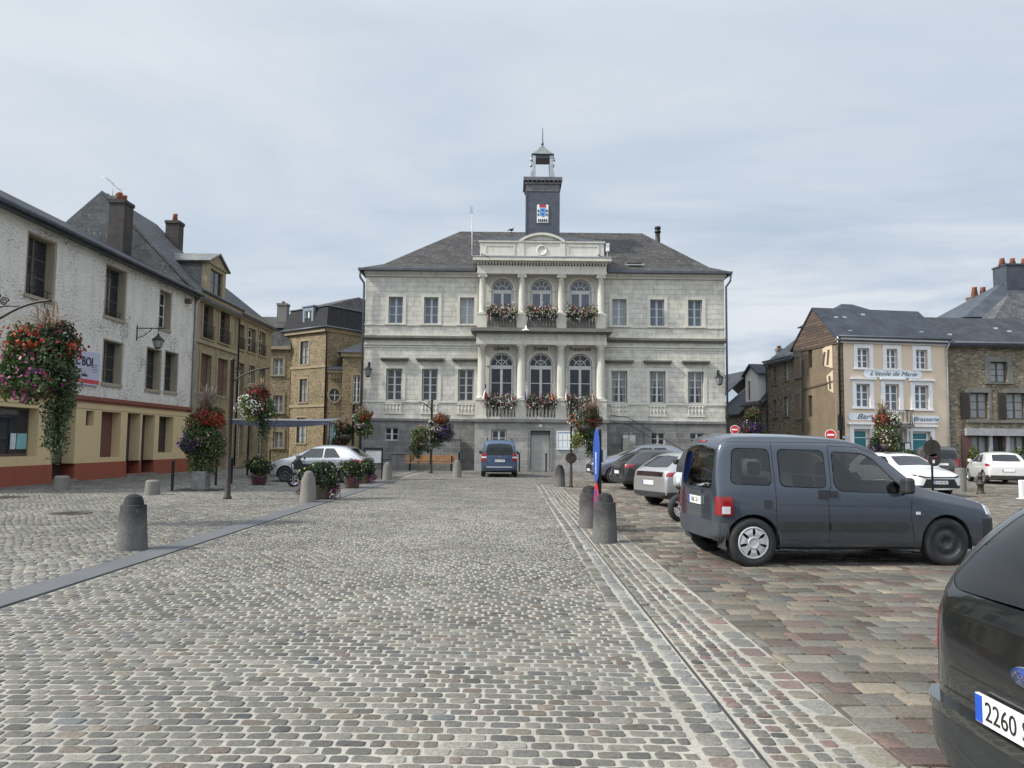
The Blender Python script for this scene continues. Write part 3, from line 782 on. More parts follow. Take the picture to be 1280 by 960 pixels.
for k in range(44): e2.box(-PB+.03+k*.18, -PB+.03+k*.18+.1, PY+.03, PY+.14, 12.31, 12.44)
e2.box(-PB-.06, PB+.06, PY+.02, .1, 12.44, 12.52); e2.box(-PB-.25, PB+.25, PY-.22, .3, 12.52, 12.66); e2.box(-PB-.2, PB+.2, PY-.17, .3, 12.66, 12.74)
e2.build('upper_entablature', G['limeplain'], hall)
MB().box(-PB-.26, PB+.26, PY-.23, -.4, 12.74, 12.79).build('cornice_flashing', G['zinclight'], hall)
atc = MB(); AY = -.55
atc.box(-PB+.15, PB-.15, AY, .6, 12.79, 13.78); atc.box(-PB+.07, PB-.07, AY-.08, .65, 13.78, 13.9)
for a, b in ((-PB+.45, -1.65), (1.55, PB-.45)):
    atc.box(a, b, AY-.035, AY+.01, 12.96, 13.05); atc.box(a, b, AY-.035, AY+.01, 13.55, 13.64); atc.box(a, a+.09, AY-.034, AY+.01, 13.05, 13.55); atc.box(b-.09, b, AY-.034, AY+.01, 13.05, 13.55)
for a in (-1.42, 1.1): atc.box(a, a+.32, AY-.05, AY+.01, 12.8, 13.78)
atc.lathe([(.33,AY+.01),(.33,AY-.05),(.26,AY-.06),(.25,AY-.01),(0,AY-.005)], (0,0,13.3), 24, axis='y')
atc.build('attic', G['limeplain'], hall)
pd_ = MB(); R0 = 2.35; ch_ = 1.42; cz = 13.9-math.sqrt(R0*R0-ch_*ch_)
a0 = math.degrees(math.asin(ch_/R0))
pd_.extrude(arc(0, cz, R0-.14, 90-a0*.97, 90+a0*.97, 18), 'y', AY+.02, .5)
pd_.extrude(arc(0, cz, R0, 90-a0, 90+a0, 18)+arc(0, cz, R0-.15, 90+a0, 90-a0, 18), 'y', AY-.12, .52)
pd_.build('segmental_pediment', G['limeplain'], hall)
pr = MB(); pr.add([(-PB+.05,AY-.1,13.9),(PB-.05,AY-.1,13.9),(PB-.05,4,13.9),(-PB+.05,4,13.9),(-.9,2.2,14.95),(1.1,2.2,14.95),(1.1,4.2,14.95),(-.9,4.2,14.95)], [(0,1,5,4),(1,2,6,5),(2,3,7,6),(3,0,4,7),(4,5,6,7),(0,3,2,1)])
pr.build('portico_roof', G['slatenew'], hall)
# roof, gutters, chimney
rf = MB(); hip_roof(rf, UL-.35, UR+.35, -.35, DEP+.35, 12.16, 16.28, -5.5, 7.3, 6.2, 0, .35)
rfo = rf.build('roof', G['slateold'], hall)
gt = MB()
for (a, b) in ((UL-.42, -PB-.1), (PB+.1, UR+.42)): gt.box(a, b, -.46, -.28, 12.02, 12.16)
gt.box(UL-.42, UL-.28, -.28, DEP, 12.02, 12.16); gt.box(UR+.28, UR+.42, -.28, DEP, 12.02, 12.16)
gt.build('gutter', G['zinc'], hall)
for u, d in ((UL, -1), (UR, 1)):
    MB().tube([(u+d*.33,-.36,12.0),(u+d*.30,-.34,11.6),(u+d*.07,-.2,11.25),(u+d*.07,-.2,10.9),(u+d*.07,-.2,.2)], .065, 10).build('downpipe', G['zinc'], hall)
MB().tube([(8.55,7,14.6),(8.55,7,16.6)], .17, 12).lathe([(.22,16.55),(.24,16.62),(.18,16.7),(.18,16.8),(.24,16.84),(.20,16.98)], (8.55,7,0), 12).build('flue_pipe', G['iron'], hall)
MB().add([(5.3,.86,12.80),(6.5,.86,12.80),(6.35,1.25,13.02),(5.6,1.25,13.02),(5.3,.84,12.95),(6.5,.84,12.95)], [(0,1,2,3),(4,5,2,3),(0,3,4),(1,2,5)]).build('roof_vent_sheet', G['paintwhite'], hall)
ap = MB().tube([(-4.15,-.4,12.85),(-4.3,-.45,13.0),(-4.3,-.45,16.0)], .035, 8); ap.box(-4.45,-4.38,-.5,-.4,15.6,16.05); ap.tube([(-4.42,-.45,15.8),(-4.3,-.45,15.8)], .02, 6)
ap.build('aerial_mast', G['zinclight'], hall)
MB().bevbox(PB-.02, PB+.2, AY, AY+.2, 13.3, 13.8, .03).tube([(PB+.08,AY+.1,13.3),(PB+.05,AY+.1,12.75)], .025, 6).build('siren_box', G['paintwhite'], hall)
# turret
TX, TY, TH = .12, 3.0, 1.06
ts = MB().box(TX-TH, TX+TH, TY-TH, TY+TH, 13.6, 17.78)
for s in (-1, 1): ts.box(TX+s*TH-.05, TX+s*TH+.05, TY-TH-.03, TY-TH+.04, 13.9, 17.727)
ts.build('turret', plain('turret_slate', (.062,.072,.092), .55, .1, .18, 2.5), hall)
tc = MB().box(TX-TH-.03, TX+TH+.03, TY-TH-.03, TY+TH+.03, 17.78, 18.248); tc.box(TX-TH-.1, TX+TH+.1, TY-TH-.1, TY+TH+.1, 18.248, 18.364); tc.box(TX-TH-.2, TX+TH+.2, TY-TH-.2, TY+TH+.2, 18.458, 18.68)
for k in range(8):
    u = TX-TH+.1+k*.275; tc.box(u-.04, u+.04, TY-TH-.17, TY-TH+.05, 18.364, 18.458)
tc.build('turret_cornice', plain('cornice_lead', (.12,.12,.13), .6, .2, .25, 4), hall)
for sx in (-1, 1):
    for sy in (-1, 1):
        ln = MB(); x, y = TX+sx*.55, TY+sy*.55
        ln.extrude([(x-sx*.09,18.68),(x+sx*.24,18.68),(x+sx*.23,19.126),(x+sx*.15,19.333),(x+sx*.10,19.903),(x+sx*.12,20.317),(x-sx*.09,20.317)], 'y', y-.10, y+.10)
        ln.lathe([(.05,0),(.11,.06),(.05,.14),(.08,.2),(.0,.26)], (x+sx*.2,y-.02,19.954), 8)
        ln.build('lantern_pier', G['zinclight'], hall)
MB().box(TX-.60, TX+.60, TY-.60, TY+.60, 20.162, 20.4).build('lantern_beam', G['zinc'], hall)
tr = MB(); q = .74
tr.add([(TX-q,TY-q,20.4),(TX+q,TY-q,20.4),(TX+q,TY+q,20.4),(TX-q,TY+q,20.4),(TX-.40,TY-.40,20.72),(TX+.40,TY-.40,20.72),(TX+.40,TY+.40,20.72),(TX-.40,TY+.40,20.72),(TX,TY,21.28)],
       [(0,1,5,4),(1,2,6,5),(2,3,7,6),(3,0,4,7),(4,5,8),(5,6,8),(6,7,8),(7,4,8),(3,2,1,0)])
tr.build('lantern_roof', plain('verdigris_zinc', (.17,.195,.185), .6, .3, .25, 5), hall)
MB().lathe([(.05,21.2),(.10,21.32),(.06,21.42),(.04,21.55),(.028,22.35),(.0,22.45)], (TX,TY,0), 8).build('finial', G['zinc'], hall)
# arms on the turret: white scrolled panel, red crown, blue shield
YA = TY-TH-.05
ca = MB().extrude([(TX-.37,15.72),(TX+.37,15.72),(TX+.37,16.86),(TX+.28,16.93),(TX+.2,16.85),(TX-.2,16.85),(TX-.28,16.93),(TX-.37,16.86)], 'y', YA, YA+.03).build('coat_of_arms', G['paintwhite'], hall)
MB().extrude([(TX-.2,16.86),(TX-.22,16.72),(TX+.22,16.72),(TX+.2,16.86),(TX,16.89)], 'y', YA-.02, YA-.003).build('crown', G['signred'], ca)
MB().extrude([(TX-.19,16.66),(TX-.19,16.22),(TX,16.08),(TX+.19,16.22),(TX+.19,16.66)], 'y', YA-.02, YA-.003).build('shield', plain('arms_blue', (.10,.28,.62), .5, 0, .1, 8), ca)
k = MB()
for z in (16.55, 16.28): k.extrude([(TX-.07,z-.04),(TX+.07,z-.04),(TX,z+.07)], 'y', YA-.03, YA-.021)
for s in (-1, 1):
    for z in (16.2, 16.45): k.extrude([(TX+s*.22,z),(TX+s*.34,z-.05),(TX+s*.30,z+.03),(TX+s*.35,z+.10),(TX+s*.24,z+.12)], 'y', YA-.02, YA-.003)
for i in range(5): k.extrude([(TX-.3+i*.125,15.78),(TX-.22+i*.125,15.78),(TX-.20+i*.125,15.94),(TX-.28+i*.125,15.98)], 'y', YA-.02, YA-.003)
k.build('scrollwork', G['ink'], ca)
# lettering over the arches
for c, s in zip(bays, ('Liberté', 'Egalité', 'Fraternité')):
    text(hall, 'lettering', s, .33, (c, YW-.012, 7.335), mat=plain('worn_black_letters', (.05,.05,.048), .9, 0, .4, 12), depth=.006, bold=.006)
# outside stairs on the two sides
sl_ = MB()
for i in range(5): sl_.box(-9.9+i*1.02, -8.9+i*1.02+.02, -1.0, -.17, 0, .62+i*.3)
for i in range(5): sl_.box(-9.95+i*1.02, -8.86+i*1.02, -1.05, -.17, .622+i*.3, .70+i*.3)
sl_.build('stair_parapet', G['blue'], hall)
sr_ = MB()
for i in range(10): sr_.box(PB+1.0+i*.36, PB+1.36+i*.36, -1.0, -.17, 0, 2.0-i*.2)
sr_.build('outside_stair', G['blue'], hall)
rl = MB()
for dz in (.9, .5): rl.tube([(PB+.2,-1.0,2.45+dz),(PB+1.3,-1.0,2.3+dz),(PB+4.9,-1.0,.2+dz),(PB+6.2,-1.0,.1+dz)], .022, 6)
for i in range(5): rl.tube([(PB+1.3+i*.9,-1.0,2.0-i*.45),(PB+1.3+i*.9,-1.0,3.2-i*.525)], .018, 6)
rl.build('handrail', G['iron'], hall)
MB().box(5.0, 5.75, -.35, -.17, 1.78, 2.18).build('wall_cabinet', G['framegrey'], hall)
def lantern_on_wall(name, loc, rz, label, group, s=1.0, reach=.55):
    L = empty(name, loc, rz, label, 'wall lantern', group)
    b = MB().box(-.04,.04,-.03,.0,-.35,.25); b.tube([(0,-.02,.18),(0,-reach*.6,.24),(0,-reach,.18)], .022, 6); b.tube([(0,-.02,-.25),(0,-reach*.4,-.05),(0,-reach*.8,.2)], .016, 6)
    b.tube([(0,-reach,.18),(0,-reach,.0)], .012, 6); b.build('bracket', G['iron'], L)
    h = MB().lathe([(.02,.02),(.05,-.02),(.06,-.06),(.21*s,-.17*s),(.22*s,-.20*s)], (0,-reach,0), 6, smooth=False); h.lathe([(.10*s,-.52*s),(.12*s,-.55*s),(.04,-.6*s)], (0,-reach,0), 6, smooth=False)
    for k in range(6):
        a = PI/3*k; h.tube([(.20*s*math.cos(a),-reach+.20*s*math.sin(a),-.2*s),(.11*s*math.cos(a),-reach+.11*s*math.sin(a),-.53*s)], .01, 5)
    h.build('lantern_frame', G['iron'], L)
    MB().lathe([(.185*s,-.205*s),(.105*s,-.52*s)], (0,-reach,0), 6, smooth=False).build('lantern_glass', glass('lantern_glass', (.16,.17,.17), rough=.15), L)
    return L
p = hallF.on(462, 458); lantern_on_wall('wall_lantern', hallF.world(UL+.35, 0, p[1]), 0, 'black wall lantern at the left corner of the pale town hall facade', 'wall lanterns', 1.2, .45)
p = hallF.on(899, 468); lantern_on_wall('wall_lantern', hallF.world(p[0]-.1, 0, p[1]), 0, 'black wall lantern near the right corner of the pale town hall facade', 'wall lanterns', 1.2, .45)
lf = MB().lathe([(.0,.0),(.05,.0),(.06,-.12),(.22,-.2),(.24,-.26),(.0,-.24)], (-.95,PY-.45,8.5), 14); lf.tube([(-.95,PY-.45,8.5),(-.95,PY-.3,8.6)], .02, 6)
lf.build('lamp_globe', G['paintwhite'], hall)
# notice board
nb = empty('notice_board', hallF.world(.95, PY, 1.3), 0, 'white framed notice board on the grey basement wall right of the shutter', 'notice board')
MB().box(0,.98,-.08,0,0,.05).box(0,.98,-.08,0,1.05,1.1).box(0,.05,-.08,0,.05,1.05).box(.93,.98,-.08,0,.05,1.05).build('frame', G['paintwhite'], nb)
MB().box(.05,.93,-.05,-.01,.05,1.05).build('panel', plain('notice_pale_blue', (.42,.52,.60), .3, 0, .15, 3), nb)
pn = MB()
for i in range(3):
    for j in range(2): pn.box(.1+i*.28,.32+i*.28,-.056,-.051,.12+j*.45,.5+j*.45)
pn.build('papers', G['platewhite'], nb)

hall.scale = (1, 1, 1.012)
# ============================================================ left side of the square
LX = -17.0
def opening(F, q, w=0.0):
    """(left px, right px, top py, bottom py) both measured at the left edge -> u0,u1,z0,z1"""
    pl, pr, pt, pb = q
    u0, z1 = F.on(pl, pt, w); _, z0 = F.on(pl, pb, w); u1 = F.on(pr, (pt+pb)/2, w)[0]
    return [u0, u1, z0, z1]
def fill(F, P, q, y=.3, **k):
    a, b, c, d = q
    return window(P, a+.01, b-.01, c+.01, d-.01, y, **k)

G['tan'] = render_mat('tan_surround', (.30,.265,.205), .2, .5)
# --- whitewashed rubble house with the yellow shop floor
FW = Frame(LX, 22.5, 90)
wh = empty('rubble_house', FW.o, FW.a, 'whitewashed rubble stone house above a yellow ground floor with a brick red plinth', 'house')
WL = 18.2; ZB = FW.on(170, 502)[1]; ZE = 9.45; ZP = FW.on(120, 578)[1]
up = [opening(FW, q) for q in [(36,68,290,367), (133.5,156.5,330,394), (200.5,213,362,409)]]
md = [opening(FW, q) for q in [(130,151.5,424,478), (184,200,434,486), (207,221,438.5,488.5)]]
gd = [opening(FW, q) for q in [(-60,46,503,573), (106.5,116,513,532), (126,149,514,572), (158.5,173,516,594), (177,191,518,592), (198,215,520,566), (67,92,500,600)]]
for i in (3, 4, 6): gd[i][2] = .12
m = MB().wall(0, WL, ZB, ZE, 0, .55, up+md)
m.box(0, .5, .55, 9, 0, ZE); m.box(WL-.5, WL, .55, 9, 0, ZE); m.box(.5, WL-.5, 8.5, 9, 0, ZE)
m.build('wall', G['white'], wh)
gdh = [tuple(q) for q in gd]
def clip(h, z0, z1): return [(a, b, max(c, z0), min(d, z1)) for a, b, c, d in h if c < z1-.01 and d > z0+.01]
MB().wall(0, WL, ZP, ZB-.16, -.05, .5, clip(gdh, ZP, ZB-.16)).build('ground_floor', G['sand'], wh)
MB().wall(0, WL, 0, ZP, -.09, .5, clip(gdh, 0, ZP)).build('plinth', G['redbase'], wh)
MB().box(-.03, WL+.02, -.16, .3, ZB-.16, ZB).box(-.01, WL, -.11, .3, ZB-.24, ZB-.162).build('fascia', G['redband'], wh)
MB().box(0, WL, -.056, -.045, gd[2][3]+.04, gd[2][3]+.07).build('string_line', G['ochretrim'], wh)
for q in up+md:
    a, b, c, d = q; sm = MB(); sm.box(a, a+.02, .0, .30, c, d-.02); sm.box(b-.02, b, .0, .30, c, d-.02); sm.box(a+.02, b-.02, .0, .30, d-.02, d-.001)
    sm.box(a-.05, a, -.012, .1, c-.02, d+.05); sm.box(b, b+.12, -.012, .1, c-.02, d+.05); sm.box(a, b, -.013, .1, d, d+.05); sm.box(a-.1, b+.1, -.07, .1, c-.14, c-.02)
    sm.build('window_surround', G['tan'], wh)
for i, q in enumerate(up): fill(FW, wh, q, .3, cols=2, rows=3, frame='framewood' if i < 2 else 'paintwhite')
for q in md: fill(FW, wh, q, .3, cols=2, rows=3, frame='framewood')
fill(FW, wh, gd[0], .3, cols=1, rows=1, frame='framewood', fw=.08)
fill(FW, wh, gd[1], .2, cols=1, rows=1, frame='framewood'); fill(FW, wh, gd[5], .32, cols=2, rows=2, frame='framewood')
MB().box(gd[2][0], gd[2][1], .33, .4, gd[2][2], gd[2][3]).box(gd[2][0]+.1, gd[2][1]-.1, .31, .331, gd[2][2]+.1, gd[2][3]-.5).build('shutter', plain('red_wood_shutter', (.13,.05,.04), .7, 0, .2, 4), wh)
for i in (3, 4, 6):
    a, b, c, d = gd[i]
    dm = MB().box(a, b, .42, .47, 0, d)
    for k in range(2): dm.box(a+.12, b-.12, .405, .421, .25+k*1.0, 1.1+k*1.0)
    dn = dm.build('door', plain('dark_door', (.055,.045,.038), .6, 0, .2, 4), wh)
    MB().lathe([(.0,.33),(.03,.35),(.03,.37),(.015,.38),(.015,.41)], (b-.12,0,1.05), 8, axis='y').build('handle', G['chrome'], dn)
    MB().box(a-.02, b+.02, -.22, .45, 0, .10).build('door_step', G['blue'], wh)
bx = MB()
for q in up[:2]:
    a, b, c, d = q
    for k in range(9): bx.tube([(a+(b-a)*k/8,.08,c),(a+(b-a)*k/8,.08,c+.28)], .012, 5)
    bx.tube([(a,.08,c+.28),(b,.08,c+.28)], .015, 5)
bx.build('window_guard', G['iron'], wh)
a, b, c, d = gd[0]
MB().box(b-1.0,b-.72,.27,.29,c+.25,c+.8).build('window_poster', plain('poster_white', (.50,.54,.56), .5), wh)
MB().box(b-.66,b-.12,.27,.29,c+.25,c+.8).build('window_poster', plain('poster_teal', (.20,.42,.45), .5), wh)
rf = MB(); gable_roof(rf, 0, WL, 0, 9, ZE+.06, 12.0, .35, .16, .15); rf.build('roof', G['slate'], wh)
g_ = MB().tube([(-.2,-.42,ZE-.08),(WL+.1,-.42,ZE-.08)], .09, 10); g_.box(-.1, WL, -.32, .02, ZE-.2, ZE-.02); g_.build('gutter', G['zinc'], wh)
MB().tube([(WL-.05,-.4,ZE-.1),(WL-.05,-.12,ZE-.6),(WL-.05,-.12,.1)], .055, 8).build('downpipe', G['zinclight'], wh)
MB().bevbox(WL-1.3, WL-1.05, -.3, -.02, ZE-.75, ZE-.5, .03).build('floodlight', G['framewood'], wh)
chimney(wh, 16.9, 3.5, 9.8, 14.0, .95, .80, 'brick', 2, .42)
# lantern bracket with pendant lantern
u, z = FW.on(171, 412); L = empty('bracket_lantern', FW.world(u, 0, z), FW.a, 'black iron lantern hanging from a scroll bracket on the whitewashed wall', 'wall lantern', 'wall lanterns')
u2 = 2.5
b = MB().box(-.04,.04,-.05,0,-.75,.3).tube([(0,-.03,.1),(0,-1.9,.1)], .035, 8); b.tube([(0,-.03,-.6),(0,-.5,-.42),(0,-.95,-.05),(0,-1.05,.1)], .028, 8)
b.tube([(0,-1.85,.1),(0,-1.95,.2),(0,-1.85,.25),(0,-1.8,.18)], .02, 6); b.tube([(0,-1.5,.1),(0,-1.5,-.28)], .02, 6)
b.build('bracket', G['iron'], L)
L.scale = (.66, .66, .66)
h = MB().lathe([(.03,-.25),(.09,-.32),(.10,-.4),(.40,-.68),(.40,-.74)], (0,-1.5,0), 6, smooth=False); h.lathe([(.2,-1.22),(.24,-1.25),(.06,-1.33)], (0,-1.5,0), 6, smooth=False)
for k in range(6):
    a = PI/3*k; h.tube([(.37*math.cos(a),-1.5+.37*math.sin(a),-.74),(.22*math.cos(a),-1.5+.22*math.sin(a),-1.23)], .015, 5)
h.build('lantern_frame', G['iron'], L)
MB().lathe([(.35,-.745),(.205,-1.22)], (0,-1.5,0), 6, smooth=False).build('lantern_glass', glass('milky_lantern_glass', (.20,.20,.19), rough=.2), L)
# banner on the wall, partly hidden by the flowers
q = opening(FW, (92,122.5,436,479)); bn = empty('banner', FW.world(q[0], 0, q[2]), FW.a, 'pale lilac advertising banner with dark lettering fixed to the whitewashed wall', 'banner')
W_, H_ = q[1]-q[0], q[3]-q[2]
MB().box(0, W_, -.08, -.05, 0, H_).build('panel', plain('banner_lilac', (.42,.42,.55), .5, 0, .03, 2), bn)
MB().box(0, W_, -.084, -.081, .06, .22).build('red_strip', G['signred'], bn)
text(bn, 'lettering', "C'BOI", .5, (W_*.36, -.085, H_*.68), bold=.012)
MB().lathe([(.30,-.084),(.30,-.081)], (W_*.38,0,H_*.38), 20, axis='y').box(W_*.28,W_*.5,-.0835,-.0805,H_*.24,H_*.31).build('emblem', G['ink'], bn)
MB().lathe([(.16,-.088),(.16,-.085)], (W_*.38,0,H_*.38), 16, axis='y').build('emblem_centre', plain('emblem_violet', (.16,.10,.42), .5), bn)
lm = MB()
for k in range(4): lm.box(W_*.68, W_*.92-.05*(k % 2), -.084, -.081, H_*(.62-.07*k), H_*(.635-.07*k))
lm.build('small_print', G['ink'], bn)

# --- ochre stone house with the tall slate gable and a dormer
F2 = Frame(LX, 40.75, 90)
h2 = empty('ochre_house', F2.o, F2.a, 'ochre stone townhouse with stone dormer, tall slate roof and brown red shutters', 'house')
L2 = F2.u(296.5, 0, 430); E2 = 9.7
uo = [opening(F2, q) for q in [(254.5,266,378,422), (275.5,286.5,386,428)]]
mo = [opening(F2, q) for q in [(251,263.5,441,490), (272,283.5,447,494)]]
go = [opening(F2, q) for q in [(250,262,522,572), (271,282,524,575)]]
go[1][2] = .1
wm = MB().wall(0, L2, 0, E2, 0, .5, uo+mo+go)
wm.box(0, .45, .5, 11, 0, E2); wm.box(L2-.45, L2, .5, 11, 0, E2); wm.box(.45, L2-.45, 10.6, 11, 0, E2)
wm.build('wall', G['ochre'], h2)
tm = MB(); zs2 = F2.on(270, 429)[1]
tm.box(-.01, L2, -.10, .02, zs2-.28, zs2-.08); tm.box(-.01, L2, -.18, .02, E2-.55, E2-.3); tm.box(-.01, L2, -.3, .02, E2-.3, E2-.05)
for q in uo+mo: surround(tm, *q, .2, .04, True)
tm.box(-.02, .5, -.05, .02, 0, E2-.56); tm.box(L2-.4, L2+.01, -.05, .02, 0, E2-.56)
tm.build('stone_trim', G['ochretrim'], h2)
for q in uo: fill(F2, h2, q, .28, cols=2, rows=4, frame='framewood')
for q in mo:
    a, b, c, d = q; s = MB(); n = 14
    for k in range(n): s.box(a+.02, b-.02, .2, .23+.002*(k % 2), c+(d-c)*k/n, c+(d-c)*(k+.9)/n)
    s.box(a, b, .24, .26, c, d); s.build('shutter', G['shutred'], h2)
fill(F2, h2, go[0], .28, cols=2, rows=3, frame='paintwhite')
a, b, c, d = go[1]
dn = MB().box(a, b, .3, .36, 0, d).box(a+.1,b-.1,.28,.301,.2,1.1).box(a+.1,b-.1,.28,.301,1.25,d-.2).build('door', G['framewood'], h2); MB().lathe([(0,.22),(.03,.24),(.02,.29)], (b-.12,0,1.05), 8, axis='y').build('handle', G['chrome'], dn)
gu = MB()
for q in uo:
    a, b, c, d = q; n = 9
    for k in range(n+1): gu.tube([(a+(b-a)*k/n,-.12,c),(a+(b-a)*k/n,-.12,c+.75)], .014, 5)
    for zz in (c+.05, c+.4, c+.75): gu.tube([(a,-.12,zz),(b,-.12,zz)], .018, 5)
gu.build('window_guard', G['iron'], h2)
r2 = MB(); gable_roof(r2, 0, L2, 0, 11, E2, 15.05, .3, .18, .02, 5.3); r2.build('roof', G['slateweath'], h2)
MB().extrude([(.3,E2+.05),(5.3,14.85),(10.7,E2+.05)], 'x', -.06, .3).build('slate_gable', G['slateweath'], h2)
MB().tube([(0,-.36,E2-.02),(L2,-.36,E2-.02)], .085, 10).build('gutter', G['zinc'], h2)
MB().tube([(L2-.1,-.34,E2-.05),(L2-.1,-.14,E2-.5),(L2-.1,-.14,.1)], .05, 8).build('downpipe', G['iron'], h2)
# dormer
du0, dz = F2.on(258, 365, -.3); du1 = F2.on(282.5, 345, -.3)[0]
zt = F2.z(270, 332, -.3)
dm_ = MB().wall(du0, du1, E2, zt, .3, .6, [(du0+.5, du1-.5, E2+.35, zt-.3)])
dm_.extrude([(du0-.12,zt),(du1+.12,zt),((du0+du1)/2,zt+.62)], 'y', .25, .7)
dm_.box(du0-.14, du1+.14, .2, .66, zt-.09, zt+.0)
dw = dm_.build('dormer', G['ochretrim'], h2)
window(dw, du0+.5, du1-.5, E2+.35, zt-.3, .42, 2, 2, 'framewood')
for a in (du0+.06, du1-.2): MB().box(a, a+.14, .6, 5, E2+.2, zt).build('dormer_cheek', G['slatelich'], dw)
dr_ = MB(); cm_ = (du0+du1)/2
dr_.extrude([(du0-.25,zt-.02),(cm_,zt+.76),(du1+.25,zt-.02),(du1+.2,zt-.1),(cm_,zt+.66),(du0-.2,zt-.1)], 'y', .1, 5.0)
dr_.build('dormer_roof', G['slatelich'], dw)
chimney(h2, L2-.4, 4.0, 12.2, 15.1, .75, .8, 'brick', 1, .5)
chimney(h2, 3.9, 6.8, 13, 15.9, .8, 1.3, 'limedirty', 2, .22)
MB().tube([(3.9,6.8,15.8),(3.9,6.8,16.9)], .02, 5).tube([(3.0,6.8,16.85),(4.9,6.8,16.6)], .015, 5).tube([(3.2,6.5,16.7),(3.2,7.1,16.95)], .01, 5).tube([(4.5,6.5,16.6),(4.5,7.1,16.75)], .01, 5).build('television_aerial', G['zinclight'], h2)

# --- lower ochre house beyond it
F3 = Frame(LX, F2.o.y+L2, 90)
h3 = empty('ochre_house', F3.o, F3.a, 'plain yellow stone house with white casements and no shutters, beyond the dormer house', 'house')
L3 = F3.u(339.5, 0, 420); E3 = 9.75
u3 = [opening(F3, q) for q in [(298,305,404,436), (310.5,319,409,439.5), (324,331.5,413.5,443.5)]]
m3 = [opening(F3, q) for q in [(298,304.5,453,494), (311,318,456,494), (324,331,459,495)]]
g3 = [opening(F3, q) for q in [(298,304,528,572), (310,316,528,570), (324,330.5,528,569)]]
wm = MB().wall(0, L3, 0, E3, 0, .45, u3+m3+g3)
wm.box(0, .4, .45, 9, 0, E3); wm.box(L3-.4, L3, .45, 9, 0, E3); wm.box(.4, L3-.4, 8.6, 9, 0, E3); wm.build('wall', G['ochre'], h3)
tm = MB().box(0, L3+.1, -.12, .02, E3-.5, E3-.28); tm.box(0, L3+.12, -.24, .02, E3-.28, E3-.02)
for q in u3+m3: surround(tm, *q, .15, .03, True)
tm.build('stone_trim', G['ochretrim'], h3)
for q in u3+m3+g3: fill(F3, h3, q, .26, cols=2, rows=3, frame='paintwhite')
gu = MB()
for q in u3:
    a, b, c, d = q
    for k in range(8): gu.tube([(a+(b-a)*k/7,-.1,c),(a+(b-a)*k/7,-.1,c+.7)], .014, 5)
    gu.tube([(a,-.1,c+.7),(b,-.1,c+.7)], .018, 5)
gu.build('window_guard', G['iron'], h3)
r3 = MB(); gable_roof(r3, 0, L3, 0, 9, E3+.05, 13.3, .35, .16, .1); r3.build('roof', G['slate'], h3)

# --- recessed house with the stone chimney
F4 = Frame(-23.5, 60.5, 0)
h4 = empty('recessed_house', F4.o, 0, 'ochre rubble house with white casements standing back beside the mansard corner house', 'house')
W4 = F4.u(362, 0, 500); E4 = F4.z(345, 433)
o4 = [opening(F4, q) for q in [(342,353.5,448,469), (342,353,494,516), (342,353,540,560)]]
wm = MB().wall(0, W4, 0, E4, 0, .45, o4); wm.box(0, W4, .46, 8, 0, E4-.1); wm.build('wall', G['ochrerub'], h4)
MB().box(-.05, W4, -.25, .1, E4-.25, E4).build('eaves_cornice', G['ochretrim'], h4)
for q in o4: tm = MB(); surround(tm, *q, .2, .04, True); tm.build('window_surround', G['ochretrim'], h4)
for q in o4: fill(F4, h4, q, .2, cols=2, rows=2, frame='paintwhite', pane='panepale')
zm = F4.z(345, 409)
MB().add([(-.1,-.1,E4),(W4,-.1,E4),(W4,8,E4),(-.1,8,E4),(.3,.5,zm),(W4,.5,zm),(W4,7.5,zm),(.3,7.5,zm)], [(0,1,5,4),(1,2,6,5),(2,3,7,6),(3,0,4,7)]).build('mansard_skirt', G['slateold'], h4)
r4 = MB(); hip_roof(r4, .1, W4+.6, .3, 7.7, zm, F4.z(345, 386), 1.6, W4-.5); r4.build('roof', G['slateold'], h4)
uc = F4.u(351, -3, 390); chimney(h4, uc+.2, 3, zm, F4.z(351, 380, -3), .8, .8, 'limedirty', 1, .2)

# --- corner house with mansard roof
FC = Frame(-18.1, 61.0, -36.5)
hc = empty('corner_house', FC.o, FC.a, 'ochre rubble corner house with dark mansard roof and blue grey dormer', 'house')
WC = FC.u(407, 0, 480); EC = 10.3; DC = 9.0
oc = [opening(FC, q) for q in [(376,385.6,427,456), (375,384,474,503), (371.5,382,522,554)]]
wm = MB().wall(0, WC, 0, EC, 0, .45, oc); wm.box(0, WC, .46, DC, 0, EC-.05); wm.box(WC-.3, WC+.001, 0.002, .46, .0, EC-.06)
wm.build('wall', G['ochrerub'], hc)
for py in (459, 507.5):
    tm = MB(); z = FC.z(385, py); tm.box(-.02, WC+.04, -.06, .02, z-.1, z+.1); tm.box(WC-.02, WC+.05, .02, DC, z-.1, z+.1); tm.build('string_course', G['ochretrim'], hc)
for q in oc: tm = MB(); surround(tm, *q, .12, .03, True); tm.build('window_surround', G['ochretrim'], hc)
tm = MB()
tm.box(-.1, WC+.1, -.22, .1, EC-.32, EC); tm.box(WC-.1, WC+.102, .1, DC, EC-.32, EC)
tm.build('eaves_cornice', G['ochretrim'], hc)
for q in oc: fill(FC, hc, q, .06, cols=2, rows=3, frame='framewood', curtain=(.0, .72), pane='paneclear', back=True)
zm = 12.0
MB().add([(-.15,-.3,EC),(WC+.3,-.3,EC),(WC+.3,DC,EC),(-.15,DC,EC),(.3,.2,zm),(WC-.2,.2,zm),(WC-.2,DC-.2,zm),(.3,DC-.2,zm)], [(0,1,5,4),(1,2,6,5),(2,3,7,6),(3,0,4,7)]).build('mansard_skirt', plain('mansard_slate', (.030,.030,.032), .8, 0, .3, 5, spec=.12), hc)
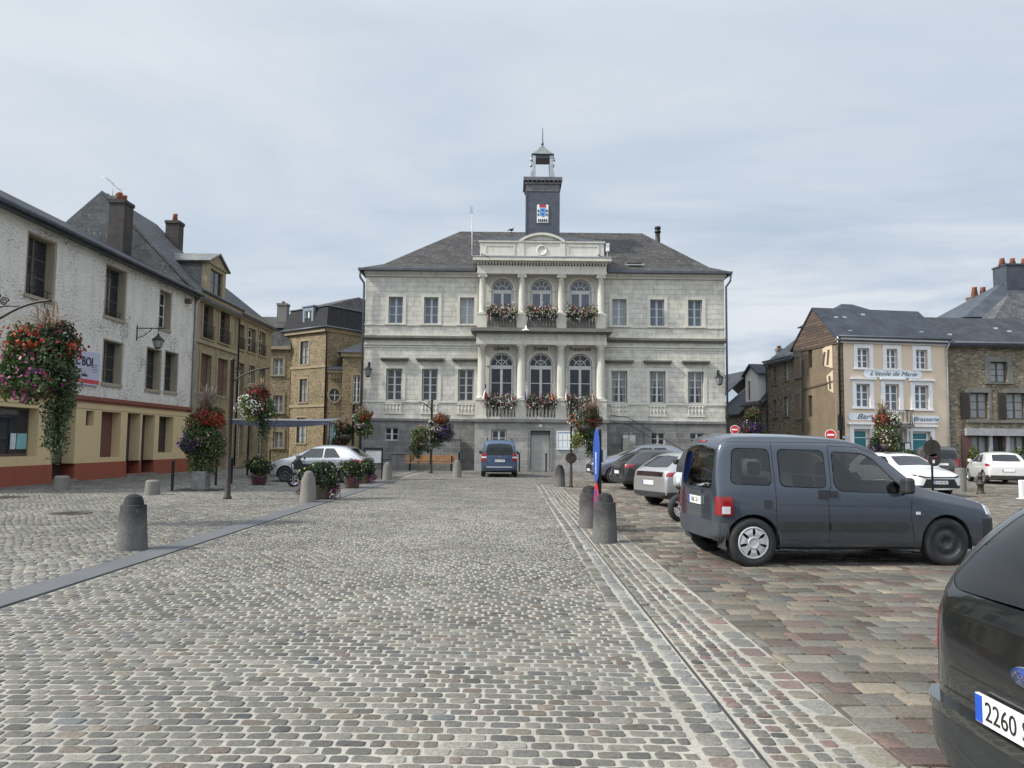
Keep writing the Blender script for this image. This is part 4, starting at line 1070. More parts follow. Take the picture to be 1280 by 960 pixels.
MB().tube([(-.2,-.32,EC+.02),(WC+.32,-.32,EC+.02),(WC+.32,DC,EC+.02)], .08, 8).tube([(.25,.15,zm),(WC-.15,.15,zm),(WC-.15,DC-.2,zm)], .06, 8).build('zinc_edge', G['zinc'], hc)
r4 = MB(); hip_roof(r4, .2, WC-.1, .1, DC-.1, zm, 13.4, 2.2, WC-1.2, 4.2); r4.build('roof', G['slateold'], hc)
u0 = FC.u(380, 0, 395); u1 = FC.u(393, 0, 395)
dmr = MB().wall(u0, u1, EC+.1, zm+.05, -.12, .1, [(u0+.22, u1-.22, EC+.25, zm-.25)]).box(u0, u0+.08, .1, 1, EC+.1, zm+.05).box(u1-.08, u1, .1, 1, EC+.1, zm+.05).box(u0-.08, u1+.08, -.2, 1.2, zm+.05, zm+.15).build('dormer', plain('dormer_blue_grey', (.15,.19,.24), .6, 0, .1, 4), hc)
window(dmr, u0+.22, u1-.22, EC+.25, zm-.25, -.04, 2, 1, 'paintwhite')
MB().tube([(WC+.08,-.3,EC-.1),(WC+.1,-.1,EC-.5),(WC+.1,-.1,.1)], .055, 8).build('downpipe', G['iron'], hc)
chimney(hc, WC-.6, 6.5, 12.5, 14.1, .6, .6, 'limeplain', 1, .3)
# --- annex with the oculus and the round-headed blue door
FA = Frame(-13.75, 57.4, 6)
an = empty('annex', FA.o, FA.a, 'narrow ochre stone annex with a round window and pale blue arched door', 'annex')
a1 = FA.u(428.5, 0, 500); zt = FA.z(418, 463)
dq = opening(FA, (410.5,421,528,600)); dq[2] = .0
uc, zc = FA.on(418, 493.7); ro = .36
wm = MB().wall(0, a1, 0, zt, 0, .4, [(uc-ro, uc+ro, zc-ro*1.35, zc+ro*1.35), tuple(dq)])
for s in (-1, 1):
    for t_ in (-1, 1):
        el = [(uc+s*ro*math.cos(R_(k*9)), zc+t_*ro*1.35*math.sin(R_(k*9))) for k in range(11)]
        wm.extrude(el+[(uc+s*ro, zc+t_*ro*1.35)], 'y', .002, .39)
    r = (dq[1]-dq[0])/2; cx = (dq[0]+dq[1])/2; zz = dq[3]-r
    wm.extrude(arc(cx, zz, r, 90, 0 if s > 0 else 180, 8)+[(cx+s*r, dq[3])], 'y', .002, .39)
wm.box(0, a1, .41, 3, 0, zt-.02); wm.build('wall', G['ochrerub'], an)
tm = MB()
for k in range(6): tm.box(.1+k*(a1-.2)/6, .1+(k+.55)*(a1-.2)/6, -.14, .02, zt-.62, zt-.18)
tm.box(-.04, a1+.04, -.2, .02, zt-.18, zt)
tm.extrude([(uc+(ro+.16)*math.cos(R_(k*15)), zc+(ro*1.35+.16)*math.sin(R_(k*15))) for k in range(24)]+[(uc+(ro+.16), zc-.001), (uc+ro, zc-.001)]+[(uc+ro*math.cos(R_(-k*15)), zc+ro*1.35*math.sin(R_(-k*15))) for k in range(24)], 'y', -.05, .01)
tm.build('stone_trim', G['ochretrim'], an)
ow = MB().box(uc-.03, uc+.03, .2, .25, zc-ro*1.3, zc+ro*1.3).box(uc-ro, uc-.03, .205, .245, zc-.03, zc+.03).box(uc+.03, uc+ro, .205, .245, zc-.03, zc+.03)
f = ow.build('round_window', G['paintwhite'], an); MB().box(uc-ro, uc+ro, .22, .23, zc-ro*1.35, zc+ro*1.35).build('pane', G['pane'], f)
dd = MB().box(dq[0], cx-.01, .2, .25, 0, zz+.02).box(cx+.01, dq[1], .2, .25, 0, zz+.02).extrude(arc(cx, zz+.03, r-.02, 0, 180, 12), 'y', .2, .25)
MB_ = dd.build('door', plain('pale_blue_door', (.30,.52,.60), .5, 0, .08, 4), an); MB().lathe([(0,.14),(.03,.16),(.02,.2)], (cx-.08,0,1.1), 8, axis='y').build('handle', G['chrome'], MB_)
MB().add([(-.1,-.25,zt),(a1+.1,-.25,zt),(a1+.1,3,zt+1.0),(-.1,3,zt+.7),(-.1,-.25,zt+.06),(a1+.1,-.25,zt+.06),(a1+.1,3,zt+1.06),(-.1,3,zt+.76)], [(0,1,2,3),(4,5,6,7),(0,1,5,4),(1,2,6,5),(3,0,4,7),(2,3,7,6)]).build('roof', G['slatenew'], an)
FB = Frame(FA.world(a1+.02, 0, 0).x, FA.world(a1+.02, 0, 0).y-.5, 6)
bb = empty('stair_block', FB.o, FB.a, 'taller ochre rubble stair block with sloping slate roof touching the town hall corner', 'annex')
b1 = 4.0; zt2 = FB.z(440, 441)
q = opening(FB, (441.5,450,469,503))
wm = MB().wall(0, b1, 0, zt2, 0, .4, [tuple(q)]); wm.box(0, b1, .41, 4, 0, zt2-.02); wm.build('wall', G['ochrerub'], bb)
tm = MB().box(-.12, b1, -.18, .02, zt2-.3, zt2); surround(tm, *q, .14, .04, True); tm.build('stone_trim', G['ochretrim'], bb)
fill(FB, bb, q, .2, cols=2, rows=4, frame='paintwhite')
MB().add([(-.4,-.35,zt2),(b1,-.35,zt2),(b1,4,zt2),(-.4,4,zt2),(2.2,1.8,zt2+1.4),(b1,1.8,zt2+1.4)], [(0,1,5,4),(1,2,5),(2,3,4,5),(3,0,4),(0,1,2,3)]).build('roof', G['slatenew'], bb)

# --- terrace awning
aw_ = empty('terrace_awning', (-10.2, 34.0, 0), 0, 'blue grey terrace awning on thin posts in front of the ochre houses', 'awning')
c = MB(); n = 8; vs = []
for r in range(2):
    for i in range(n+1):
        x = -2.3+4.5*i/n; vs.append((x, 0 if r == 0 else 2.6, 2.52-.10*math.sin(PI*i/n)+.25*r))
c.add(vs, [(i,i+1,n+2+i,n+1+i) for i in range(n)], 0, True)
c.extrude([(-2.3,2.54),(-2.3,2.40)]+[(-2.3+4.5*i/n, 2.40-.16*math.sin(PI*i/n)) for i in range(1,n)]+[(2.2,2.40),(2.2,2.54)], 'y', -.03, 0)
c.build('canopy', plain('awning_blue_grey', (.075,.08,.115), .8, 0, .15, 2), aw_)
MB().tube([(-2.32,-.02,2.56),(2.22,-.02,2.56)], .035, 8).build('front_bar', G['framegrey'], aw_)
for x, y in ((-2.25, 0), (2.15, 0), (-2.25, 2.55), (2.15, 2.55)):
    MB().tube([(x,y,0),(x,y,2.5)], .045, 8).build('post', G['iron'], aw_)
# ============================================================ right side of the square
BA = 8.0
FR = Frame(19.15, 45.0, BA)
bar = empty('cream_bar', FR.o, FR.a, 'cream rendered bar with white window surrounds and handwritten name boards', 'bar')
BW = FR.u(1185, 0, 500); EB = FR.z(1110, 424); BD = 5.0
ub = [opening(FR, q) for q in [(1071.5,1086.5,435,460), (1107.8,1121.6,436,461), (1144.6,1159,437,461.5)]]
mbq = [opening(FR, q) for q in [(1070,1087.2,479.6,509), (1106,1123.8,480,513), (1143,1160.6,481.5,511.5)]]
gb = [opening(FR, q) for q in [(1067,1088,536,600), (1140,1164,539,600)]]
gc = opening(FR, (1108,1134,536,600))
for q in gb+[gc]: q[2] = .05 if q is gc else .35
wm = MB().wall(0, BW, .3, EB, 0, .4, ub+mbq+gb+[(gc[0], gc[1], .3, gc[3])]); wm.box(BW-.35, BW, .4, BD, 0, EB-.02); wm.box(.0, BW-.35, BD-.3, BD, 0, EB-.02)
wm.build('wall', G['cream'], bar)
MB().wall(-.02, BW+.02, 0, .3, -.04, .4, [(gc[0], gc[1], 0, .3)]).build('plinth', G['limedirty'], bar)
for q in ub: tm = MB(); surround(tm, *q, .24, .04, True); tm.build('window_surround', G['trimwhite'], bar)
for q in mbq: tm = MB(); surround(tm, *q, .26, .04, True); tm.box(q[0]-.36, q[1]+.36, -.16, .02, q[3]+.26, q[3]+.36); tm.build('window_surround', G['trimwhite'], bar)
for q in gb+[gc]: tm = MB(); surround(tm, *q, .26, .05, False); tm.box(q[0]-.38, q[1]+.38, -.18, .02, q[3]+.26, q[3]+.38); tm.build('window_surround', G['trimwhite'], bar)
tm = MB()
tm.box(-.06, BW+.02, -.12, .02, EB-.3, EB-.12); tm.box(-.1, BW+.05, -.22, .02, EB-.12, EB+.04)
tm.build('eaves_cornice', G['trimwhite'], bar)
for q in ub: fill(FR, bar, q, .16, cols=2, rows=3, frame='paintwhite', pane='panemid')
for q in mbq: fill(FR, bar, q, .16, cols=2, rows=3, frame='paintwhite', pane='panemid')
for q in gb:
    f = fill(FR, bar, q, .2, cols=1, rows=1, frame='paintwhite', pane='paneteal', roff=[.82], fw=.12)
dn = fill(FR, bar, gc, .2, cols=2, rows=2, frame='paintwhite', pane='panepale', fw=.12, name='door'); MB().tube([(gc[1]-.35,.14,1.0),(gc[1]-.35,.14,1.25)], .015, 6).build('handle', G['chrome'], dn)
# boards
def board(p0, p1, s, size):
    u0, z0 = FR.on(*p0, .06); u1, z1 = FR.on(*p1, .06); r = (z1-z0)/2; zc = (z0+z1)/2
    b = MB().extrude(arc(u1-r, zc, r, -90, 90, 8)+arc(u0+r, zc, r, 90, 270, 8), 'y', -.07, -.02).build('name_board', plain('pale_board', (.62,.66,.70), .6, 0, .05, 3), bar)
    text(b, 'lettering', s, size, ((u0+u1)/2, -.075, zc), shear=.45, sx=1.22 if len(s) > 4 else 1.3, depth=.004)
board((1079.5,471.5), (1152.5,463.5), 'L’étoile de Marie', .36)
board((1060.5,525), (1096,516.5), 'Bar', .44); board((1139.5,528.5), (1174.5,519.8), 'Brasserie', .36)
# balcony
u0, z0 = FR.on(1104, 531, .5); u1 = FR.u(1140, .5, 520); z1 = FR.z(1125, 513, .5)
MB().box(u0, u1, -.75, 0, z0-.12, z0).build('balcony_slab', G['limedirty'], bar)
bl = MB(); n = 14
for i in range(n+1): x = u0+.03+(u1-u0-.06)*i/n; bl.tube([(x,-.72,z0),(x+.03*(-1)**i,-.72,(z0+z1)/2),(x,-.72,z1)], .014, 5)
for i in range(1, 5):
    for x in (u0+.03, u1-.03): bl.tube([(x,-.72+.15*i,z0),(x,-.72+.15*i,z1)], .014, 5)
for zz in (z0+.06, z1): bl.tube([(u0+.03,0,zz),(u0+.03,-.72,zz),(u1-.03,-.72,zz),(u1-.03,0,zz)], .022, 6)
bl.build('balcony_railing', G['iron'], bar)
# menu board, house number
u0, z0 = FR.on(1130.5, 564, .1); u1, z1 = FR.on(1138.8, 553, .1)
mn = MB().box(u0, u1, -.1, -.06, z0, z1).build('menu_board', G['ink'], bar); MB().box(u0+.06, u1-.06, -.106, -.101, z0+.06, z1-.06).build('menu_sheet', G['platewhite'], mn)
u0, z0 = FR.on(1054, 548, .02); MB().box(u0, u0+.34, -.02, -.0, z0, z0+.13).build('street_plate', plain('plate_blue_white', (.42,.48,.58), .4, 0, .2, 9), bar)
rf = MB(); gable_roof(rf, 0, BW, 0, 5.2, EB+.08, 10.3, .22, .12, .12, 2.6); rf.build('roof', G['slatenew'], bar)
v = MB()
for px, py in ((1050,396.5),(1061,396.5),(1088,392),(1064,415),(1154.5,416)):
    u, z = FR.on(px, py, -1.3 if py < 400 else -.45)
    y = (z-EB)/((10.3-EB)/2.6); v.extrude([(y-.02,z-.05),(y+.22,z+.10),(y+.02,z+.12)], 'x', u-.12, u+.12)
v.build('roof_vent', G['zinclight'], bar)
MB().tube([(-.1,-.28,EB+.06),(BW+.15,-.28,EB+.06)], .075, 8).build('gutter', G['zinc'], bar)
MB().tube([(.02,-.2,EB),(.02,-.1,EB-.5),(.02,-.1,1.4)], .06, 8).box(-.12,.12,-.2,-.02,2.6,3.5).build('downpipe', G['iron'], bar)
MB().tube([(BW+.1,-.28,EB),(BW-.05,-.1,EB-.5),(BW-.05,-.1,.1)], .05, 8).build('downpipe', G['zinclight'], bar)
hr = MB(); uc = FR.u(1086, -4, 380); hip_roof(hr, uc-2.4, uc+2.4, 4, 9, 10.0, at(1086,378.5,51.5).z, uc-.4, uc+.4); hr.build('rear_roof', G['slatenew'], bar)
# side wall facing the lane: boarded gable, daub, exposed timber
A2 = R_(BA)
dirv = Vector((-math.sin(A2), math.cos(A2), 0))
FS = Frame(*(FR.o+dirv*BD).xy, BA-90)
so = [opening(FS, q) for q in [(1010.3,1015.2,438,460), (1010.3,1015.2,494.5,521)]]
sw = empty('side_wall_group', FR.o, 0) if False else None
def bar_local(F, mb, name, mat, parent):                    # build in the side frame, then parent to the house
    o = mb.build(name, mat, None)
    M_ = Matrix.Translation(F.o) @ Matrix.Rotation(F.a, 4, 'Z')
    o.data.transform((Matrix.Translation(parent.location) @ Matrix.Rotation(parent.rotation_euler.z, 4, 'Z')).inverted() @ M_)
    o.parent = parent
    return o
bar_local(FS, MB().wall(0, BD, 0, EB-.35, 0, .35, so), 'side_wall', G['daub'], bar)
bar_local(FS, MB().extrude([(-.1,EB-.36),(BD+.05,EB-.36),(BD+.1,EB),(2.4,10.18),(-.1,EB)], 'y', -.06, .3), 'boarded_gable', G['boards'], bar)
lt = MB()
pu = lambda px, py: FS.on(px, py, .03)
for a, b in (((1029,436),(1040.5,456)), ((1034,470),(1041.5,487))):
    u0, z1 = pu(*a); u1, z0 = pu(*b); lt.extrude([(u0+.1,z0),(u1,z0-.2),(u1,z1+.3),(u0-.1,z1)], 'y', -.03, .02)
bar_local(FS, lt, 'sunlit_plaster', render_mat('sunlit_plaster_tone', (.52,.43,.31), .15, .3), bar)  # plaster between the timbers, warm sunlight put into its pale colour
tb = MB()
for a, b in (((1031,440),(1029,456)), ((1036,437),(1034.5,456)), ((1037,470),(1038,486)), ((1003.5,450),(1003.5,540))):
    (u0, z0), (u1, z1) = pu(*a), pu(*b); tb.extrude([(u0-.09,z0),(u0+.09,z0),(u1+.09,z1),(u1-.09,z1)], 'y', -.06, .015)
u0, z0 = pu(1003, 487); u1, z1 = pu(1041, 477); tb.extrude([(u0,z0-.05),(u1,z1-.05),(u1,z1+.05),(u0,z0+.05)], 'y', -.05, .014)
bar_local(FS, tb, 'timber_beams', plain('old_timber', (.075,.055,.042), .85, 0, .3, 4), bar)
for q in so:
    m = MB().box(q[0], q[1], .2, .24, q[2], q[3]); bar_local(FS, m, 'shutter', plain('grey_shutter', (.07,.075,.08), .7, 0, .2, 4), bar)
# rubble house further up the lane
FL = Frame(*(FR.o+dirv*8.9).xy, BA-90)
ll = empty('rubble_house', FL.o, FL.a, 'grey brown rubble house with pale window frames joined to the cream bar side wall', 'house')
LLW = 3.86; EL = FL.z(985, 447)
lo = [opening(FL, q) for q in [(967,971,459,480), (980,985.3,453,475.5), (994.4,1000.5,447,472), (967,971,500,521), (980,985.3,496,520), (994.4,1000.5,493,523), (990,999.5,547,565)]]
wm = MB().wall(0, LLW, 0, EL, 0, .4, lo); wm.box(0, LLW, .41, 6, 0, EL-.03); wm.build('wall', G['greyrub'], ll)
tm = MB()
for q in lo[:6]: surround(tm, *q, .14, .03, True); tm.box(q[0]-.16, q[1]+.16, -.034, .02, q[3]+.142, q[3]+.3)
tm.build('stone_trim', G['limedirty'], ll)
for q in lo: fill(FL, ll, q, .18, cols=2, rows=3, frame='paintwhite', pane='panepale')
rf = MB(); gable_roof(rf, 0, LLW, 0, 6, EL+.05, EL+2.3, .3, .12, .04); rf.build('roof', G['slate'], ll)
MB().tube([(-.05,-.3,EL),(LLW,-.3,EL)], .07, 8).tube([(.0,-.28,EL),(.02,-.08,EL-.4),(.02,-.08,0)], .05, 8).build('gutter', G['zinc'], ll)
# low houses closing the lane
F5 = Frame(*(FR.o+dirv*12.7).xy, BA-90)
l5 = empty('low_house', F5.o, F5.a, 'low stone house in the lane with a white gabled dormer', 'house')
E5 = 4.9; wm = MB().wall(0, 3.6, 0, E5, 0, .35, [(.5,1.1,1.2,2.8),(2.2,2.8,1.2,2.8)]); wm.box(0, 3.6, .36, 6, 0, E5-.02); wm.build('wall', G['greyrub'], l5)
for a in (.5, 2.2): window(l5, a, a+.6, 1.2, 2.8, .15, 2, 3, 'paintwhite', 'panepale')
dq = MB().wall(.5, 2.6, E5-.3, 6.9, -.08, .2, [(.85,1.25,E5+.1,6.4)]).extrude([(.4,6.9),(2.7,6.9),(1.55,7.5)], 'y', -.08, .2).box(.5,.6,.2,2.5,E5,6.9).box(2.5,2.6,.2,2.5,E5,6.9).build('dormer', G['trimwhite'], l5)
MB().box(.86, 1.24, .0, .05, E5+.1, 6.4).build('shutter', G['redbase'], dq)
MB().extrude([(.25,6.82),(1.55,7.62),(2.85,6.82),(2.85,6.72),(1.55,7.5),(.25,6.72)], 'y', -.3, 2.6).build('dormer_roof', G['slatenew'], dq)
rf = MB(); gable_roof(rf, 0, 3.6, 0, 6, E5+.05, 8.0, .3, .12, .03); rf.build('roof', G['slate'], l5)
chimney(l5, .9, 2.4, 7.0, 8.9, .34, .34, 'limedirty', 1, .2)
F6 = Frame(*(FR.o+dirv*17.5).xy, BA-90)
l6 = empty('low_house', F6.o, F6.a, 'low rubble house with a broad slate roof and short pale chimney in the lane', 'house')
E6 = 4.3; wm = MB().wall(0, 4.7, 0, E6, 0, .35, [(.9,1.5,1.4,2.9),(2.6,3.2,1.4,2.9)]); wm.box(0, 4.7, .36, 6, 0, E6-.02); wm.build('wall', G['greyrub'], l6)
for a in (.9, 2.6): window(l6, a, a+.6, 1.4, 2.9, .15, 2, 3, 'paintwhite', 'panepale')
rf = MB(); gable_roof(rf, 0, 4.7, 0, 6, E6+.05, 6.9, .35, .12, .03); rf.build('roof', G['slate'], l6)
chimney(l6, 2.6, 2.6, 6, 7.6, .9, .6, 'limeplain', 1, .2)
F7 = Frame(*(FR.o+dirv*24).xy, BA-90)
l7 = empty('low_house', F7.o, F7.a, 'cream rendered house glimpsed at the end of the lane against the town hall edge', 'house')
wm = MB().box(0, 6.4, 0, 6, 0, 5.2); wm.build('wall', G['trimwhite'], l7)
for a in (1.2, 3.9): window(l7, a, a+.8, 2.9, 4.3, -.02, 2, 3, 'framewood')
rf = MB(); gable_roof(rf, 0, 6.4, 0, 6, 5.25, 7.9, .3, .12, .05); rf.build('roof', G['slate'], l7)

# --- rubble house right of the bar
p = FR.world(BW+.06, .1, 0)
FT = Frame(p.x, p.y, 3)
st_ = empty('stone_house', FT.o, FT.a, 'dark rubble stone house with brown shutters and an old grey shopfront', 'house')
TW = 16.0; ET = FT.z(1230, 430)
to = [opening(FT, (1237,1259,452,478))]
tmid = [opening(FT, q) for q in [(1212.6,1236,490.6,523), (1258,1282,491,524)]]
tg = [opening(FT, q) for q in [(1215,1236,545,600), (1240,1257,545,600), (1262,1283,545,600)]]
for i, q in enumerate(tg): q[2] = .02 if i == 1 else .45
ex = [(9.2,10.4,4.4,6.0), (12.2,13.4,4.4,6.0), (9.4,10.6,.8,2.6), (12.2,13.4,.8,2.6)]
wm = MB().wall(0, TW, 0, ET, 0, .45, to+tmid+tg+ex); wm.box(0, .4, .45, 8, 0, ET-.02); wm.box(TW-.4, TW, .45, 8, 0, ET-.02); wm.box(.4, TW-.4, 7.6, 8, 0, ET-.02)
wm.build('wall', G['greyrub'], st_)
tm = MB(); surround(tm, *to[0], .32, .04, True)
z = FT.z(1230, 527); tm.box(tmid[0][0]-.3, tmid[1][1]+.3, -.12, .02, z-.06, z+.1)
for q in tmid: tm.box(q[0]-.2, q[1]+.2, -.03, .02, q[3], q[3]+.28); tm.box(q[1], q[1]+.16, -.03, .02, q[2], q[3])
tm.build('stone_trim', G['limedirty'], st_)
sf = MB(); z0, z1 = FT.z(1240, 544.5, .2), FT.z(1240, 535.5, .2); u0 = FT.u(1208, .2, 540)
sf.box(u0, tg[2][1]+.4, -.25, .02, z0, z1)
for x in (tg[0][1]+.1, tg[1][1]+.12): sf.box(x-.1, x+.1, -.12, .02, 0, z0)
sf.build('shopfront', plain('grey_shopfront', (.30,.30,.31), .7, 0, .15, 3), st_)
fill(FT, st_, to[0], .2, cols=2, rows=3, frame='framewood', pane='panepale')
for q in tmid+ex: fill(FT, st_, q, .2, cols=2, rows=3, frame='framewood', pane='panepale' if q in tmid else 'pane')
for q in (tg[0], tg[2]): fill(FT, st_, q, .2, cols=2, rows=2, frame='framewood', pane='panepale')
dn = fill(FT, st_, tg[1], .25, cols=1, rows=1, frame='shutdark', pane='pane', fw=.16, name='door', roff=[.35]); MB().lathe([(0,.14),(.03,.16),(.02,.22)], (tg[1][1]-.2,0,1.05), 8, axis='y').build('handle', G['chrome'], dn)
for q, (pa, pb) in zip(tmid, ((1201,1212), (1247.5,1257.5))):
    a, b = FT.u(pa, .05, 505), FT.u(pb, .05, 505); s = MB().box(a, b, -.06, -.02, q[2], q[3])
    for k in range(12): s.box(a+.06, b-.06, -.075, -.06, q[2]+.08+(q[3]-q[2]-.16)*k/12, q[2]+.05+(q[3]-q[2]-.16)*(k+.8)/12)
    s.build('shutter', G['shutdark'], st_)
a, b = FT.u(1202, .05, 560), FT.u(1213.5, .05, 560); MB().box(a, b, -.07, -.02, .3, z0).build('shutter', G['shutred'], st_)
rf = MB(); gable_roof(rf, 0, TW, 0, 8, ET+.08, 10.15, .3, .12, -.02, 3.7); rf.build('roof', G['slate'], st_)
MB().tube([(0,-.33,ET+.02),(TW,-.33,ET+.02)], .075, 8).build('gutter', G['zinc'], st_)
v = MB()
for px, py in ((1193,419), (1265,408), (1277,413)):
    u, z = FT.on(px, py, -.6); y = (z-ET)/((10.15-ET)/3.7); v.extrude([(y-.02,z-.05),(y+.3,z+.14),(y+.02,z+.16)], 'x', u-.11, u+.11)
v.build('roof_vent', G['zinclight'], st_)
# --- taller slate-hung house behind it
FU = Frame(34.0, 57.0, 0)
tu = empty('slate_house', FU.o, 0, 'tall slate hung house with a broad slate chimney and terracotta pots behind the stone house', 'house')
ub_, zl = FU.on(1205, 396)
MB().box(ub_+.3, 16, 0.3, 8, 0, zl).build('wall', G['greyrub'], tu)
ut, zt_ = FU.on(1247, 358, -3)
rf = MB(); hip_roof(rf, ub_, 17, 0, 8, zl, zt_+.6, ut+1.0, 14, 3.5); rf.build('roof', G['slatepale'], tu)
uc, zc = FU.on(1246.5, 331, -2.5); uc += .7; ck = MB().box(uc, uc+5.2, 2.5, 4.2, zl+.8, zc); ck.box(uc-.06, uc+5.26, 2.44, 4.26, zc, zc+.12)
ch = ck.build('slate_chimney', G['slatepale'], tu)
for px in (1254.5, 1267.5, 1282):
    u = FU.u(px, -3, 325); MB().lathe([(.27,zc+.12),(.16,zc+.62),(.18,zc+.64),(.18,zc+.7),(.1,zc+.7)], (u,3.2,0), 12).build('chimney_pot', G['terracotta'], ch)
u0, z1 = FU.on(1216.5, 369.5, -5); u1 = FU.u(1238, -5, 375)
ck = MB().box(u0, u1, 5, 6, zl, z1-.12).box(u0-.05, u1+.05, 4.95, 6.05, z1-.12, z1).build('chimney', G['greyrub'], tu)
for k in (.3, .8): MB().lathe([(.27,z1),(.18,z1+.72),(.2,z1+.74),(.2,z1+.8),(.12,z1+.8)], (u0+(u1-u0)*k,5.5,0), 12).build('chimney_pot', G['terracotta'], ck)
FV = Frame(34.0, 54.5, 0)
lv = empty('lichened_house', FV.o, 0, 'house with a lichen spotted slate hip roof behind the stone house at the right edge', 'house')
u0 = FV.u(1241, 0, 400); MB().box(u0+.3, 14, .3, 2.2, 0, 10.6).build('wall', G['greyrub'], lv)
ua, za = FV.on(1261, 367, -1.2)
rf = MB(); hip_roof(rf, u0, 14.5, 0, 2.4, FV.z(1241, 401), za, ua, 13, 1.2); rf.build('roof', G['slateweath'], lv)
# ============================================================ vehicles
def lerp_prof(prof, x):
    if x <= prof[0][0]: return prof[0][1]
    for (a, va), (b, vb) in zip(prof, prof[1:]):
        if x <= b: return va+(vb-va)*(x-a)/(b-a) if b > a else vb
    return prof[-1][1]
DG = bpy.context.evaluated_depsgraph_get
def evalmesh(o):
    bpy.context.view_layer.update()
    return bpy.data.meshes.new_from_object(o.evaluated_get(DG()))
def boolean(me, cutter, op):
    o = bpy.data.objects.new('tmp', me); COL.objects.link(o)
    c = bpy.data.objects.new('cut', cutter); COL.objects.link(c)
    m = o.modifiers.new('b', 'BOOLEAN'); m.operation = op; m.object = c; m.solver = 'EXACT'
    r = evalmesh(o)
    bpy.data.objects.remove(o); bpy.data.objects.remove(c)
    return r
def mesh_of(mb):
    o = mb.build('tmp', G['cabin']); me = o.data; bpy.data.objects.remove(o); return me
def shrink(poly, k=.975, d=.0):
    cx = sum(p[0] for p in poly)/len(poly); cy = sum(p[1] for p in poly)/len(poly)
    out = []
    for x, y in poly:
        v = Vector((x-cx, y-cy)); l = v.length; out.append((cx+v.x*(l-.012)/l, cy+v.y*(l-.012)/l))
    return out
def rounded(poly, r=.04, n=4):
    out = []; N = len(poly)
    for i in range(N):
        p0, p, p1 = Vector(poly[i-1]), Vector(poly[i]), Vector(poly[(i+1) % N])
        a, b = (p0-p), (p1-p); k = min(r, a.length*.4, b.length*.4)
        A, B = p+a.normalized()*k, p+b.normalized()*k
        for j in range(n+1):
            t = j/n; q = A*(1-t)**2+p*2*t*(1-t)+B*t*t; out.append((q.x, q.y))
    return out

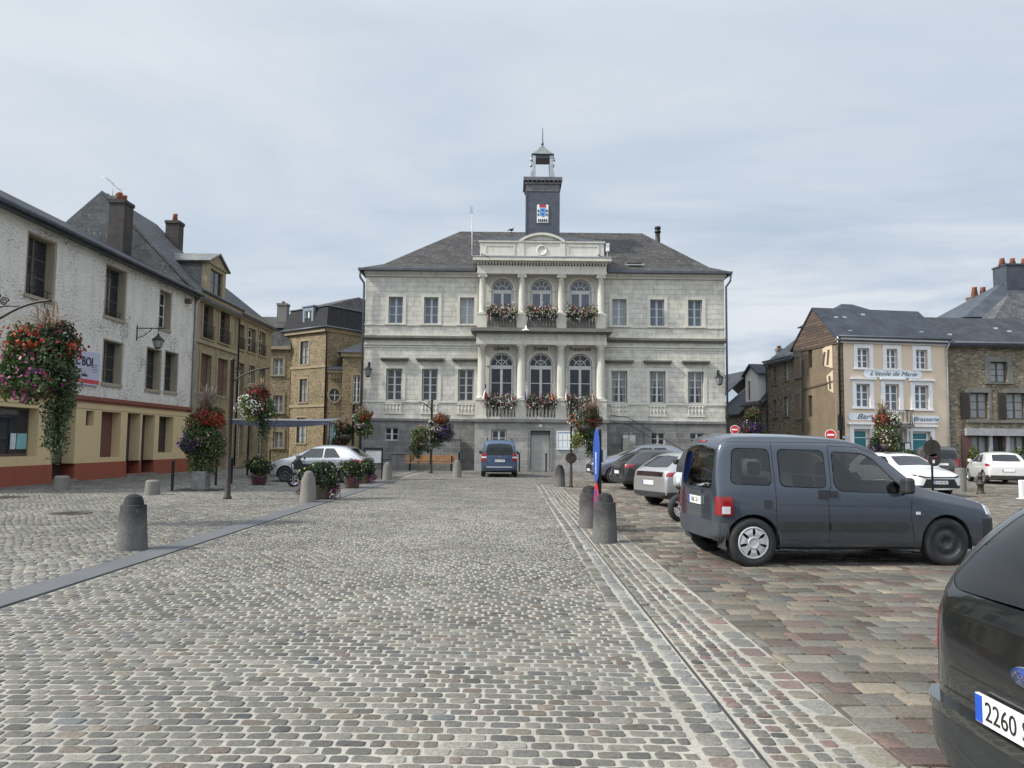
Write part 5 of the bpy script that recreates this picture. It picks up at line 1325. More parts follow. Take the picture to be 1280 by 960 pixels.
class Car:
    def __init__(s, name, label, loc, head, L, W, H, wb, ro, wr, top, belt, paint, group='cars parked around the square', cat='car', gnd=.17, bumper_z=(.30, .34), tumble=.26, taper=.86, sills=None, glassmat='carglass', wheel_style='alloy', arch=.055, tw=.20, rear_taper=None, sub=2):
        s.L, s.W, s.H = L, W, H; s.wr = wr; s.glass = glassmat
        s.root = empty(name, (loc[0], loc[1], 0), head, label, cat, group)
        s.paint = paint
        xs = sorted({round(x, 3) for x, _ in top} | {round(x, 3) for x, _ in belt} | {0.0, .10, .32, L-.42, L-.13, L})
        clean = [xs[0]]
        for x in xs[1:]:
            if x-clean[-1] > .045: clean.append(x)
        clean[-1] = L; xs = clean
        rings = []
        for x in xs:
            zt, zs = lerp_prof(top, x), lerp_prof(belt, x)
            zt = max(zt, zs+.02)
            rt = rear_taper or taper
            tpr = lerp_prof([(0, rt), (.10, rt+(1-rt)*.55), (.35, .985), (.6, 1), (L-.9, 1), (L-.45, .975), (L-.13, taper+.06), (L, taper-.12)], x)
            w = W/2*tpr
            zb = gnd+lerp_prof([(0, bumper_z[0]-gnd), (.28, 0.04), (.5, 0), (L-.6, 0), (L-.3, .03), (L, bumper_z[1]-gnd)], x)
            g = min(1, max(0, (zt-zs)/.52)); wt = w*(.955-tumble*g)
            cr = .035+.02*g
            r = [(0, zb), (w*.8, zb), (w*.975, zb+.07), (w, (zb+zs)/2), (w*.975, zs-.015), (wt, zt-.012), (wt*.62, zt+cr*.75), (0, zt+cr)]
            rings.append([(x-L/2, y, z) for y, z in r])
        n = len(rings[0]); V, Fq = [], []
        idx = []
        for r in rings:
            row = []
            for i, p in enumerate(r): row.append(len(V)); V.append(p)
            neg = []
            for i, p in enumerate(r):
                if i in (0, n-1): neg.append(row[i])
                else: neg.append(len(V)); V.append((p[0], -p[1], p[2]))
            idx.append((row, neg))
        for (a, an), (b, bn) in zip(idx, idx[1:]):
            for i in range(n-1):
                Fq.append((a[i], b[i], b[i+1], a[i+1])); Fq.append((an[i], an[i+1], bn[i+1], bn[i]))
        for k, flip in ((0, False), (-1, True)):
            a, an = idx[k]
            for i in range(n-1):
                q = [a[i], a[i+1], an[i+1], an[i]]; q = [v for j, v in enumerate(q) if v not in q[:j]]
                Fq.append(q[::-1] if flip else q)
        bm = bmesh.new(); vs = [bm.verts.new(p) for p in V]
        for q in Fq: bm.faces.new([vs[i] for i in q])
        bm.verts.index_update(); bmesh.ops.recalc_face_normals(bm, faces=bm.faces[:])
        cl = bm.edges.layers.float.new('crease_edge'); bm.edges.ensure_lookup_table(); bm.verts.ensure_lookup_table()
        ringi = {}
        for (row, neg) in idx:
            for i in range(n): ringi[row[i]] = i; ringi[neg[i]] = i
        ends = set(idx[0][0]+idx[0][1]+idx[-1][0]+idx[-1][1])
        for e in bm.edges:
            i, j = ringi[e.verts[0].index], ringi[e.verts[1].index]
            if i == j and i in (2, 4, 5): e[cl] = {2: .35, 4: .55, 5: .45}[i]
            if e.verts[0].index in ends and e.verts[1].index in ends: e[cl] = max(e[cl], .25)
        me = bpy.data.meshes.new('cage'); bm.to_mesh(me); bm.free()
        o = bpy.data.objects.new('cage', me); COL.objects.link(o)
        m = o.modifiers.new('s', 'SUBSURF'); m.levels = sub; m.render_levels = sub
        s.outer = evalmesh(o)
        bpy.data.objects.remove(o)
        s.bvh = BVHTree.FromPolygons([v.co[:] for v in s.outer.vertices], [list(p.vertices) for p in s.outer.polygons])
        s.wins = []; s.cut = []
        s.ax = (ro-L/2, ro+wb-L/2)
        for ax in s.ax:                                   # wheel arches
            for sg in (-1, 1):
                y0, y1 = sorted((sg*(W/2-.34), sg*(W/2+.2)))
                s.cut.append(MB().extrude(arc(ax, wr, wr+arch, 0, 360, 28)[:-1], 'y', y0, y1))
        for ax in s.ax:
            for sg in (-1, 1):
                mb = MB(); R = wr+arch+.004; y0, y1 = sg*(W/2-.36), sg*(W/2-.045)
                p = arc(ax, wr, R, -15, 195, 22); k = len(p)
                mb.add([(a, y0, b) for a, b in p]+[(a, y1, b) for a, b in p], [(i, i+1, k+i+1, k+i) for i in range(k-1)], 0, True)
                mb.add([(a, y0, b) for a, b in p], [list(range(k))])
                mb.build('wheel_arch', G['cabin'], s.root, recalc=False)
                s.wheel(ax, sg, W/2-.02, wr, tw, wheel_style if isinstance(wheel_style, str) else wheel_style[0 if ax < 0 else 1])
    def side(s, poly, name='side_window', mat=None, r=.05, sides=(-1, 1)):
        poly = rounded([(x-s.L/2, z) for x, z in poly], r)
        for sg in sides:
            y0, y1 = sorted((sg*.12, sg*(s.W/2+.3)))
            s.wins.append((name, mat or s.glass, MB().extrude(shrink(poly), 'y', y0, y1)))
            s.cut.append(MB().extrude(poly, 'y', y0, y1))
    def end(s, poly, x0, x1, name, mat=None, r=.05):
        """window seen from the front or rear: half outline in (y,z) is mirrored; x range in car lengths"""
        full = rounded(poly+[(-y, z) for y, z in poly[::-1]], r)
        s.wins.append((name, mat or s.glass, MB().extrude(shrink(full), 'x', x0-s.L/2, x1-s.L/2)))
        s.cut.append(MB().extrude(full, 'x', x0-s.L/2, x1-s.L/2))
    def skin(s, me, thick, mats):
        """keep the faces lying on the original skin, then give them a thickness inwards"""
        bm = bmesh.new(); bm.from_mesh(me); bad = []
        for fc in bm.faces:
            c = fc.calc_center_median(); h = s.bvh.find_nearest(c)
            if h[0] is None or h[3] > .004 or abs(h[1].dot(fc.normal)) < .6: bad.append(fc)
        bmesh.ops.delete(bm, geom=bad, context='FACES'); bm.to_mesh(me); bm.free()
        me.materials.clear()
        for m in mats: me.materials.append(m)
        for p in me.polygons: p.material_index = 0
        o = bpy.data.objects.new('tmp', me); COL.objects.link(o)
        m = o.modifiers.new('t', 'SOLIDIFY'); m.thickness = thick; m.offset = -1
        if len(mats) > 1: m.material_offset = 1; m.material_offset_rim = 1
        r = evalmesh(o); bpy.data.objects.remove(o)
        for p in r.polygons: p.use_smooth = True
        r.set_sharp_from_angle(angle=R_(38))
        return r
    def finish(s):
        me = s.outer.copy()
        for c in s.cut: me = boolean(me, mesh_of(c), 'DIFFERENCE')
        s.body = link('body', s.skin(me, .03, [s.paint, G['cabin']]), s.root)
        for name, mat, c in s.wins:
            link(name, s.skin(boolean(s.outer.copy(), mesh_of(c), 'INTERSECT'), .006, [G[mat]]), s.root)
        return s
    # -- things projected on the body
    def hit(s, o, d):
        h = s.bvh.ray_cast(Vector(o), Vector(d).normalized())
        return (h[0], h[1]) if h[0] is not None else (None, None)
    def ray_pt(s, mode, a, z):
        if mode in ('left', 'right'):
            sg = 1 if mode == 'left' else -1; o, d = (a-s.L/2, sg*3, z), (0, -sg, 0)
        elif mode == 'rear': o, d = (-s.L/2-2, a, z), (1, 0, 0)
        elif mode == 'front': o, d = (s.L/2+2, a, z), (-1, 0, 0)
        else:                                              # ('polar', xc, yc): a is an angle in plan
            xc, yc = mode[1]-s.L/2, mode[2]; c = Vector((math.cos(R_(a)), math.sin(R_(a)), 0))
            o, d = Vector((xc, yc, z))+c*3, -c
        p, nrm = s.hit(o, d)
        return p, Vector(d).normalized()
    def patch(s, mode, quad, name, mat, off=.006, n=8, m=5, depth=.02, parent=None, label=None, fall=False):
        """slab following the body: quad = 4 corners (a,z): lower left, lower right, upper right, upper left"""
        q = [Vector(p) for p in quad]; grid = []
        for j in range(m+1):
            for i in range(n+1):
                u, v = i/n, j/m
                p = (q[0]*(1-u)+q[1]*u)*(1-v)+(q[3]*(1-u)+q[2]*u)*v
                h, d = s.ray_pt(mode, p.x, p.y)
                grid.append((h, d))
        good = [g for g in grid if g[0] is not None]
        if not good: return None
        top, bot = [], []
        last = good[0]
        for gi, g in enumerate(grid):
            if g[0] is None: g = last
            last = g; uu = (gi % (n+1))/n
            top.append(g[0]-g[1]*(off*min(1, .1+5*uu, .1+5*(1-uu)) if fall else off)); bot.append(g[0]+g[1]*depth)
        mb = MB(); w_ = n+1
        fs = [(j*w_+i, j*w_+i+1, (j+1)*w_+i+1, (j+1)*w_+i) for j in range(m) for i in range(n)]
        k = len(top); mb.v = [tuple(p) for p in top+bot]
        mb.f = [list(f) for f in fs]+[[a+k for a in f[::-1]] for f in fs]; mb.sm = [True]*len(mb.f)
        bd = [i for i in range(n)]+[j*w_+n for j in range(m)]+[m*w_+i for i in range(n, 0, -1)]+[j*w_ for j in range(m, 0, -1)]
        for a, b in zip(bd, bd[1:]+bd[:1]): mb.f.append([a, b, b+k, a+k]); mb.sm.append(False)
        mb.m = [0]*len(mb.f)
        return mb.build(name, mat, parent or s.root, label, sharp=40)
    def seam(s, mode, pts, w=.008, mat=None, name='door_seam', off=.0012):
        P = []
        for (a0, z0), (a1, z1) in zip(pts, pts[1:]):
            k = max(2, int(Vector((a1-a0, z1-z0)).length/.06) if not isinstance(mode, tuple) else 8)
            for i in range(k+1): P.append((a0+(a1-a0)*i/k, z0+(z1-z0)*i/k))
        Q = []
        for a, z in P:
            h, d = s.ray_pt(mode, a, z)
            if h is not None: Q.append((h-d*off, d))
        mb = MB(); vs = []
        if len(Q) < 2: return
        for i, (p, d) in enumerate(Q):
            t = (Q[min(i+1, len(Q)-1)][0]-Q[max(i-1, 0)][0])
            t = t.normalized() if t.length > 1e-6 else Vector((0, 0, 1))
            b = t.cross(d).normalized()*w/2; vs += [p+b, p-b]
        mb.add(vs, [(2*i, 2*i+1, 2*i+3, 2*i+2) for i in range(len(Q)-1)])
        return mb.build(name, mat or G['ink'], s.root, recalc=False)
    def wheel(s, x, sg, yout, r, tw, style):
        y = yout; c = (x, 0, r); k = .64
        prof = [(r*k, y-tw), (r*.9, y-tw), (r*.985, y-tw+.03), (r, y-tw*.6), (r, y-tw*.3), (r*.985, y-.03), (r*.93, y-.006), (r*.80, y), (r*.70, y-.004), (r*k, y-.014)]
        prof = [(a, b*sg) for a, b in prof]
        w = MB().lathe(prof, c, 36, axis='y').build('wheel', G['rubber'], s.root)
        rm = MB(); R = r*k
        if style == 'steel':
            rm.lathe([(a, (y+b)*sg) for a, b in [(R+.012,-.012),(R,-.02),(R*.9,-.06),(R*.72,-.045),(R*.55,-.035),(R*.32,-.03),(R*.26,-.06),(0,-.06)]], c, 28, axis='y')
            for a in range(5):
                q = 2*PI*a/5; rm.lathe([(.012,(y-.03)*sg),(.012,(y-.02)*sg),(0,(y-.018)*sg)], (x+R*.42*math.cos(q),0,r+R*.42*math.sin(q)), 6, axis='y')
            rm.build('rim', G['steelrim'], w)
        elif style == 'cap':
            MB().lathe([(R+.012,(y-.016)*sg),(R*.9,(y-.05)*sg),(0,(y-.06)*sg)], c, 28, axis='y').build('rim', G['steelrim'], w)
            rm.lathe([(a, (y+b)*sg) for a, b in [(R*1.02,-.012),(R*1.0,-.002),(R*.90,.0),(R*.88,-.012)]], c, 36, axis='y')
            rm.lathe([(a, (y+b)*sg) for a, b in [(R*.40,-.02),(R*.38,.006),(R*.33,.012),(R*.3,.006),(R*.05,.014),(0,.014)]], c, 28, axis='y')
            for a in range(7):
                q = 2*PI*a/7+.2
                def P(rr, t, d=.0): return (x+rr*math.cos(q+t), (y+d)*sg, r+rr*math.sin(q+t))
                rm.add([P(R*.36,-.44,.0),P(R*.36,.44,.0),P(R*.64,.30,.006),P(R*.92,.37,-.002),P(R*.92,-.37,-.002),P(R*.64,-.30,.006)], [(0,1,2,3,4,5)], 0, False)
            rm.build('hubcap', G['capsilver'], w)
        else:
            MB().lathe([(R+.01,(y-.016)*sg),(R*.95,(y-.06)*sg),(R*.9,(y-.12)*sg),(0,(y-.13)*sg)], c, 28, axis='y').build('brake_disc', G['steelrim'], w)
            rm.lathe([(a, (y+b)*sg) for a, b in [(R*1.03,-.012),(R*1.0,-.002),(R*.93,-.006),(R*.92,-.03)]], c, 36, axis='y')
            rm.lathe([(a, (y+b)*sg) for a, b in [(R*.26,-.06),(R*.25,-.02),(R*.2,-.014),(0,-.014)]], c, 20, axis='y')
            for a in range(5):
                for dq in (-.13, .13):
                    q = 2*PI*a/5+PI/2+dq; cq, sq = math.cos(q), math.sin(q); t = Vector((-sq, 0, cq))
                    def P(rr, h, d): v = Vector((x+rr*cq, (y+d)*sg, r+rr*sq))+t*h; return v
                    b = [P(R*.2,-.022,-.02),P(R*.2,.022,-.02),P(R*.95,.016,-.008),P(R*.95,-.016,-.008),P(R*.2,-.022,-.05),P(R*.2,.022,-.05),P(R*.95,.016,-.04),P(R*.95,-.016,-.04)]
                    rm.add(b, [(0,1,2,3),(0,4,5,1),(1,5,6,2),(2,6,7,3),(3,7,4,0)])
            rm.build('rim', G['alloy'], w)
    def mirror(s, x, z, mat, y=None, size=(.12, .17, .16)):
        for sg in (-1, 1):
            h, d = s.ray_pt('left' if sg > 0 else 'right', x, z)
            if h is None: continue
            m = MB().bevbox(x-s.L/2-size[0]/2, x-s.L/2+size[0]/2, *sorted((h.y+sg*.03, h.y+sg*(.03+size[1]))), z-.02, z-.02+size[2], .04)
            m.box(x-s.L/2-.03, x-s.L/2+.05, *sorted((h.y-sg*.05, h.y+sg*.06)), z-.03, z+.03)
            m.build('door_mirror', mat, s.root)
    def plate(s, mode, z, textstr=None, w=.52, h=.11, mat='platewhite', yc=0.0, tilt=None, off=.012, eu=True, size=.098, tsx=.86):
        p, d = s.ray_pt(mode, yc, z); p2, _ = s.ray_pt(mode, yc, z+.09); p1, _ = s.ray_pt(mode, yc, z-.09)
        sgn = 1 if mode == 'front' else -1
        sl = math.atan2((p2.x-p1.x), .18) if tilt is None else tilt
        mb = MB().box(-w/2, w/2, -.012, .004, -h/2, h/2)
        o = mb.build('number_plate', G[mat], s.root)
        o.location = (p.x+sgn*off, yc, z)
        # plate faces -y in its own frame; turn it to face along the car, then lean it with the panel
        lean = sl*sgn
        o.rotation_euler = (Matrix.Rotation(PI/2 if sgn > 0 else -PI/2, 4, 'Z') @ Matrix.Rotation(lean, 4, 'X')).to_euler()
        if eu:
            MB().box(-w/2+.002, -w/2+.045, -.0145, -.0121, -h/2+.003, h/2-.003).build('country_band', G['plateblue'], o)
            MB().box(w/2-.045, w/2-.002, -.0145, -.0121, -h/2+.003, h/2-.003).build('region_band', G['plateblue'], o) if eu == 2 else None
        if textstr: text(o, 'lettering', textstr, size, (.026 if eu == True else 0, -.0135, -.002), mat=G['ink'] if mat == 'platewhite' else G['signwhite'], depth=.0012, sx=tsx)
        return o
    def seats(s, xs, z0=.35, wheel=None):
        for x in xs:
            for sg in (-1, 1):
                m = MB().bevbox(x-s.L/2-.24, x-s.L/2+.26, sg*.37-.23, sg*.37+.23, z0, z0+.22, .06)
                m.extrude([(x-s.L/2-.20,z0+.15),(x-s.L/2-.05,z0+.15),(x-s.L/2-.22,z0+.80),(x-s.L/2-.33,z0+.80)], 'y', sg*.37-.23, sg*.37+.23)
                m.bevbox(x-s.L/2-.38, x-s.L/2-.27, sg*.37-.13, sg*.37+.13, z0+.83, z0+1.02, .035)
                m.build('seat', G['seat'], s.root)
        MB().box(-s.L/2+.5, s.L/2-.7, -s.W/2+.13, s.W/2-.13, .26, .30).build('cabin_floor', G['cabin'], s.root)
        if wheel:
            x, z = wheel
            MB().bevbox(x-s.L/2+.1, x-s.L/2+.6, -s.W/2+.2, s.W/2-.2, z-.25, z+.06, .08).build('dashboard', G['cabin'], s.root)
            R = .19; pts = [(x-s.L/2+.02+.07*math.sin(a), .37+R*math.cos(a), z+.06+R*.92*math.sin(a)) for a in [2*PI*k/20 for k in range(21)]]
            MB().tube(pts, .016, 6).box(x-s.L/2, x-s.L/2+.12, .35, .39, z+.0, z+.09).build('steering_wheel', G['ink'], s.root)

def gp(px, py): return gr(px, py)
CARG = 'cars parked around the square'
# ---- slate grey leisure van (nearest, side view)
pv = carpaint('van_slate_grey', (.047,.059,.079), .45, .20, .03)
Lb = 4.12
van = Car('leisure_van', 'slate grey leisure van with black side strip, parked side on behind the dark hatchback', (4.77, 11.60), R_(5.6), Lb, 1.80, 1.80, 2.80, .50, .335,
          [(0,1.02),(.06,1.60),(.15,1.735),(.36,1.78),(1.34,1.785),(2.0,1.74),(2.38,1.60),(2.86,1.16),(3.02,1.06),(3.72,.94),(4.0,.84),(4.12,.72)],
          [(0,.96),(.3,1.00),(2.2,1.00),(3.0,.95),(3.84,.80),(4.12,.66)], pv, CARG, 'van', gnd=.20, bumper_z=(.36,.30), tumble=.17, taper=.88, rear_taper=.91, glassmat='carglassclear', wheel_style=('cap', 'steel'), arch=.05, sub=3)
van.side([(.20,1.12),(.79,1.10),(.79,1.61),(.26,1.62)], r=.09)
van.side([(.90,1.09),(1.57,1.07),(1.58,1.60),(.90,1.61)], r=.09)
van.side([(1.75,1.03),(2.58,1.00),(2.70,1.06),(2.30,1.49),(2.14,1.56),(1.69,1.585),(1.67,1.12)], r=.06)
van.end([(.0,1.05),(.62,1.05),(.60,1.60),(0,1.66)], -.4, .30, 'rear_window', r=.1)
van.end([(.0,1.16),(.70,1.12),(.58,1.60),(0,1.66)], 2.2, 3.4, 'windscreen', r=.08)
van.finish()
van.seats([2.08, 1.05], .40, (2.5, 1.0))
for sd in ('right', 'left'):
    van.patch(sd, [(.86,.50),(1.56,.50),(1.56,.62),(.86,.62)], 'rub_strip', G['blackplastic'], .022, 8, 2)
    van.patch(sd, [(1.59,.50),(2.70,.50),(2.70,.62),(1.59,.62)], 'rub_strip', G['blackplastic'], .022, 10, 2)
    van.seam(sd, [(.83,.30),(.83,.78),(.825,1.68)], .011); van.seam(sd, [(1.575,.27),(1.575,1.02),(1.63,1.10),(1.65,1.66),(2.08,1.64),(2.36,1.54)], .011); van.seam(sd, [(2.82,.28),(2.76,.7),(2.80,.98)], .011); van.seam(sd, [(.84,.28),(2.8,.28)], .011)
    van.seam(sd, [(.2,1.70),(1.98,1.70),(2.4,1.57),(2.8,1.2)], .012, G['greyplastic'], 'roof_gutter')
    van.patch(sd, [(1.44,.93),(1.57,.93),(1.57,1.05),(1.44,1.05)], 'door_handle', G['ink'], .012, 3, 3)
    van.patch(sd, [(1.595,.95),(1.71,.95),(1.71,1.04),(1.595,1.04)], 'door_handle', G['ink'], .012, 3, 3)
    van.patch(sd, [(2.84,.72),(2.90,.72),(2.90,.76),(2.84,.76)], 'side_repeater', G['clearlens'], .012, 3, 2)
    van.patch(sd, [(.86,.22),(2.80,.22),(2.80,.265),(.86,.265)], 'sill', G['greyplastic'], .012, 10, 1)
    van.patch(sd, [(.86,.86),(2.74,.84),(2.74,.862),(.86,.882)], 'body_crease', pv, .008, 14, 1)
van.patch('right', [(.66,.80),(.77,.80),(.77,.91),(.66,.91)], 'fuel_cap', G['blackplastic'], .006, 4, 4)
for sg in (-1, 1):
    p = ('polar', .50, sg*.45)
    a = [208, 236] if sg < 0 else [152, 124]
    van.patch(p, [(a[0]-sg*4,.70),(a[1],.70),(a[1],.95),(a[0]-sg*4,.95)], 'tail_light', G['redlens'], .012, 8, 6)
    van.patch(p, [(a[0]-sg*15,.72),(a[1]+sg*3,.72),(a[1]+sg*3,.82),(a[0]-sg*15,.82)], 'reversing_light', G['clearlens'], .016, 6, 3)
    p = ('polar', 3.56, sg*.40)
    a = [-12, -50] if sg < 0 else [12, 50]
    van.patch(p, [(a[0],.70),(a[1],.72),(a[1],.93),(a[0],.86)], 'headlight', G['clearlens'], .012, 10, 5)
def bumper(car, front, z0, z1, a, mat, xc, off=.03, name='bumper', n=26):
    mode = ('polar', xc, 0)
    q = [(-a, z0), (a, z0), (a, z1), (-a, z1)] if front else [(180-a, z0), (180+a, z0), (180+a, z1), (180-a, z1)]
    return car.patch(mode, q, name, mat, off, n, 6, .03, fall=True)
bumper(van, False, .36, .60, 62, plain('van_bumper_grey', (.045,.052,.062), .5, 0, .08, 6), .62, .03)
bumper(van, True, .30, .66, 66, G['blackplastic'], 3.46, .035)
van.plate('rear', .86, 'BNL 76 F', .50, .11)
van.patch('rear', [(-.55,.79),(.55,.79),(.55,.80),(-.55,.80)], 'tailgate_crease', G['ink'], .002, 8, 1)
van.patch('rear', [(-.30,.97),(.30,.97),(.30,1.015),(-.30,1.015)], 'tailgate_handle', pv, .03, 6, 2)
van.patch('rear', [(-.16,1.70),(.16,1.70),(.16,1.73),(-.16,1.73)], 'brake_light', G['redlens'], .01, 4, 2)
van.mirror(2.66, 1.03, G['blackplastic'], size=(.13,.20,.22))

# ---- dark hatchback cut by the right edge of the picture
pf = carpaint('hatch_black_green', (.012,.0145,.015), .3, .16, .05)
fd = Car('hatchback', 'very dark hatchback with a white number plate beginning 2260, cut off by the picture edge', (3.95, 2.98), R_(1.0), 4.05, 1.76, 1.53, 2.49, .72, .31,
         [(0,.70),(.05,.97),(.17,1.15),(.34,1.33),(.48,1.42),(.74,1.49),(1.6,1.52),(2.3,1.42),(3.0,1.03),(3.7,.90),(4.0,.74),(4.05,.62)],
         [(0,.66),(.05,.92),(.6,.95),(2.6,.91),(3.4,.85),(4.05,.60)], pf, CARG, gnd=.19, bumper_z=(.26,.26), tumble=.25, taper=.84, rear_taper=.66, glassmat='carglassdark', sub=3)
fd.side([(.75,1.0),(1.55,.98),(1.55,1.36),(1.05,1.36)]); fd.side([(1.63,.98),(2.75,.97),(2.2,1.34),(1.63,1.36)])
fd.end([(.0,1.02),(.56,1.02),(.64,1.06),(.52,1.38),(0,1.42)], -.3, .75, 'rear_window', 'carglass', r=.05)
fd.end([(.0,1.08),(.66,1.06),(.52,1.36),(0,1.39)], 2.2, 3.3, 'windscreen', r=.06)
fd.finish()
MB().bevbox(-1.5,-1.4,-.6,.6,.5,.93,.03).build('parcel_shelf', G['cabin'], fd.root); fd.seats([2.0], .30)
bumper(fd, False, .24, .53, 58, plain('bumper_dark_grey', (.018,.021,.023), .35, .1, .08, 8, coat=.3), .95, .035)
bumper(fd, False, .50, .545, 58, pf, .95, .045, 'bumper_lip')
for sg in (-1, 1):
    a = [209, 240] if sg < 0 else [151, 120]
    fd.patch(('polar', .75, sg*.30), [(a[0],.74),(a[1],.76),(a[1]+(2 if sg < 0 else -2),.99),(a[0]+(4 if sg < 0 else -4),.99)], 'tail_light', G['redlens'], .008, 8, 6)
fd.seam('rear', [(-.60,1.44),(-.69,1.05),(-.66,.60),(.66,.60),(.69,1.05),(.60,1.44)], .008)
fd.seam('rear', [(-.5,.70),(.5,.70)], .006)
fd.plate('rear', .61, '2260 SX 08', .52, .11, off=.02, size=.106, tsx=.90)
o, d = fd.ray_pt('rear', 0, .795)
bd = MB().lathe([(.0,.012),(.9,.012),(1.0,.004),(1.0,-.01)], (0,0,0), 28, axis='y')
badge = bd.build('badge', G['chrome'], fd.root); badge.scale = (.082, 1, .038); badge.location = (o.x-.004, 0, .795)
nq = fd.hit((-5, 0, .795), (1, 0, 0))[1]; lean = math.atan2(nq.z, -nq.x)
badge.rotation_euler = (Matrix.Rotation(PI/2, 4, 'Z') @ Matrix.Rotation(lean, 4, 'X')).to_euler()
bz = MB().lathe([(.0,.018),(.86,.0165),(.88,.010)], (0,0,0), 28, axis='y').build('badge_centre', plain('badge_blue', (.015,.045,.22), .2, .2, .1, 20, coat=.5), badge)
tx = text(badge, 'lettering', 'Ford', 1.0, (0, .021, .02), rot=(PI/2, 0, PI), mat=G['chrome'], depth=.002, shear=.35, sx=.62)
tx.scale = (.70, 1.0, 1.0)

# ---- hatchback helper for the cars further away
def hatch(name, label, loc, head, paint, L=4.05, W=1.75, H=1.46, wb=2.54, ro=.70, wr=.31, hood=.95, cowl=1.02, slope=.72, gm='carglassdark', wheel='alloy', tail=.95, cat='car', roofmat=None, glass_rear=None, nose=.70, high=0.0, plate_r='', plate_f=''):
    c = Car(name, label, loc, head, L, W, H, wb, ro, wr,
            [(0,tail*.78),(.05,tail),(.12,tail+.05),(slope,H-.08),(slope+.22,H-.03),(slope+.9,H),(L*.52,H-.04),(L*.73,cowl),(L*.9,hood*.93),(L-.08,nose),(L,nose-.12)],
            [(0,tail*.72),(.12,tail-.02),(.6,.97+high),(L*.6,.93+high),(L*.82,.85+high),(L,nose-.16)], paint, CARG, cat, gnd=.18+high, bumper_z=(.28+high,.26+high), glassmat=gm, wheel_style=wheel)
    zb, zt = 1.0+high, H-.10
    c.side([(slope+.22,zb),(L*.40,zb-.01),(L*.40,zt),(slope+.55,zt)], r=.05); c.side([(L*.415,zb-.01),(L*.675,zb-.02),(L*.545,zt-.02),(L*.415,zt)], r=.05)
    c.end([(0,tail+.10),(W*.33,tail+.11),(W*.28,H-.11),(0,H-.09)], -.3, slope+.12, 'rear_window', r=.05)
    c.end([(0,cowl+.06),(W*.385,cowl+.03),(W*.30,H-.11),(0,H-.085)], L*.50, L*.80, 'windscreen', r=.05)
    c.finish(); c.seats([L*.5], .30+high, (L*.62, .92+high))
    for sd in ('left', 'right'):
        c.seam(sd, [(L*.405,.26+high),(L*.405,zb)]); c.seam(sd, [(L*.66,.26+high),(L*.66,.9+high)])
        c.patch(sd, [(L*.36,.86+high),(L*.39,.86+high),(L*.39,.89+high),(L*.36,.89+high)], 'door_handle', paint, .02, 3, 1)
    for sg in (-1, 1):
        a = [206, 236] if sg < 0 else [154, 124]
        c.patch(('polar', .72, sg*.34), [(a[0]+sg*-4,tail-.13),(a[1],tail-.10),(a[1],tail+.01),(a[0]+sg*-4,tail-.03)], 'tail_light', G['redlens'], .01, 8, 4)
        a = [-14, -48] if sg < 0 else [14, 48]
        c.patch(('polar', L-.62, sg*.34), [(a[0],nose-.10),(a[1],nose+.0),(a[1],nose+.12),(a[0],nose-.01)], 'headlight', G['clearlens'], .01, 8, 4)
    bumper(c, False, .28+high, .42+high, 66, G['blackplastic'], .7, .012)
    bumper(c, True, .28+high, .40+high, 60, G['blackplastic'], L-.7, .012)
    c.plate('rear', tail-.30, plate_r or None, .50, .11); c.plate('front', .50+high*.6, plate_f or None, .50, .11)
    c.mirror(L*.655, zb-.02, paint)
    return c
silver = carpaint('car_silver', (.42,.43,.45), .65, .30, .08)
hatch('hatchback', 'silver hatchback with dark windows behind the flower tubs near the ochre houses', (-7.75, 31.6), R_(172), silver, 4.1, 1.72, 1.47, gm='carglass', wheel='steel')
greyblue = carpaint('suv_grey_blue', (.17,.19,.23), .55, .28, .08)
suv = hatch('sport_utility_car', 'grey blue sport utility car with silver roof rail facing left before the town hall stairs', (5.55, 33.5), R_(186), greyblue, 4.45, 1.84, 1.62, 2.67, .86, .345, hood=1.08, cowl=1.15, nose=.86, tail=1.05, high=.09)
for sd in ('left', 'right'): suv.seam(sd, [(.7,1.53),(1.6,1.575),(2.3,1.53),(3.0,1.20)], .045, G['alloy'], 'roof_rail', .01)
suv.patch('front', [(-.55,.58),(.55,.58),(.60,.80),(-.60,.80)], 'grille', G['ink'], .008, 8, 4); suv.patch('front', [(-.5,.36),(.5,.36),(.5,.42),(-.5,.42)], 'bumper_trim', G['alloy'], .03, 8, 2)
audi = hatch('hatchback', 'black hatchback with red tail lamps between the grey blue car and the silver one', (5.95, 28.6), R_(10), carpaint('car_black', (.022,.024,.027), .3, .22, .1), 4.25, 1.79, 1.43, 2.6, .78, .33, slope=.62)
p208 = hatch('hatchback', 'silver hatchback with black tail band, parked just behind the slate grey van', (5.52, 21.5), R_(24), carpaint('car_warm_silver', (.39,.39,.395), .6, .30, .1), 4.05, 1.75, 1.45, 2.54, .72, .33, slope=.72)
p208.patch('rear', [(-.60,.82),(.60,.82),(.60,.94),(-.60,.94)], 'tail_band', G['smokelens'], .012, 10, 3)
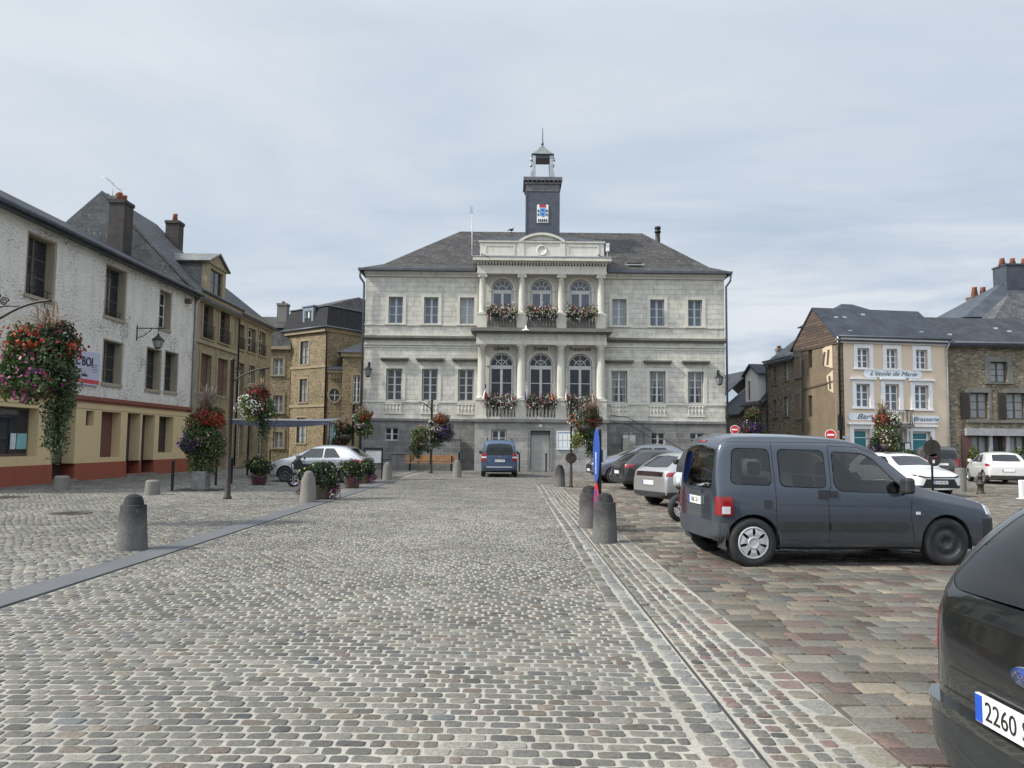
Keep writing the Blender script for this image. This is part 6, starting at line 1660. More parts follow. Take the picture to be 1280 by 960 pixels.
# blue leisure van seen from behind
pb_ = carpaint('van_blue', (.045,.085,.155), .4, .30, .1)
bv = Car('leisure_van', 'blue leisure van seen from behind, parked in front of the town hall shutter', (-.62, 39.4), R_(91.5), 4.38, 1.81, 1.80, 2.73, .75, .32,
         [(0,1.02),(.06,1.55),(.16,1.72),(.4,1.77),(1.6,1.79),(2.3,1.72),(3.1,1.20),(3.9,1.0),(4.25,.85),(4.38,.7)], [(0,.96),(.4,1.0),(2.6,1.0),(3.6,.92),(4.38,.62)], pb_, CARG, 'van', gnd=.2, bumper_z=(.34,.3), tumble=.16, rear_taper=.93, glassmat='carglass')
bv.side([(.4,1.1),(1.0,1.1),(1.0,1.6),(.45,1.6)]); bv.side([(1.1,1.1),(1.8,1.1),(1.8,1.6),(1.1,1.6)]); bv.side([(1.9,1.08),(2.95,1.08),(2.4,1.56),(1.9,1.6)])
bv.end([(0,1.06),(.58,1.06),(.66,1.14),(.58,1.58),(0,1.63)], -.4, .32, 'rear_window', r=.12); bv.end([(0,1.24),(.68,1.2),(.58,1.58),(0,1.63)], 2.3, 3.5, 'windscreen')
bv.finish(); bv.seats([2.2, 1.2], .42, (2.7, 1.0))
for sg in (-1, 1):
    a = [200, 238] if sg < 0 else [160, 122]
    bv.patch(('polar', .55, sg*.42), [(a[0],.78),(a[1],.78),(a[1],1.22),(a[0],1.16)], 'tail_light', G['redlens'], .012, 8, 6)
    bv.patch(('polar', .55, sg*.42), [(a[0],.93),(a[1],.93),(a[1],1.0),(a[0],1.0)], 'reversing_light', G['clearlens'], .016, 6, 3)
bumper(bv, False, .34, .58, 70, plain('van_bumper_blue', (.03,.05,.09), .5), .6, .02); bv.patch('rear', [(-.62,.47),(.62,.47),(.62,.53),(-.62,.53)], 'bumper_trim', G['alloy'], .035, 8, 2)
bv.plate('rear', .80, 'CR 218 BD', .50, .11); bv.patch('rear', [(-.42,.89),(.42,.89),(.42,.93),(-.42,.93)], 'tailgate_handle', pb_, .03, 8, 2)
MB().lathe([(.05,.0),(.04,.02),(0,.02)], (0,0,0), 10, axis='y').build('badge', G['chrome'], bv.root).location = (-2.2, 0, 1.0)
bv.mirror(3.0, 1.1, G['blackplastic'])
for sg in (-1, 1): MB().tube([(-1.7,sg*.62,1.80),(-1.6,sg*.62,1.88),(.1,sg*.6,1.9),(.2,sg*.6,1.82)], .02, 6).build('roof_rail', G['blackplastic'], bv.root)
# white hatchback with dark roof, three quarter front
pw_ = carpaint('car_white', (.72,.72,.71), .0, .25, .06)
ty = hatch('hatchback', 'white hatchback with a black roof and wide black grille beyond the slate grey van', (13.95, 27.75), R_(-83), pw_, 4.3, 1.79, 1.44, 2.64, .78, .33, hood=.92, cowl=.99, nose=.76, plate_f='FJ 798 WD')
ty.patch('front', [(-.66,.30),(.66,.30),(.50,.61),(-.50,.61)], 'lower_grille', G['ink'], .014, 10, 5); ty.patch('front', [(-.58,.655),(.58,.655),(.62,.69),(-.62,.69)], 'upper_grille', G['ink'], .012, 10, 2)
for sg in (-1, 1): ty.patch('front', [(sg*.50,.64),(sg*.80,.70),(sg*.80,.76),(sg*.50,.685)], 'lamp_surround', G['ink'], .016, 6, 2)
ty.patch('front', [(-.70,.26),(.70,.26),(.70,.31),(-.70,.31)], 'bumper_trim', pw_, .03, 10, 2)
rm_ = G['ink']
tyr = MB(); vs = []
for j in range(9):
    x = 1.0+j*.15
    for i in range(9):
        y = -.50+i*.125; h = ty.bvh.ray_cast(Vector((x-ty.L/2, y, 3)), Vector((0,0,-1)))[0]; vs.append((h.x, h.y, h.z+.004))
tyr.add(vs, [(j*9+i, j*9+i+1, (j+1)*9+i+1, (j+1)*9+i) for j in range(8) for i in range(8)], 0, True); tyr.build('black_roof', plain('gloss_black', (.012,.012,.013), .15, 0, .1, 4, coat=.6), ty.root, recalc=False)
# dark car and dark van near the bar, white hatchback, car at the far edge
hatch('hatchback', 'dark hatchback mostly hidden behind the white car with the black roof', (20.3, 41.3), R_(8), carpaint('car_dark', (.03,.032,.036), .3, .3, .1), 4.1, 1.75, 1.48)
dv = Car('leisure_van', 'dark grey leisure van seen from behind, left of the white hatchback', (22.7, 41.75), R_(76), 4.1, 1.72, 1.72, 2.6, .72, .31,
         [(0,1.0),(.06,1.5),(.16,1.64),(.4,1.69),(1.6,1.71),(2.3,1.64),(3.0,1.15),(3.7,.98),(4.0,.82),(4.1,.7)], [(0,.95),(.4,.98),(2.6,.98),(3.5,.9),(4.1,.6)], carpaint('van_dark_grey', (.05,.05,.055), .3, .35, .1), CARG, 'van', gnd=.2, bumper_z=(.34,.3), tumble=.15, rear_taper=.93, glassmat='carglassdark')
dv.end([(0,1.08),(.66,1.08),(.60,1.52),(0,1.55)], -.4, .3, 'rear_window', r=.06); dv.side([(.4,1.1),(1.7,1.1),(1.7,1.52),(.45,1.52)]); dv.side([(1.8,1.1),(2.8,1.1),(2.35,1.5),(1.8,1.52)])
dv.finish()
for sg in (-1, 1):
    a = [200, 236] if sg < 0 else [160, 124]
    dv.patch(('polar', .55, sg*.42), [(a[0],.75),(a[1],.75),(a[1],1.15),(a[0],1.1)], 'tail_light', G['redlens'], .012, 8, 6)
bumper(dv, False, .34, .56, 70, G['blackplastic'], .6, .02); dv.plate('rear', .8, None)
w2 = hatch('hatchback', 'white hatchback with red tail lamps parked before the stone house, right of the dark van', (23.15, 37.0), R_(73), carpaint('car_pearl_white', (.62,.61,.59), .1, .3, .08), 3.97, 1.74, 1.46, 2.54, .70, .31, slope=.72)
hatch('hatchback', 'dark green hatchback just showing at the right edge beyond the white hatchback', (26.3, 38.6), R_(84), carpaint('car_dark_green', (.03,.045,.042), .3, .3, .1), 4.1, 1.75, 1.48)
# ============================================================ plants
def leaf_cloud(name, pts, nrm, size, cols, parent, mat='leaf', shape='leaf', flat=.5, label=None):
    """many small faces: leaves (folded diamonds) or five-cornered blossoms"""
    n = len(pts); pts = np.asarray(pts, float); nrm = np.asarray(nrm, float)
    d = nrm*flat+rng.normal(0, .55, (n, 3)); d /= np.linalg.norm(d, axis=1)[:, None]+1e-9
    a = np.cross(d, rng.normal(0, 1, (n, 3))); a /= np.linalg.norm(a, axis=1)[:, None]+1e-9
    b = np.cross(d, a)
    s = np.asarray(size)*rng.uniform(.65, 1.35, n); s = s[:, None]
    if shape == 'leaf':
        co = np.stack([pts-a*s, pts-b*s*.5+d*s*.12, pts+a*s-d*s*.15, pts+b*s*.5+d*s*.12], 1); k = 4
        f = np.array([[0,1,2,3]])
    else:
        k = 5; co = np.stack([pts+(a*math.cos(2*PI*i/5)+b*math.sin(2*PI*i/5))*s*(.62 if i % 2 else .75)+d*s*.1 for i in range(5)], 1); f = np.array([[0,1,2,3,4]])
    faces = (f[None]+(np.arange(n)*k)[:, None, None]).reshape(-1, k)
    return fast_mesh(name, co.reshape(-1, 3), [faces], np.repeat(cols, k, 0), G[mat], parent, label=label)

def blob(n, c, r, shell=.45, clump=7, amp=.28):
    """points and outward normals in a lumpy ellipsoid, denser towards its surface"""
    c = np.array(c); r = np.array(r)
    d = rng.normal(0, 1, (n, 3)); d /= np.linalg.norm(d, axis=1)[:, None]
    lob = rng.normal(0, 1, (clump, 3)); lob /= np.linalg.norm(lob, axis=1)[:, None]
    bump = 1-amp+amp*2*np.max(np.clip(d@lob.T, 0, 1)**6, axis=1)
    t = rng.uniform(shell, 1, n)**.6*bump
    return c+d*t[:, None]*r, d
def tints(n, cols, var=.22):
    c = np.array(cols)[rng.integers(0, len(cols), n)]
    return np.clip(c*(1+rng.normal(0, var, (n, 1))), .004, .95)
GREEN = [(.045,.085,.025), (.06,.105,.03), (.035,.065,.025), (.085,.12,.035)]
DKGREEN = [(.02,.042,.016), (.03,.055,.02), (.016,.03,.014)]
IVY = [(.055,.085,.035), (.075,.10,.05), (.04,.065,.03), (.10,.12,.065)]
LIME = [(.14,.17,.04), (.18,.19,.06), (.10,.13,.035)]
RED = [(0.302, 0.025, 0.018), (0.238, 0.014, 0.014), (0.36, 0.05, 0.025)]
DKRED = [(0.158, 0.009, 0.022), (0.216, 0.014, 0.025), (0.115, 0.007, 0.014)]
ORANGE = [(0.396, 0.086, 0.022), (0.346, 0.058, 0.022), (0.432, 0.144, 0.036)]
PURPLE = [(0.072, 0.022, 0.173), (0.101, 0.029, 0.202), (0.05, 0.018, 0.122)]
MAGENTA = [(0.245, 0.022, 0.158), (0.194, 0.014, 0.122), (0.302, 0.043, 0.187)]
PINK = [(0.496, 0.224, 0.304), (0.44, 0.16, 0.256)]
WHITE = [(0.612, 0.595, 0.561), (0.561, 0.561, 0.493), (0.629, 0.612, 0.595)]
YELLOW = [(0.528, 0.44, 0.08), (0.496, 0.464, 0.176), (0.56, 0.496, 0.24)]
STRAW = [(.24,.18,.11), (.17,.12,.085), (.30,.235,.16), (.13,.085,.065)]
def plume(parent, c, n, length, spread, cols=STRAW, heads=True, name='grass_plume'):
    vs, fs, tc = [], [], []
    for i in range(n):
        az = rng.uniform(0, 2*PI); out = rng.uniform(.1, 1)*spread; L = length*rng.uniform(.55, 1.1); k = 7
        col = np.array(cols[rng.integers(0, len(cols))])*rng.uniform(.75, 1.3); p0 = np.array(c)+rng.normal(0, .05, 3)*np.array([1.6,1.6,.4])
        dirh = np.array([math.cos(az), math.sin(az), 0]); side = np.array([-math.sin(az), math.cos(az), 0]); b = len(vs)
        hd = heads and rng.random() < .38
        for j in range(k):
            t = j/(k-1); p = p0+dirh*out*L*(t**1.5)*1.25+np.array([0,0,1])*L*(t-.62*out*t*t*t*1.25)
            w_ = .0055*(1-.75*t)
            if hd and t > .62: w_ = .017*math.sin((t-.60)/.40*PI)+.003
            vs += [p-side*w_, p+side*w_]; tc += [col*(1.35 if hd and t > .62 else 1)]*2
        fs += [[b+2*j, b+2*j+1, b+2*j+3, b+2*j+2] for j in range(k-1)]
    return fast_mesh(name, np.array(vs), [np.array(fs)], np.clip(np.array(tc), 0, .9), G['leaf'], parent)

def basket(label, loc, s, zones, plume_=None, trail=None, group='hanging flower baskets', bowl=(0,0,-.12), cat='flower basket', nm='flower_basket', leafs=1.0, bowlr=.34, lsize=.045):
    """zones: (centre, radii, leaves, leaf colours, flowers, flower colours) in units of s"""
    root = empty(nm, loc, 0, label, cat, group)
    b = MB().lathe([(.02,-.30*s),(bowlr*.6*s,-.26*s),(bowlr*.95*s,-.1*s),(bowlr*s,.04*s),(bowlr*.9*s,.05*s)], (bowl[0]*s,bowl[1]*s,bowl[2]*s), 18)
    b.build('bowl', G['rust'], root)
    for z in zones:
        c = np.array(z[0])*s; r = np.array(z[1])*s
        n = int(z[2]*leafs); p, d = blob(n, c, r)
        leaf_cloud('foliage', p, d, lsize*s, tints(n, z[3]), root)
        for k in range(4, len(z), 2):
            m = int(z[k]); p, d = blob(m, c, r*1.03, .88)
            leaf_cloud('blossom', p, d, .042*s*(1 if m > 60 else 1.15), tints(m, z[k+1], .14), root, 'petal', 'flower', 1.6)
    if trail:
        for (c, w_, ln, n, cols) in trail:
            pts, nn = [], []
            st = 16
            for i in range(st):
                x, y = rng.normal(0, w_*.5), rng.normal(0, w_*.5); l = ln*rng.uniform(.45, 1)
                m = n//st; t = rng.uniform(0, 1, m)
                q = np.stack([c[0]+x*(1-.35*t)+rng.normal(0, .045, m), c[1]+y*(1-.35*t)+rng.normal(0, .045, m), c[2]-t*l], -1)*s
                pts.append(q); nn.append(np.stack([np.full(m, x), np.full(m, y), np.full(m, .1)], -1))
            pts = np.concatenate(pts); nn = np.concatenate(nn)
            leaf_cloud('trailing_ivy', pts, nn, lsize*.85*s, tints(len(pts), cols), root)
    if plume_: plume(root, np.array(plume_[0])*s, plume_[1], plume_[2]*s, plume_[3])
    return root

def post_with_arm(label, x, y, h, side, arm, zarm, group='posts with flower bracket arms', r=.06, scroll=True, name='flower_post', base=.1):
    P = empty(name, (x, y, 0), 0, label, 'post', group)
    m = MB().lathe([(r*1.9,0),(r*1.9,.05),(r*1.35,.1),(r*1.2,.7),(r,.75),(r*.9,h-.06),(r*1.3,h-.05),(r*1.3,h),(0,h+.05)], (0,0,0), 14); m.build('pole', G['rust'], P)
    if arm:
        b = MB(); k = 14
        b.tube([(side*arm*(i/k), 0, zarm-.42*(1-(i/k))**1.9) for i in range(k+1)], .026, 8)
        b.tube([(side*arm*(i/k)*.92, 0, zarm-.02+.02*math.sin(i/k*9)-.14*(1-i/k)) for i in range(k+1)], .014, 6)
        if scroll: b.tube([(side*(.16+.09*math.cos(q)*(1-q/14)), 0, zarm-.02+.09*math.sin(q)*(1-q/14)) for q in [i*.45 for i in range(26)]], .013, 6)
        b.tube([(side*(arm-.12),0,zarm),(side*(arm-.12),0,zarm-.14)], .010, 6)
        b.build('bracket_arm', G['rust'], P)
    return P

# 1: large basket at the far left, hanging from an arm
Y1 = 14.6
def pz(px, py, Y): p = at(px, py, Y); return p.x, p.z
x0, z0 = pz(3, 372, Y1); xb, zb = pz(52, 455, Y1); xa, za = pz(62, 376, Y1)
post_with_arm('brown iron post with scrolled arm holding the largest flower basket at the left edge', x0-.12, Y1, za+.12, 1, xa-x0+.15, za)
s = 1.0; hgt = (at(52,390,Y1).z-at(52,590,Y1).z)
basket('largest hanging basket, red begonias above pink and purple petunias with long trailing ivy, far left', (xb, Y1, zb), 1.0,
       [((-.30,0,.40),(.48,.42,.36),900,GREEN,260,RED,110,ORANGE), ((.28,0,.42),(.44,.36,.36),1100,DKGREEN,26,DKRED,20,RED), ((.60,-.05,.30),(.16,.2,.24),120,GREEN,130,RED),
        ((-.20,-.05,-.02),(.68,.50,.48),2100,GREEN,50,PINK,70,MAGENTA), ((.26,-.05,.0),(.46,.46,.52),1500,IVY,40,DKRED), ((.02,-.12,-.42),(.62,.45,.30),1100,GREEN,210,MAGENTA,24,PINK), ((-.62,0,-.34),(.28,.3,.34),420,LIME)],
       ((.12,0,.42), 230, .85, .85), [((.44,0,-.10),.36,1.5,3000,IVY), ((.34,0,-.7),.22,1.28,1200,IVY)])
# 2: tall planter tower on a stone foot
x, z = pz(257, 545, 25.6); p2 = gr(247, 612)
P = empty('flower_tower', (x-.1, 25.6, 0), 0, 'tall flower tower with wispy grass, red begonias and purple petunias on a dark stone foot', 'flower tower', 'flower towers')
MB().bevbox(-.24,.24,-.24,.24,0,.62,.03).build('foot', G['greyconcrete'], P); MB().tube([(0,0,.6),(0,0,2.4)], .05, 8).lathe([(.05,1.35),(.3,1.5),(.36,1.75),(.3,1.78)], (0,0,0), 14).build('stem', G['rust'], P)
MB().box(-.65,.75,-.5,.5,.0,.03).build('base_plate', G['iron'], P)
def zone(P, s, z):
    c = np.array(z[0]); r = np.array(z[1]); n = int(z[2]); p, d = blob(n, c, r); leaf_cloud('foliage', p, d, s, tints(n, z[3]), P)
    for k in range(4, len(z), 2): m = int(z[k]); p, d = blob(m, c, r*1.03, .88); leaf_cloud('blossom', p, d, s*.95, tints(m, z[k+1], .14), P, 'petal', 'flower', 1.6)
for z in [((.1,0,2.35),(.60,.5,.34),900,GREEN,340,RED,120,DKRED), ((.35,0,2.45),(.35,.3,.26),300,GREEN,150,ORANGE), ((.05,0,1.8),(.70,.55,.55),1900,GREEN,50,PINK), ((-.36,-.1,1.45),(.36,.4,.36),700,GREEN,330,PURPLE), ((.35,0,1.4),(.45,.4,.48),900,IVY+LIME)]: zone(P, .052, z)
for (cx, ln, w_, n) in ((-.2, 1.0, .26, 900), (.12, 1.15, .28, 1200)):
    pts = []
    for i in range(12):
        xx, yy = rng.normal(cx, w_*.5), rng.normal(0, .12); t = rng.uniform(0, 1, n//12); l = ln*rng.uniform(.5, 1)
        pts.append(np.stack([xx+rng.normal(0,.04,len(t)), yy+rng.normal(0,.05,len(t)), 1.45-t*l], -1))
    pts = np.concatenate(pts); leaf_cloud('trailing_ivy', pts, pts-np.array([cx,0,.9]), .045, tints(len(pts), IVY+LIME), P)
plume(P, (.1,0,2.5), 300, 1.15, .8, [(.13,.10,.085),(.19,.15,.12),(.10,.075,.065),(.26,.21,.17)])
# 3: lamp post with an arm and basket
Y3 = 21.8; x3 = gr(284, 624).x; zt3 = at(291, 449, Y3).z
post_with_arm('slim brown post with a short arm carrying the white and red flower basket', x3, Y3, zt3, 1, 1.05, at(320, 462, Y3).z+.05)
xb, zb = pz(321, 505, Y3)
basket('basket with white petunias below dark red begonias, hanging from the slim post', (xb, Y3, zb), .8,
       [((.05,0,.30),(.45,.4,.32),700,DKGREEN,260,DKRED,50,RED), ((-.22,-.05,-.08),(.48,.42,.42),1300,GREEN+LIME,420,WHITE), ((.28,0,-.12),(.42,.4,.46),1200,GREEN,30,PINK,26,WHITE), ((-.1,0,-.45),(.4,.35,.22),500,LIME,60,WHITE)],
       ((.08,0,.34), 230, .62, .8), [((.26,0,-.2),.3,1.15,1500,DKGREEN+IVY)])
# 4: pair beside the hall's left corner
Y4 = 33.5
for (px, py, lab, zz, sc4) in ((431, 541, 'dark leaved hanging basket with deep red flowers left of the town hall corner', [((0,0,.1),(.45,.4,.42),900,DKGREEN,60,DKRED), ((-.2,0,-.3),(.35,.35,.35),600,DKGREEN,90,DKRED)], 1.02),
                         (453, 528, 'hanging basket with orange red begonias and white flowers against the town hall corner', [((.12,0,.28),(.38,.35,.26),400,GREEN,200,ORANGE,60,RED), ((-.2,0,.2),(.24,.25,.25),200,GREEN,110,WHITE), ((.1,0,-.25),(.4,.36,.5),1000,IVY+LIME,40,WHITE)], .95)):
    x, z = pz(px, py, Y4); basket(lab, (x, Y4, z), sc4, zz, ((0,0,.35), 90, .5, .8), None, lsize=.06)
x4 = at(441, 520, Y4).x; PP = post_with_arm('brown post carrying two flower baskets near the left corner of the town hall', x4, Y4+.15, at(441, 505, Y4).z, 1, .55, at(441, 507, Y4).z)
# 5: post before the hall's left wing
Y5 = 41.5; x5 = at(539, 560, Y5).x
post_with_arm('thin brown post with a basket on each side before the bench', x5, Y5, at(539, 500, Y5).z, -1, .7, at(539, 503, Y5).z)
for (px, py, lab, zz, sc5) in ((552, 535, 'hanging basket with red begonias over dark purple petunias before the town hall left wing', [((.0,0,.42),(.45,.4,.32),500,GREEN,300,RED), ((-.55,0,.25),(.25,.25,.25),100,GREEN,90,WHITE), ((.12,0,-.28),(.55,.45,.5),700,DKGREEN,520,PURPLE), ((-.4,0,-.2),(.4,.4,.4),500,IVY,150,WHITE,60,PINK)], 1.0),
                         (529, 552, 'loose hanging basket of ivy and pinkish flowers beside the thin post by the bench', [((-.2,0,.4),(.42,.4,.55),800,IVY+LIME,60,ORANGE), ((-.35,0,-.2),(.35,.35,.4),500,GREEN,90,DKRED), ((.3,0,-.25),(.35,.35,.35),500,IVY,150,WHITE)], 1.0)):
    x, z = pz(px, py, Y5); basket(lab, (x, Y5-.1, z), sc5, zz, ((0,0,.5), 70, .55, .8), [((-.3,0,-.3),.4,.9,600,IVY)], lsize=.065)
# 6: post with the round sign before the portico
Y6 = 29.3; x6 = gr(713, 609).x
post6 = post_with_arm('slim rusty post before the portico carrying a flower basket and a round sign turned away', x6, Y6, at(714, 497, Y6).z, 1, .75, at(714, 500, Y6).z, r=.045)
xb, zb = pz(731, 530, Y6)
basket('basket with orange and red begonias, straw grass and long ivy before the portico', (xb, Y6, zb), .9,
       [((-.45,0,.15),(.30,.3,.34),300,IVY,130,ORANGE,70,WHITE), ((.22,0,.38),(.50,.4,.3),600,GREEN+DKGREEN,40,DKRED), ((.38,0,.12),(.4,.35,.24),350,DKGREEN,240,DKRED), ((.15,0,-.3),(.48,.4,.5),1500,GREEN), ((-.32,0,-.7),(.32,.3,.42),700,LIME,170,YELLOW,70,WHITE)],
       ((.3,0,.42), 330, .75, .95), [((.25,0,-.4),.34,1.15,1500,DKGREEN+GREEN)])
# 7: basket in the lane to the right of the hall
Y7 = 43.0; xb, zb = pz(941, 531, Y7)
P7 = post_with_arm('brown post with a purple flower basket at the mouth of the lane', xb+.45, Y7, at(947, 500, Y7).z, -1, .5, at(947, 503, Y7).z)
basket('basket with a ball of purple petunias at the mouth of the lane', (xb, Y7-.1, zb), 1.05, [((0,0,.45),(.45,.4,.35),600,GREEN,60,DKRED), ((0,0,-.1),(.62,.5,.42),700,DKGREEN,520,PURPLE,40,WHITE), ((-.45,0,-.35),(.3,.3,.25),200,GREEN,120,RED), ((.5,0,-.3),(.25,.25,.4),300,LIME)], ((0,0,.6), 80, .5, .7), None, lsize=.065)
# 8: tower before the bar
Y8 = 39.5; x8, z8 = pz(1106, 535, Y8)
P = empty('flower_tower', (x8, Y8, 0), 0, 'tall flower tower of red, white, pink and yellow flowers in front of the cream bar', 'flower tower', 'flower towers')
MB().tube([(0,0,0),(0,0,3.6)], .06, 8).lathe([(.05,1.3),(.4,1.5),(.45,1.8),(.4,1.82)], (0,0,0), 14).build('stem', G['rust'], P)
for z in [((-.1,0,3.0),(.5,.45,.4),500,GREEN,260,RED), ((.45,0,2.95),(.4,.4,.4),350,IVY,200,WHITE), ((0,0,2.2),(.75,.6,.7),1300,GREEN,110,WHITE,110,YELLOW,110,PINK), ((-.5,0,1.5),(.5,.45,.6),700,DKGREEN,180,PURPLE,60,PINK), ((.5,0,1.7),(.45,.4,.9),800,DKGREEN+IVY,40,PINK), ((.1,0,1.2),(.5,.45,.5),500,LIME,110,YELLOW)]: zone(P, .062, z)
plume(P, (-.1,0,3.3), 150, .95, .75)
# flower tubs with yellow and magenta flowers
tub = None
for i, (px, py, w_, lab) in enumerate([(319, 607, 1.0, 'bushy flower tub with yellow flowers standing alone left of the silver car'), (404, 626, 1.12, 'nearest bushy flower tub with yellow flowers beside the pale stone bollard'), (437, 611, 1.0, 'bushy flower tub with yellow flowers second in the row along the kerb'), (452, 605, .95, 'bushy flower tub with yellow flowers farthest in the row along the kerb')]):
    p = gr(px, py); P = empty('flower_tub', (p.x-(.22 if i == 1 else 0), p.y+.4, 0), i*1.3, lab, 'flower tub', 'flower tubs with yellow flowers'); P.scale = (w_*.80, w_*.80, w_*.74)
    MB().lathe([(.26,0),(.31,.06),(.35,.46),(.37,.48),(.37,.53),(.32,.53)], (0,0,0), 18).build('tub', plain('oak_barrel', (.10,.085,.06), .8, 0, .25, 5), P)
    zone(P, .05, ((0,0,.86),(.60,.58,.56),2600,DKGREEN)); zone(P, .045, ((0,0,.92),(.62,.60,.54),60,DKGREEN,64,YELLOW)); zone(P, .042, ((.22,-.35,.36),(.34,.24,.30),240,GREEN,220,MAGENTA)); zone(P, .042, ((-.3,.35,.36),(.3,.24,.28),160,GREEN,120,MAGENTA))
# flower boxes on the town hall
def flower_box(lab, c, z, y, cols1, cols2):
    P = empty('flower_box', (HX+c, HY+y, z), 0, lab, 'flower box', 'flower boxes on the balustrades')
    MB().box(-.82,.82,-.1,.12,-.22,0).build('trough', G['rust'], P)
    n = 1100
    pts = np.stack([rng.uniform(-.95,.95,n), rng.normal(-.12,.13,n), rng.normal(.02,.17,n)], -1); pts[:,2] += .08*np.sin(pts[:,0]*7)
    leaf_cloud('foliage', pts, np.tile([0,-1,.4],(n,1)), .06, tints(n, GREEN+DKGREEN), P)
    for cc, m, lo, hi in ((cols1, 150, -.95, .95), (cols2, 90, -.2, .95), (DKRED, 80, -.95, .2)):
        pts = np.stack([rng.uniform(lo,hi,m), rng.normal(-.24,.08,m), rng.normal(.02,.16,m)+.08*np.sin(np.arange(m))], -1)
        leaf_cloud('blossom', pts, np.tile([0,-1,.3],(m,1)), .055, tints(m, cc, .12), P, 'petal', 'flower', 1.6)
    for xx in (-.5, .5): plume(P, (xx,0,.05), 60, .62, .65, [(.16,.08,.08),(.12,.06,.06),(.20,.13,.10)])
for c, nm in zip(bays, ('left', 'centre', 'right')):
    flower_box('flower box with cream and dark red flowers on the upper %s balustrade of the portico' % nm, c, 9.52, CY-.36, WHITE, PINK+YELLOW)
    flower_box('flower box with white and pink flowers on the lower %s balustrade of the portico' % nm, c, 4.12, CY-.34, WHITE, PINK+WHITE if nm != 'centre' else MAGENTA)
# green planters along the bar terrace
for (px, lab) in ((1138, 'low green planter before the bar door'), (1160, 'low green planter right of the bar door')):
    p = at(px, 565, 43.3); P = empty('terrace_planter', (p.x, 43.3, 0), 0, lab, 'planter', 'planters before the bar')
    MB().bevbox(-.6,.6,-.2,.2,0,.7,.03).build('box', G['limedirty'], P); zone(P, .08, ((0,0,1.1),(.75,.3,.55),700,GREEN+IVY))
for (px, lab) in ((1217, 'green shrub in front of the shopfront left window'), (1272, 'green shrub in front of the shopfront right window')):
    p = at(px, 570, 45.3); P = empty('potted_shrub', (p.x, 45.3, 0), 0, lab, 'shrub', 'shrubs by the shopfront')
    MB().lathe([(.2,0),(.28,.4),(.3,.45)], (0,0,0), 12).build('pot', G['terracotta'], P); zone(P, .08, ((0,0,1.0),(.5,.35,.65),600,GREEN+LIME))

# ============================================================ flags
def flag(lab, px, cols, lean, z_top, name='flag', L=1.15):
    x = HX+hallF.u(px, .95, 505); P = empty(name, (x, HY-1.0, 3.95), 0, lab, 'flag', 'flags on the portico'); d = lean
    top = Vector((d*.55, -.42, z_top)); MB().tube([(0,0,0), tuple(top)], .016, 6).build('pole', G['framegrey'], P)
    n, m = 9, 12; vs, fs, mi = [], [], []
    for j in range(m+1):
        t = j/m
        for i in range(n+1):
            q = i/n                              # q along the fly, folded and drooping
            base = top*(1-.55*t)
            vs.append((base.x+d*.02+(.10*q-.05)*1.0+.05*math.sin(q*7+t*3), base.y-.05-.07*math.cos(q*9+t*2), base.z-.10*q-.62*q*(.9)))
    k = n+1
    cloth = MB()
    for j in range(m):
        for i in range(n):
            pass
    cloth.v = vs; 
    for j in range(m):
        for i in range(n): cloth.f.append([j*k+i, j*k+i+1, (j+1)*k+i+1, (j+1)*k+i]); cloth.m.append(min(len(cols)-1, int(i/n*len(cols)))); cloth.sm.append(True)
    cloth.build('cloth', [G[c] for c in cols], P, recalc=False)
FRC = ('flagblue', 'signwhite', 'flagred')
flag('drooping blue white red flag in front of the leftmost lower column', 601, FRC, .55, 1.25)
flag('drooping blue white red flag at the right side of the left arched window', 640, FRC, .0, 1.0)
flag('white flag with dark blue emblem bands left of the central arched window', 656, ('signwhite','flagblue','signwhite'), .1, 1.35)
flag('yellow and red flag right of the central arched window', 691, ('flagyellow', 'flagred'), -.1, 1.2)
flag('drooping blue white red flag left of the right arched window', 706.5, FRC, .1, 1.2)
flag('drooping blue white red flag before the rightmost lower column, behind the flower basket', 742, FRC, -.2, 1.2)

# ============================================================ bollards and posts
def bollard(lab, px, py, h, r0, r1, mat, group='stone bollards', dome=True, n=8):
    p = gr(px, py); o = None
    if dome: prof = [(r0,0),(r0,.03),(r0*.985,.05),(r1*1.04,h*.78),(r1*1.03,h*.80),(r1*.83,h*.806),(r1*.82,h*.83),(r1*.77,h*.89),(r1*.62,h*.95),(r1*.34,h*.985),(0,h)]
    else: prof = [(r0,0),(r0,.03),(r1,h*.90),(r1*.93,h*.95),(r1*.75,h),(0,h*1.01)]
    o = MB().lathe(prof, (0,0,0), 24).build('bollard', mat, sharp=28)
    setp(o, lab, 'bollard', group); o.location = (p.x, p.y+r0, -.005); o.rotation_euler = (0, 0, rnd.uniform(0, 3)); return o
def weath(name, c, dark, zt):
    t = NT(name); o = t.obj(); sp = t.n('ShaderNodeSeparateXYZ', None, Vector=o)
    n = t.noise(o, 4, 6, .65); f = t.math('ADD', t.math('MULTIPLY', sp.outputs[2], 1/zt), t.math('MULTIPLY', t.math('SUBTRACT', n, .5), 1.1))
    col = t.mix(t.ramp(f, [(.28, 0.0), (.85, 1.0)]), c, dark)            # algae and soot crust grown on the upper stone
    col = t.mix(1.0, col, t.ramp(t.noise(o, 30, 5, .7), [(.3, .7), (.7, 1.2)]), 'MULTIPLY')
    col = t.mix(t.ramp(t.noise(o, 9, 5, .7), [(.66, 0.0), (.72, .8)]), col, (.36,.35,.33))
    return t.done(col, .9, 0, t.bump(t.noise(o, 45, 4), .6, .012), spec=.2)
SD = weath('sooty_bollard_stone', (.125,.122,.118), (.028,.029,.029), .9); SL = weath('pale_bollard_stone', (.19,.182,.163), (.10,.097,.088), 1.6)
bollard('dark sooty stone bollard with domed top, large and near beside the left kerb', 155, 690, .84, .225, .175, SD)
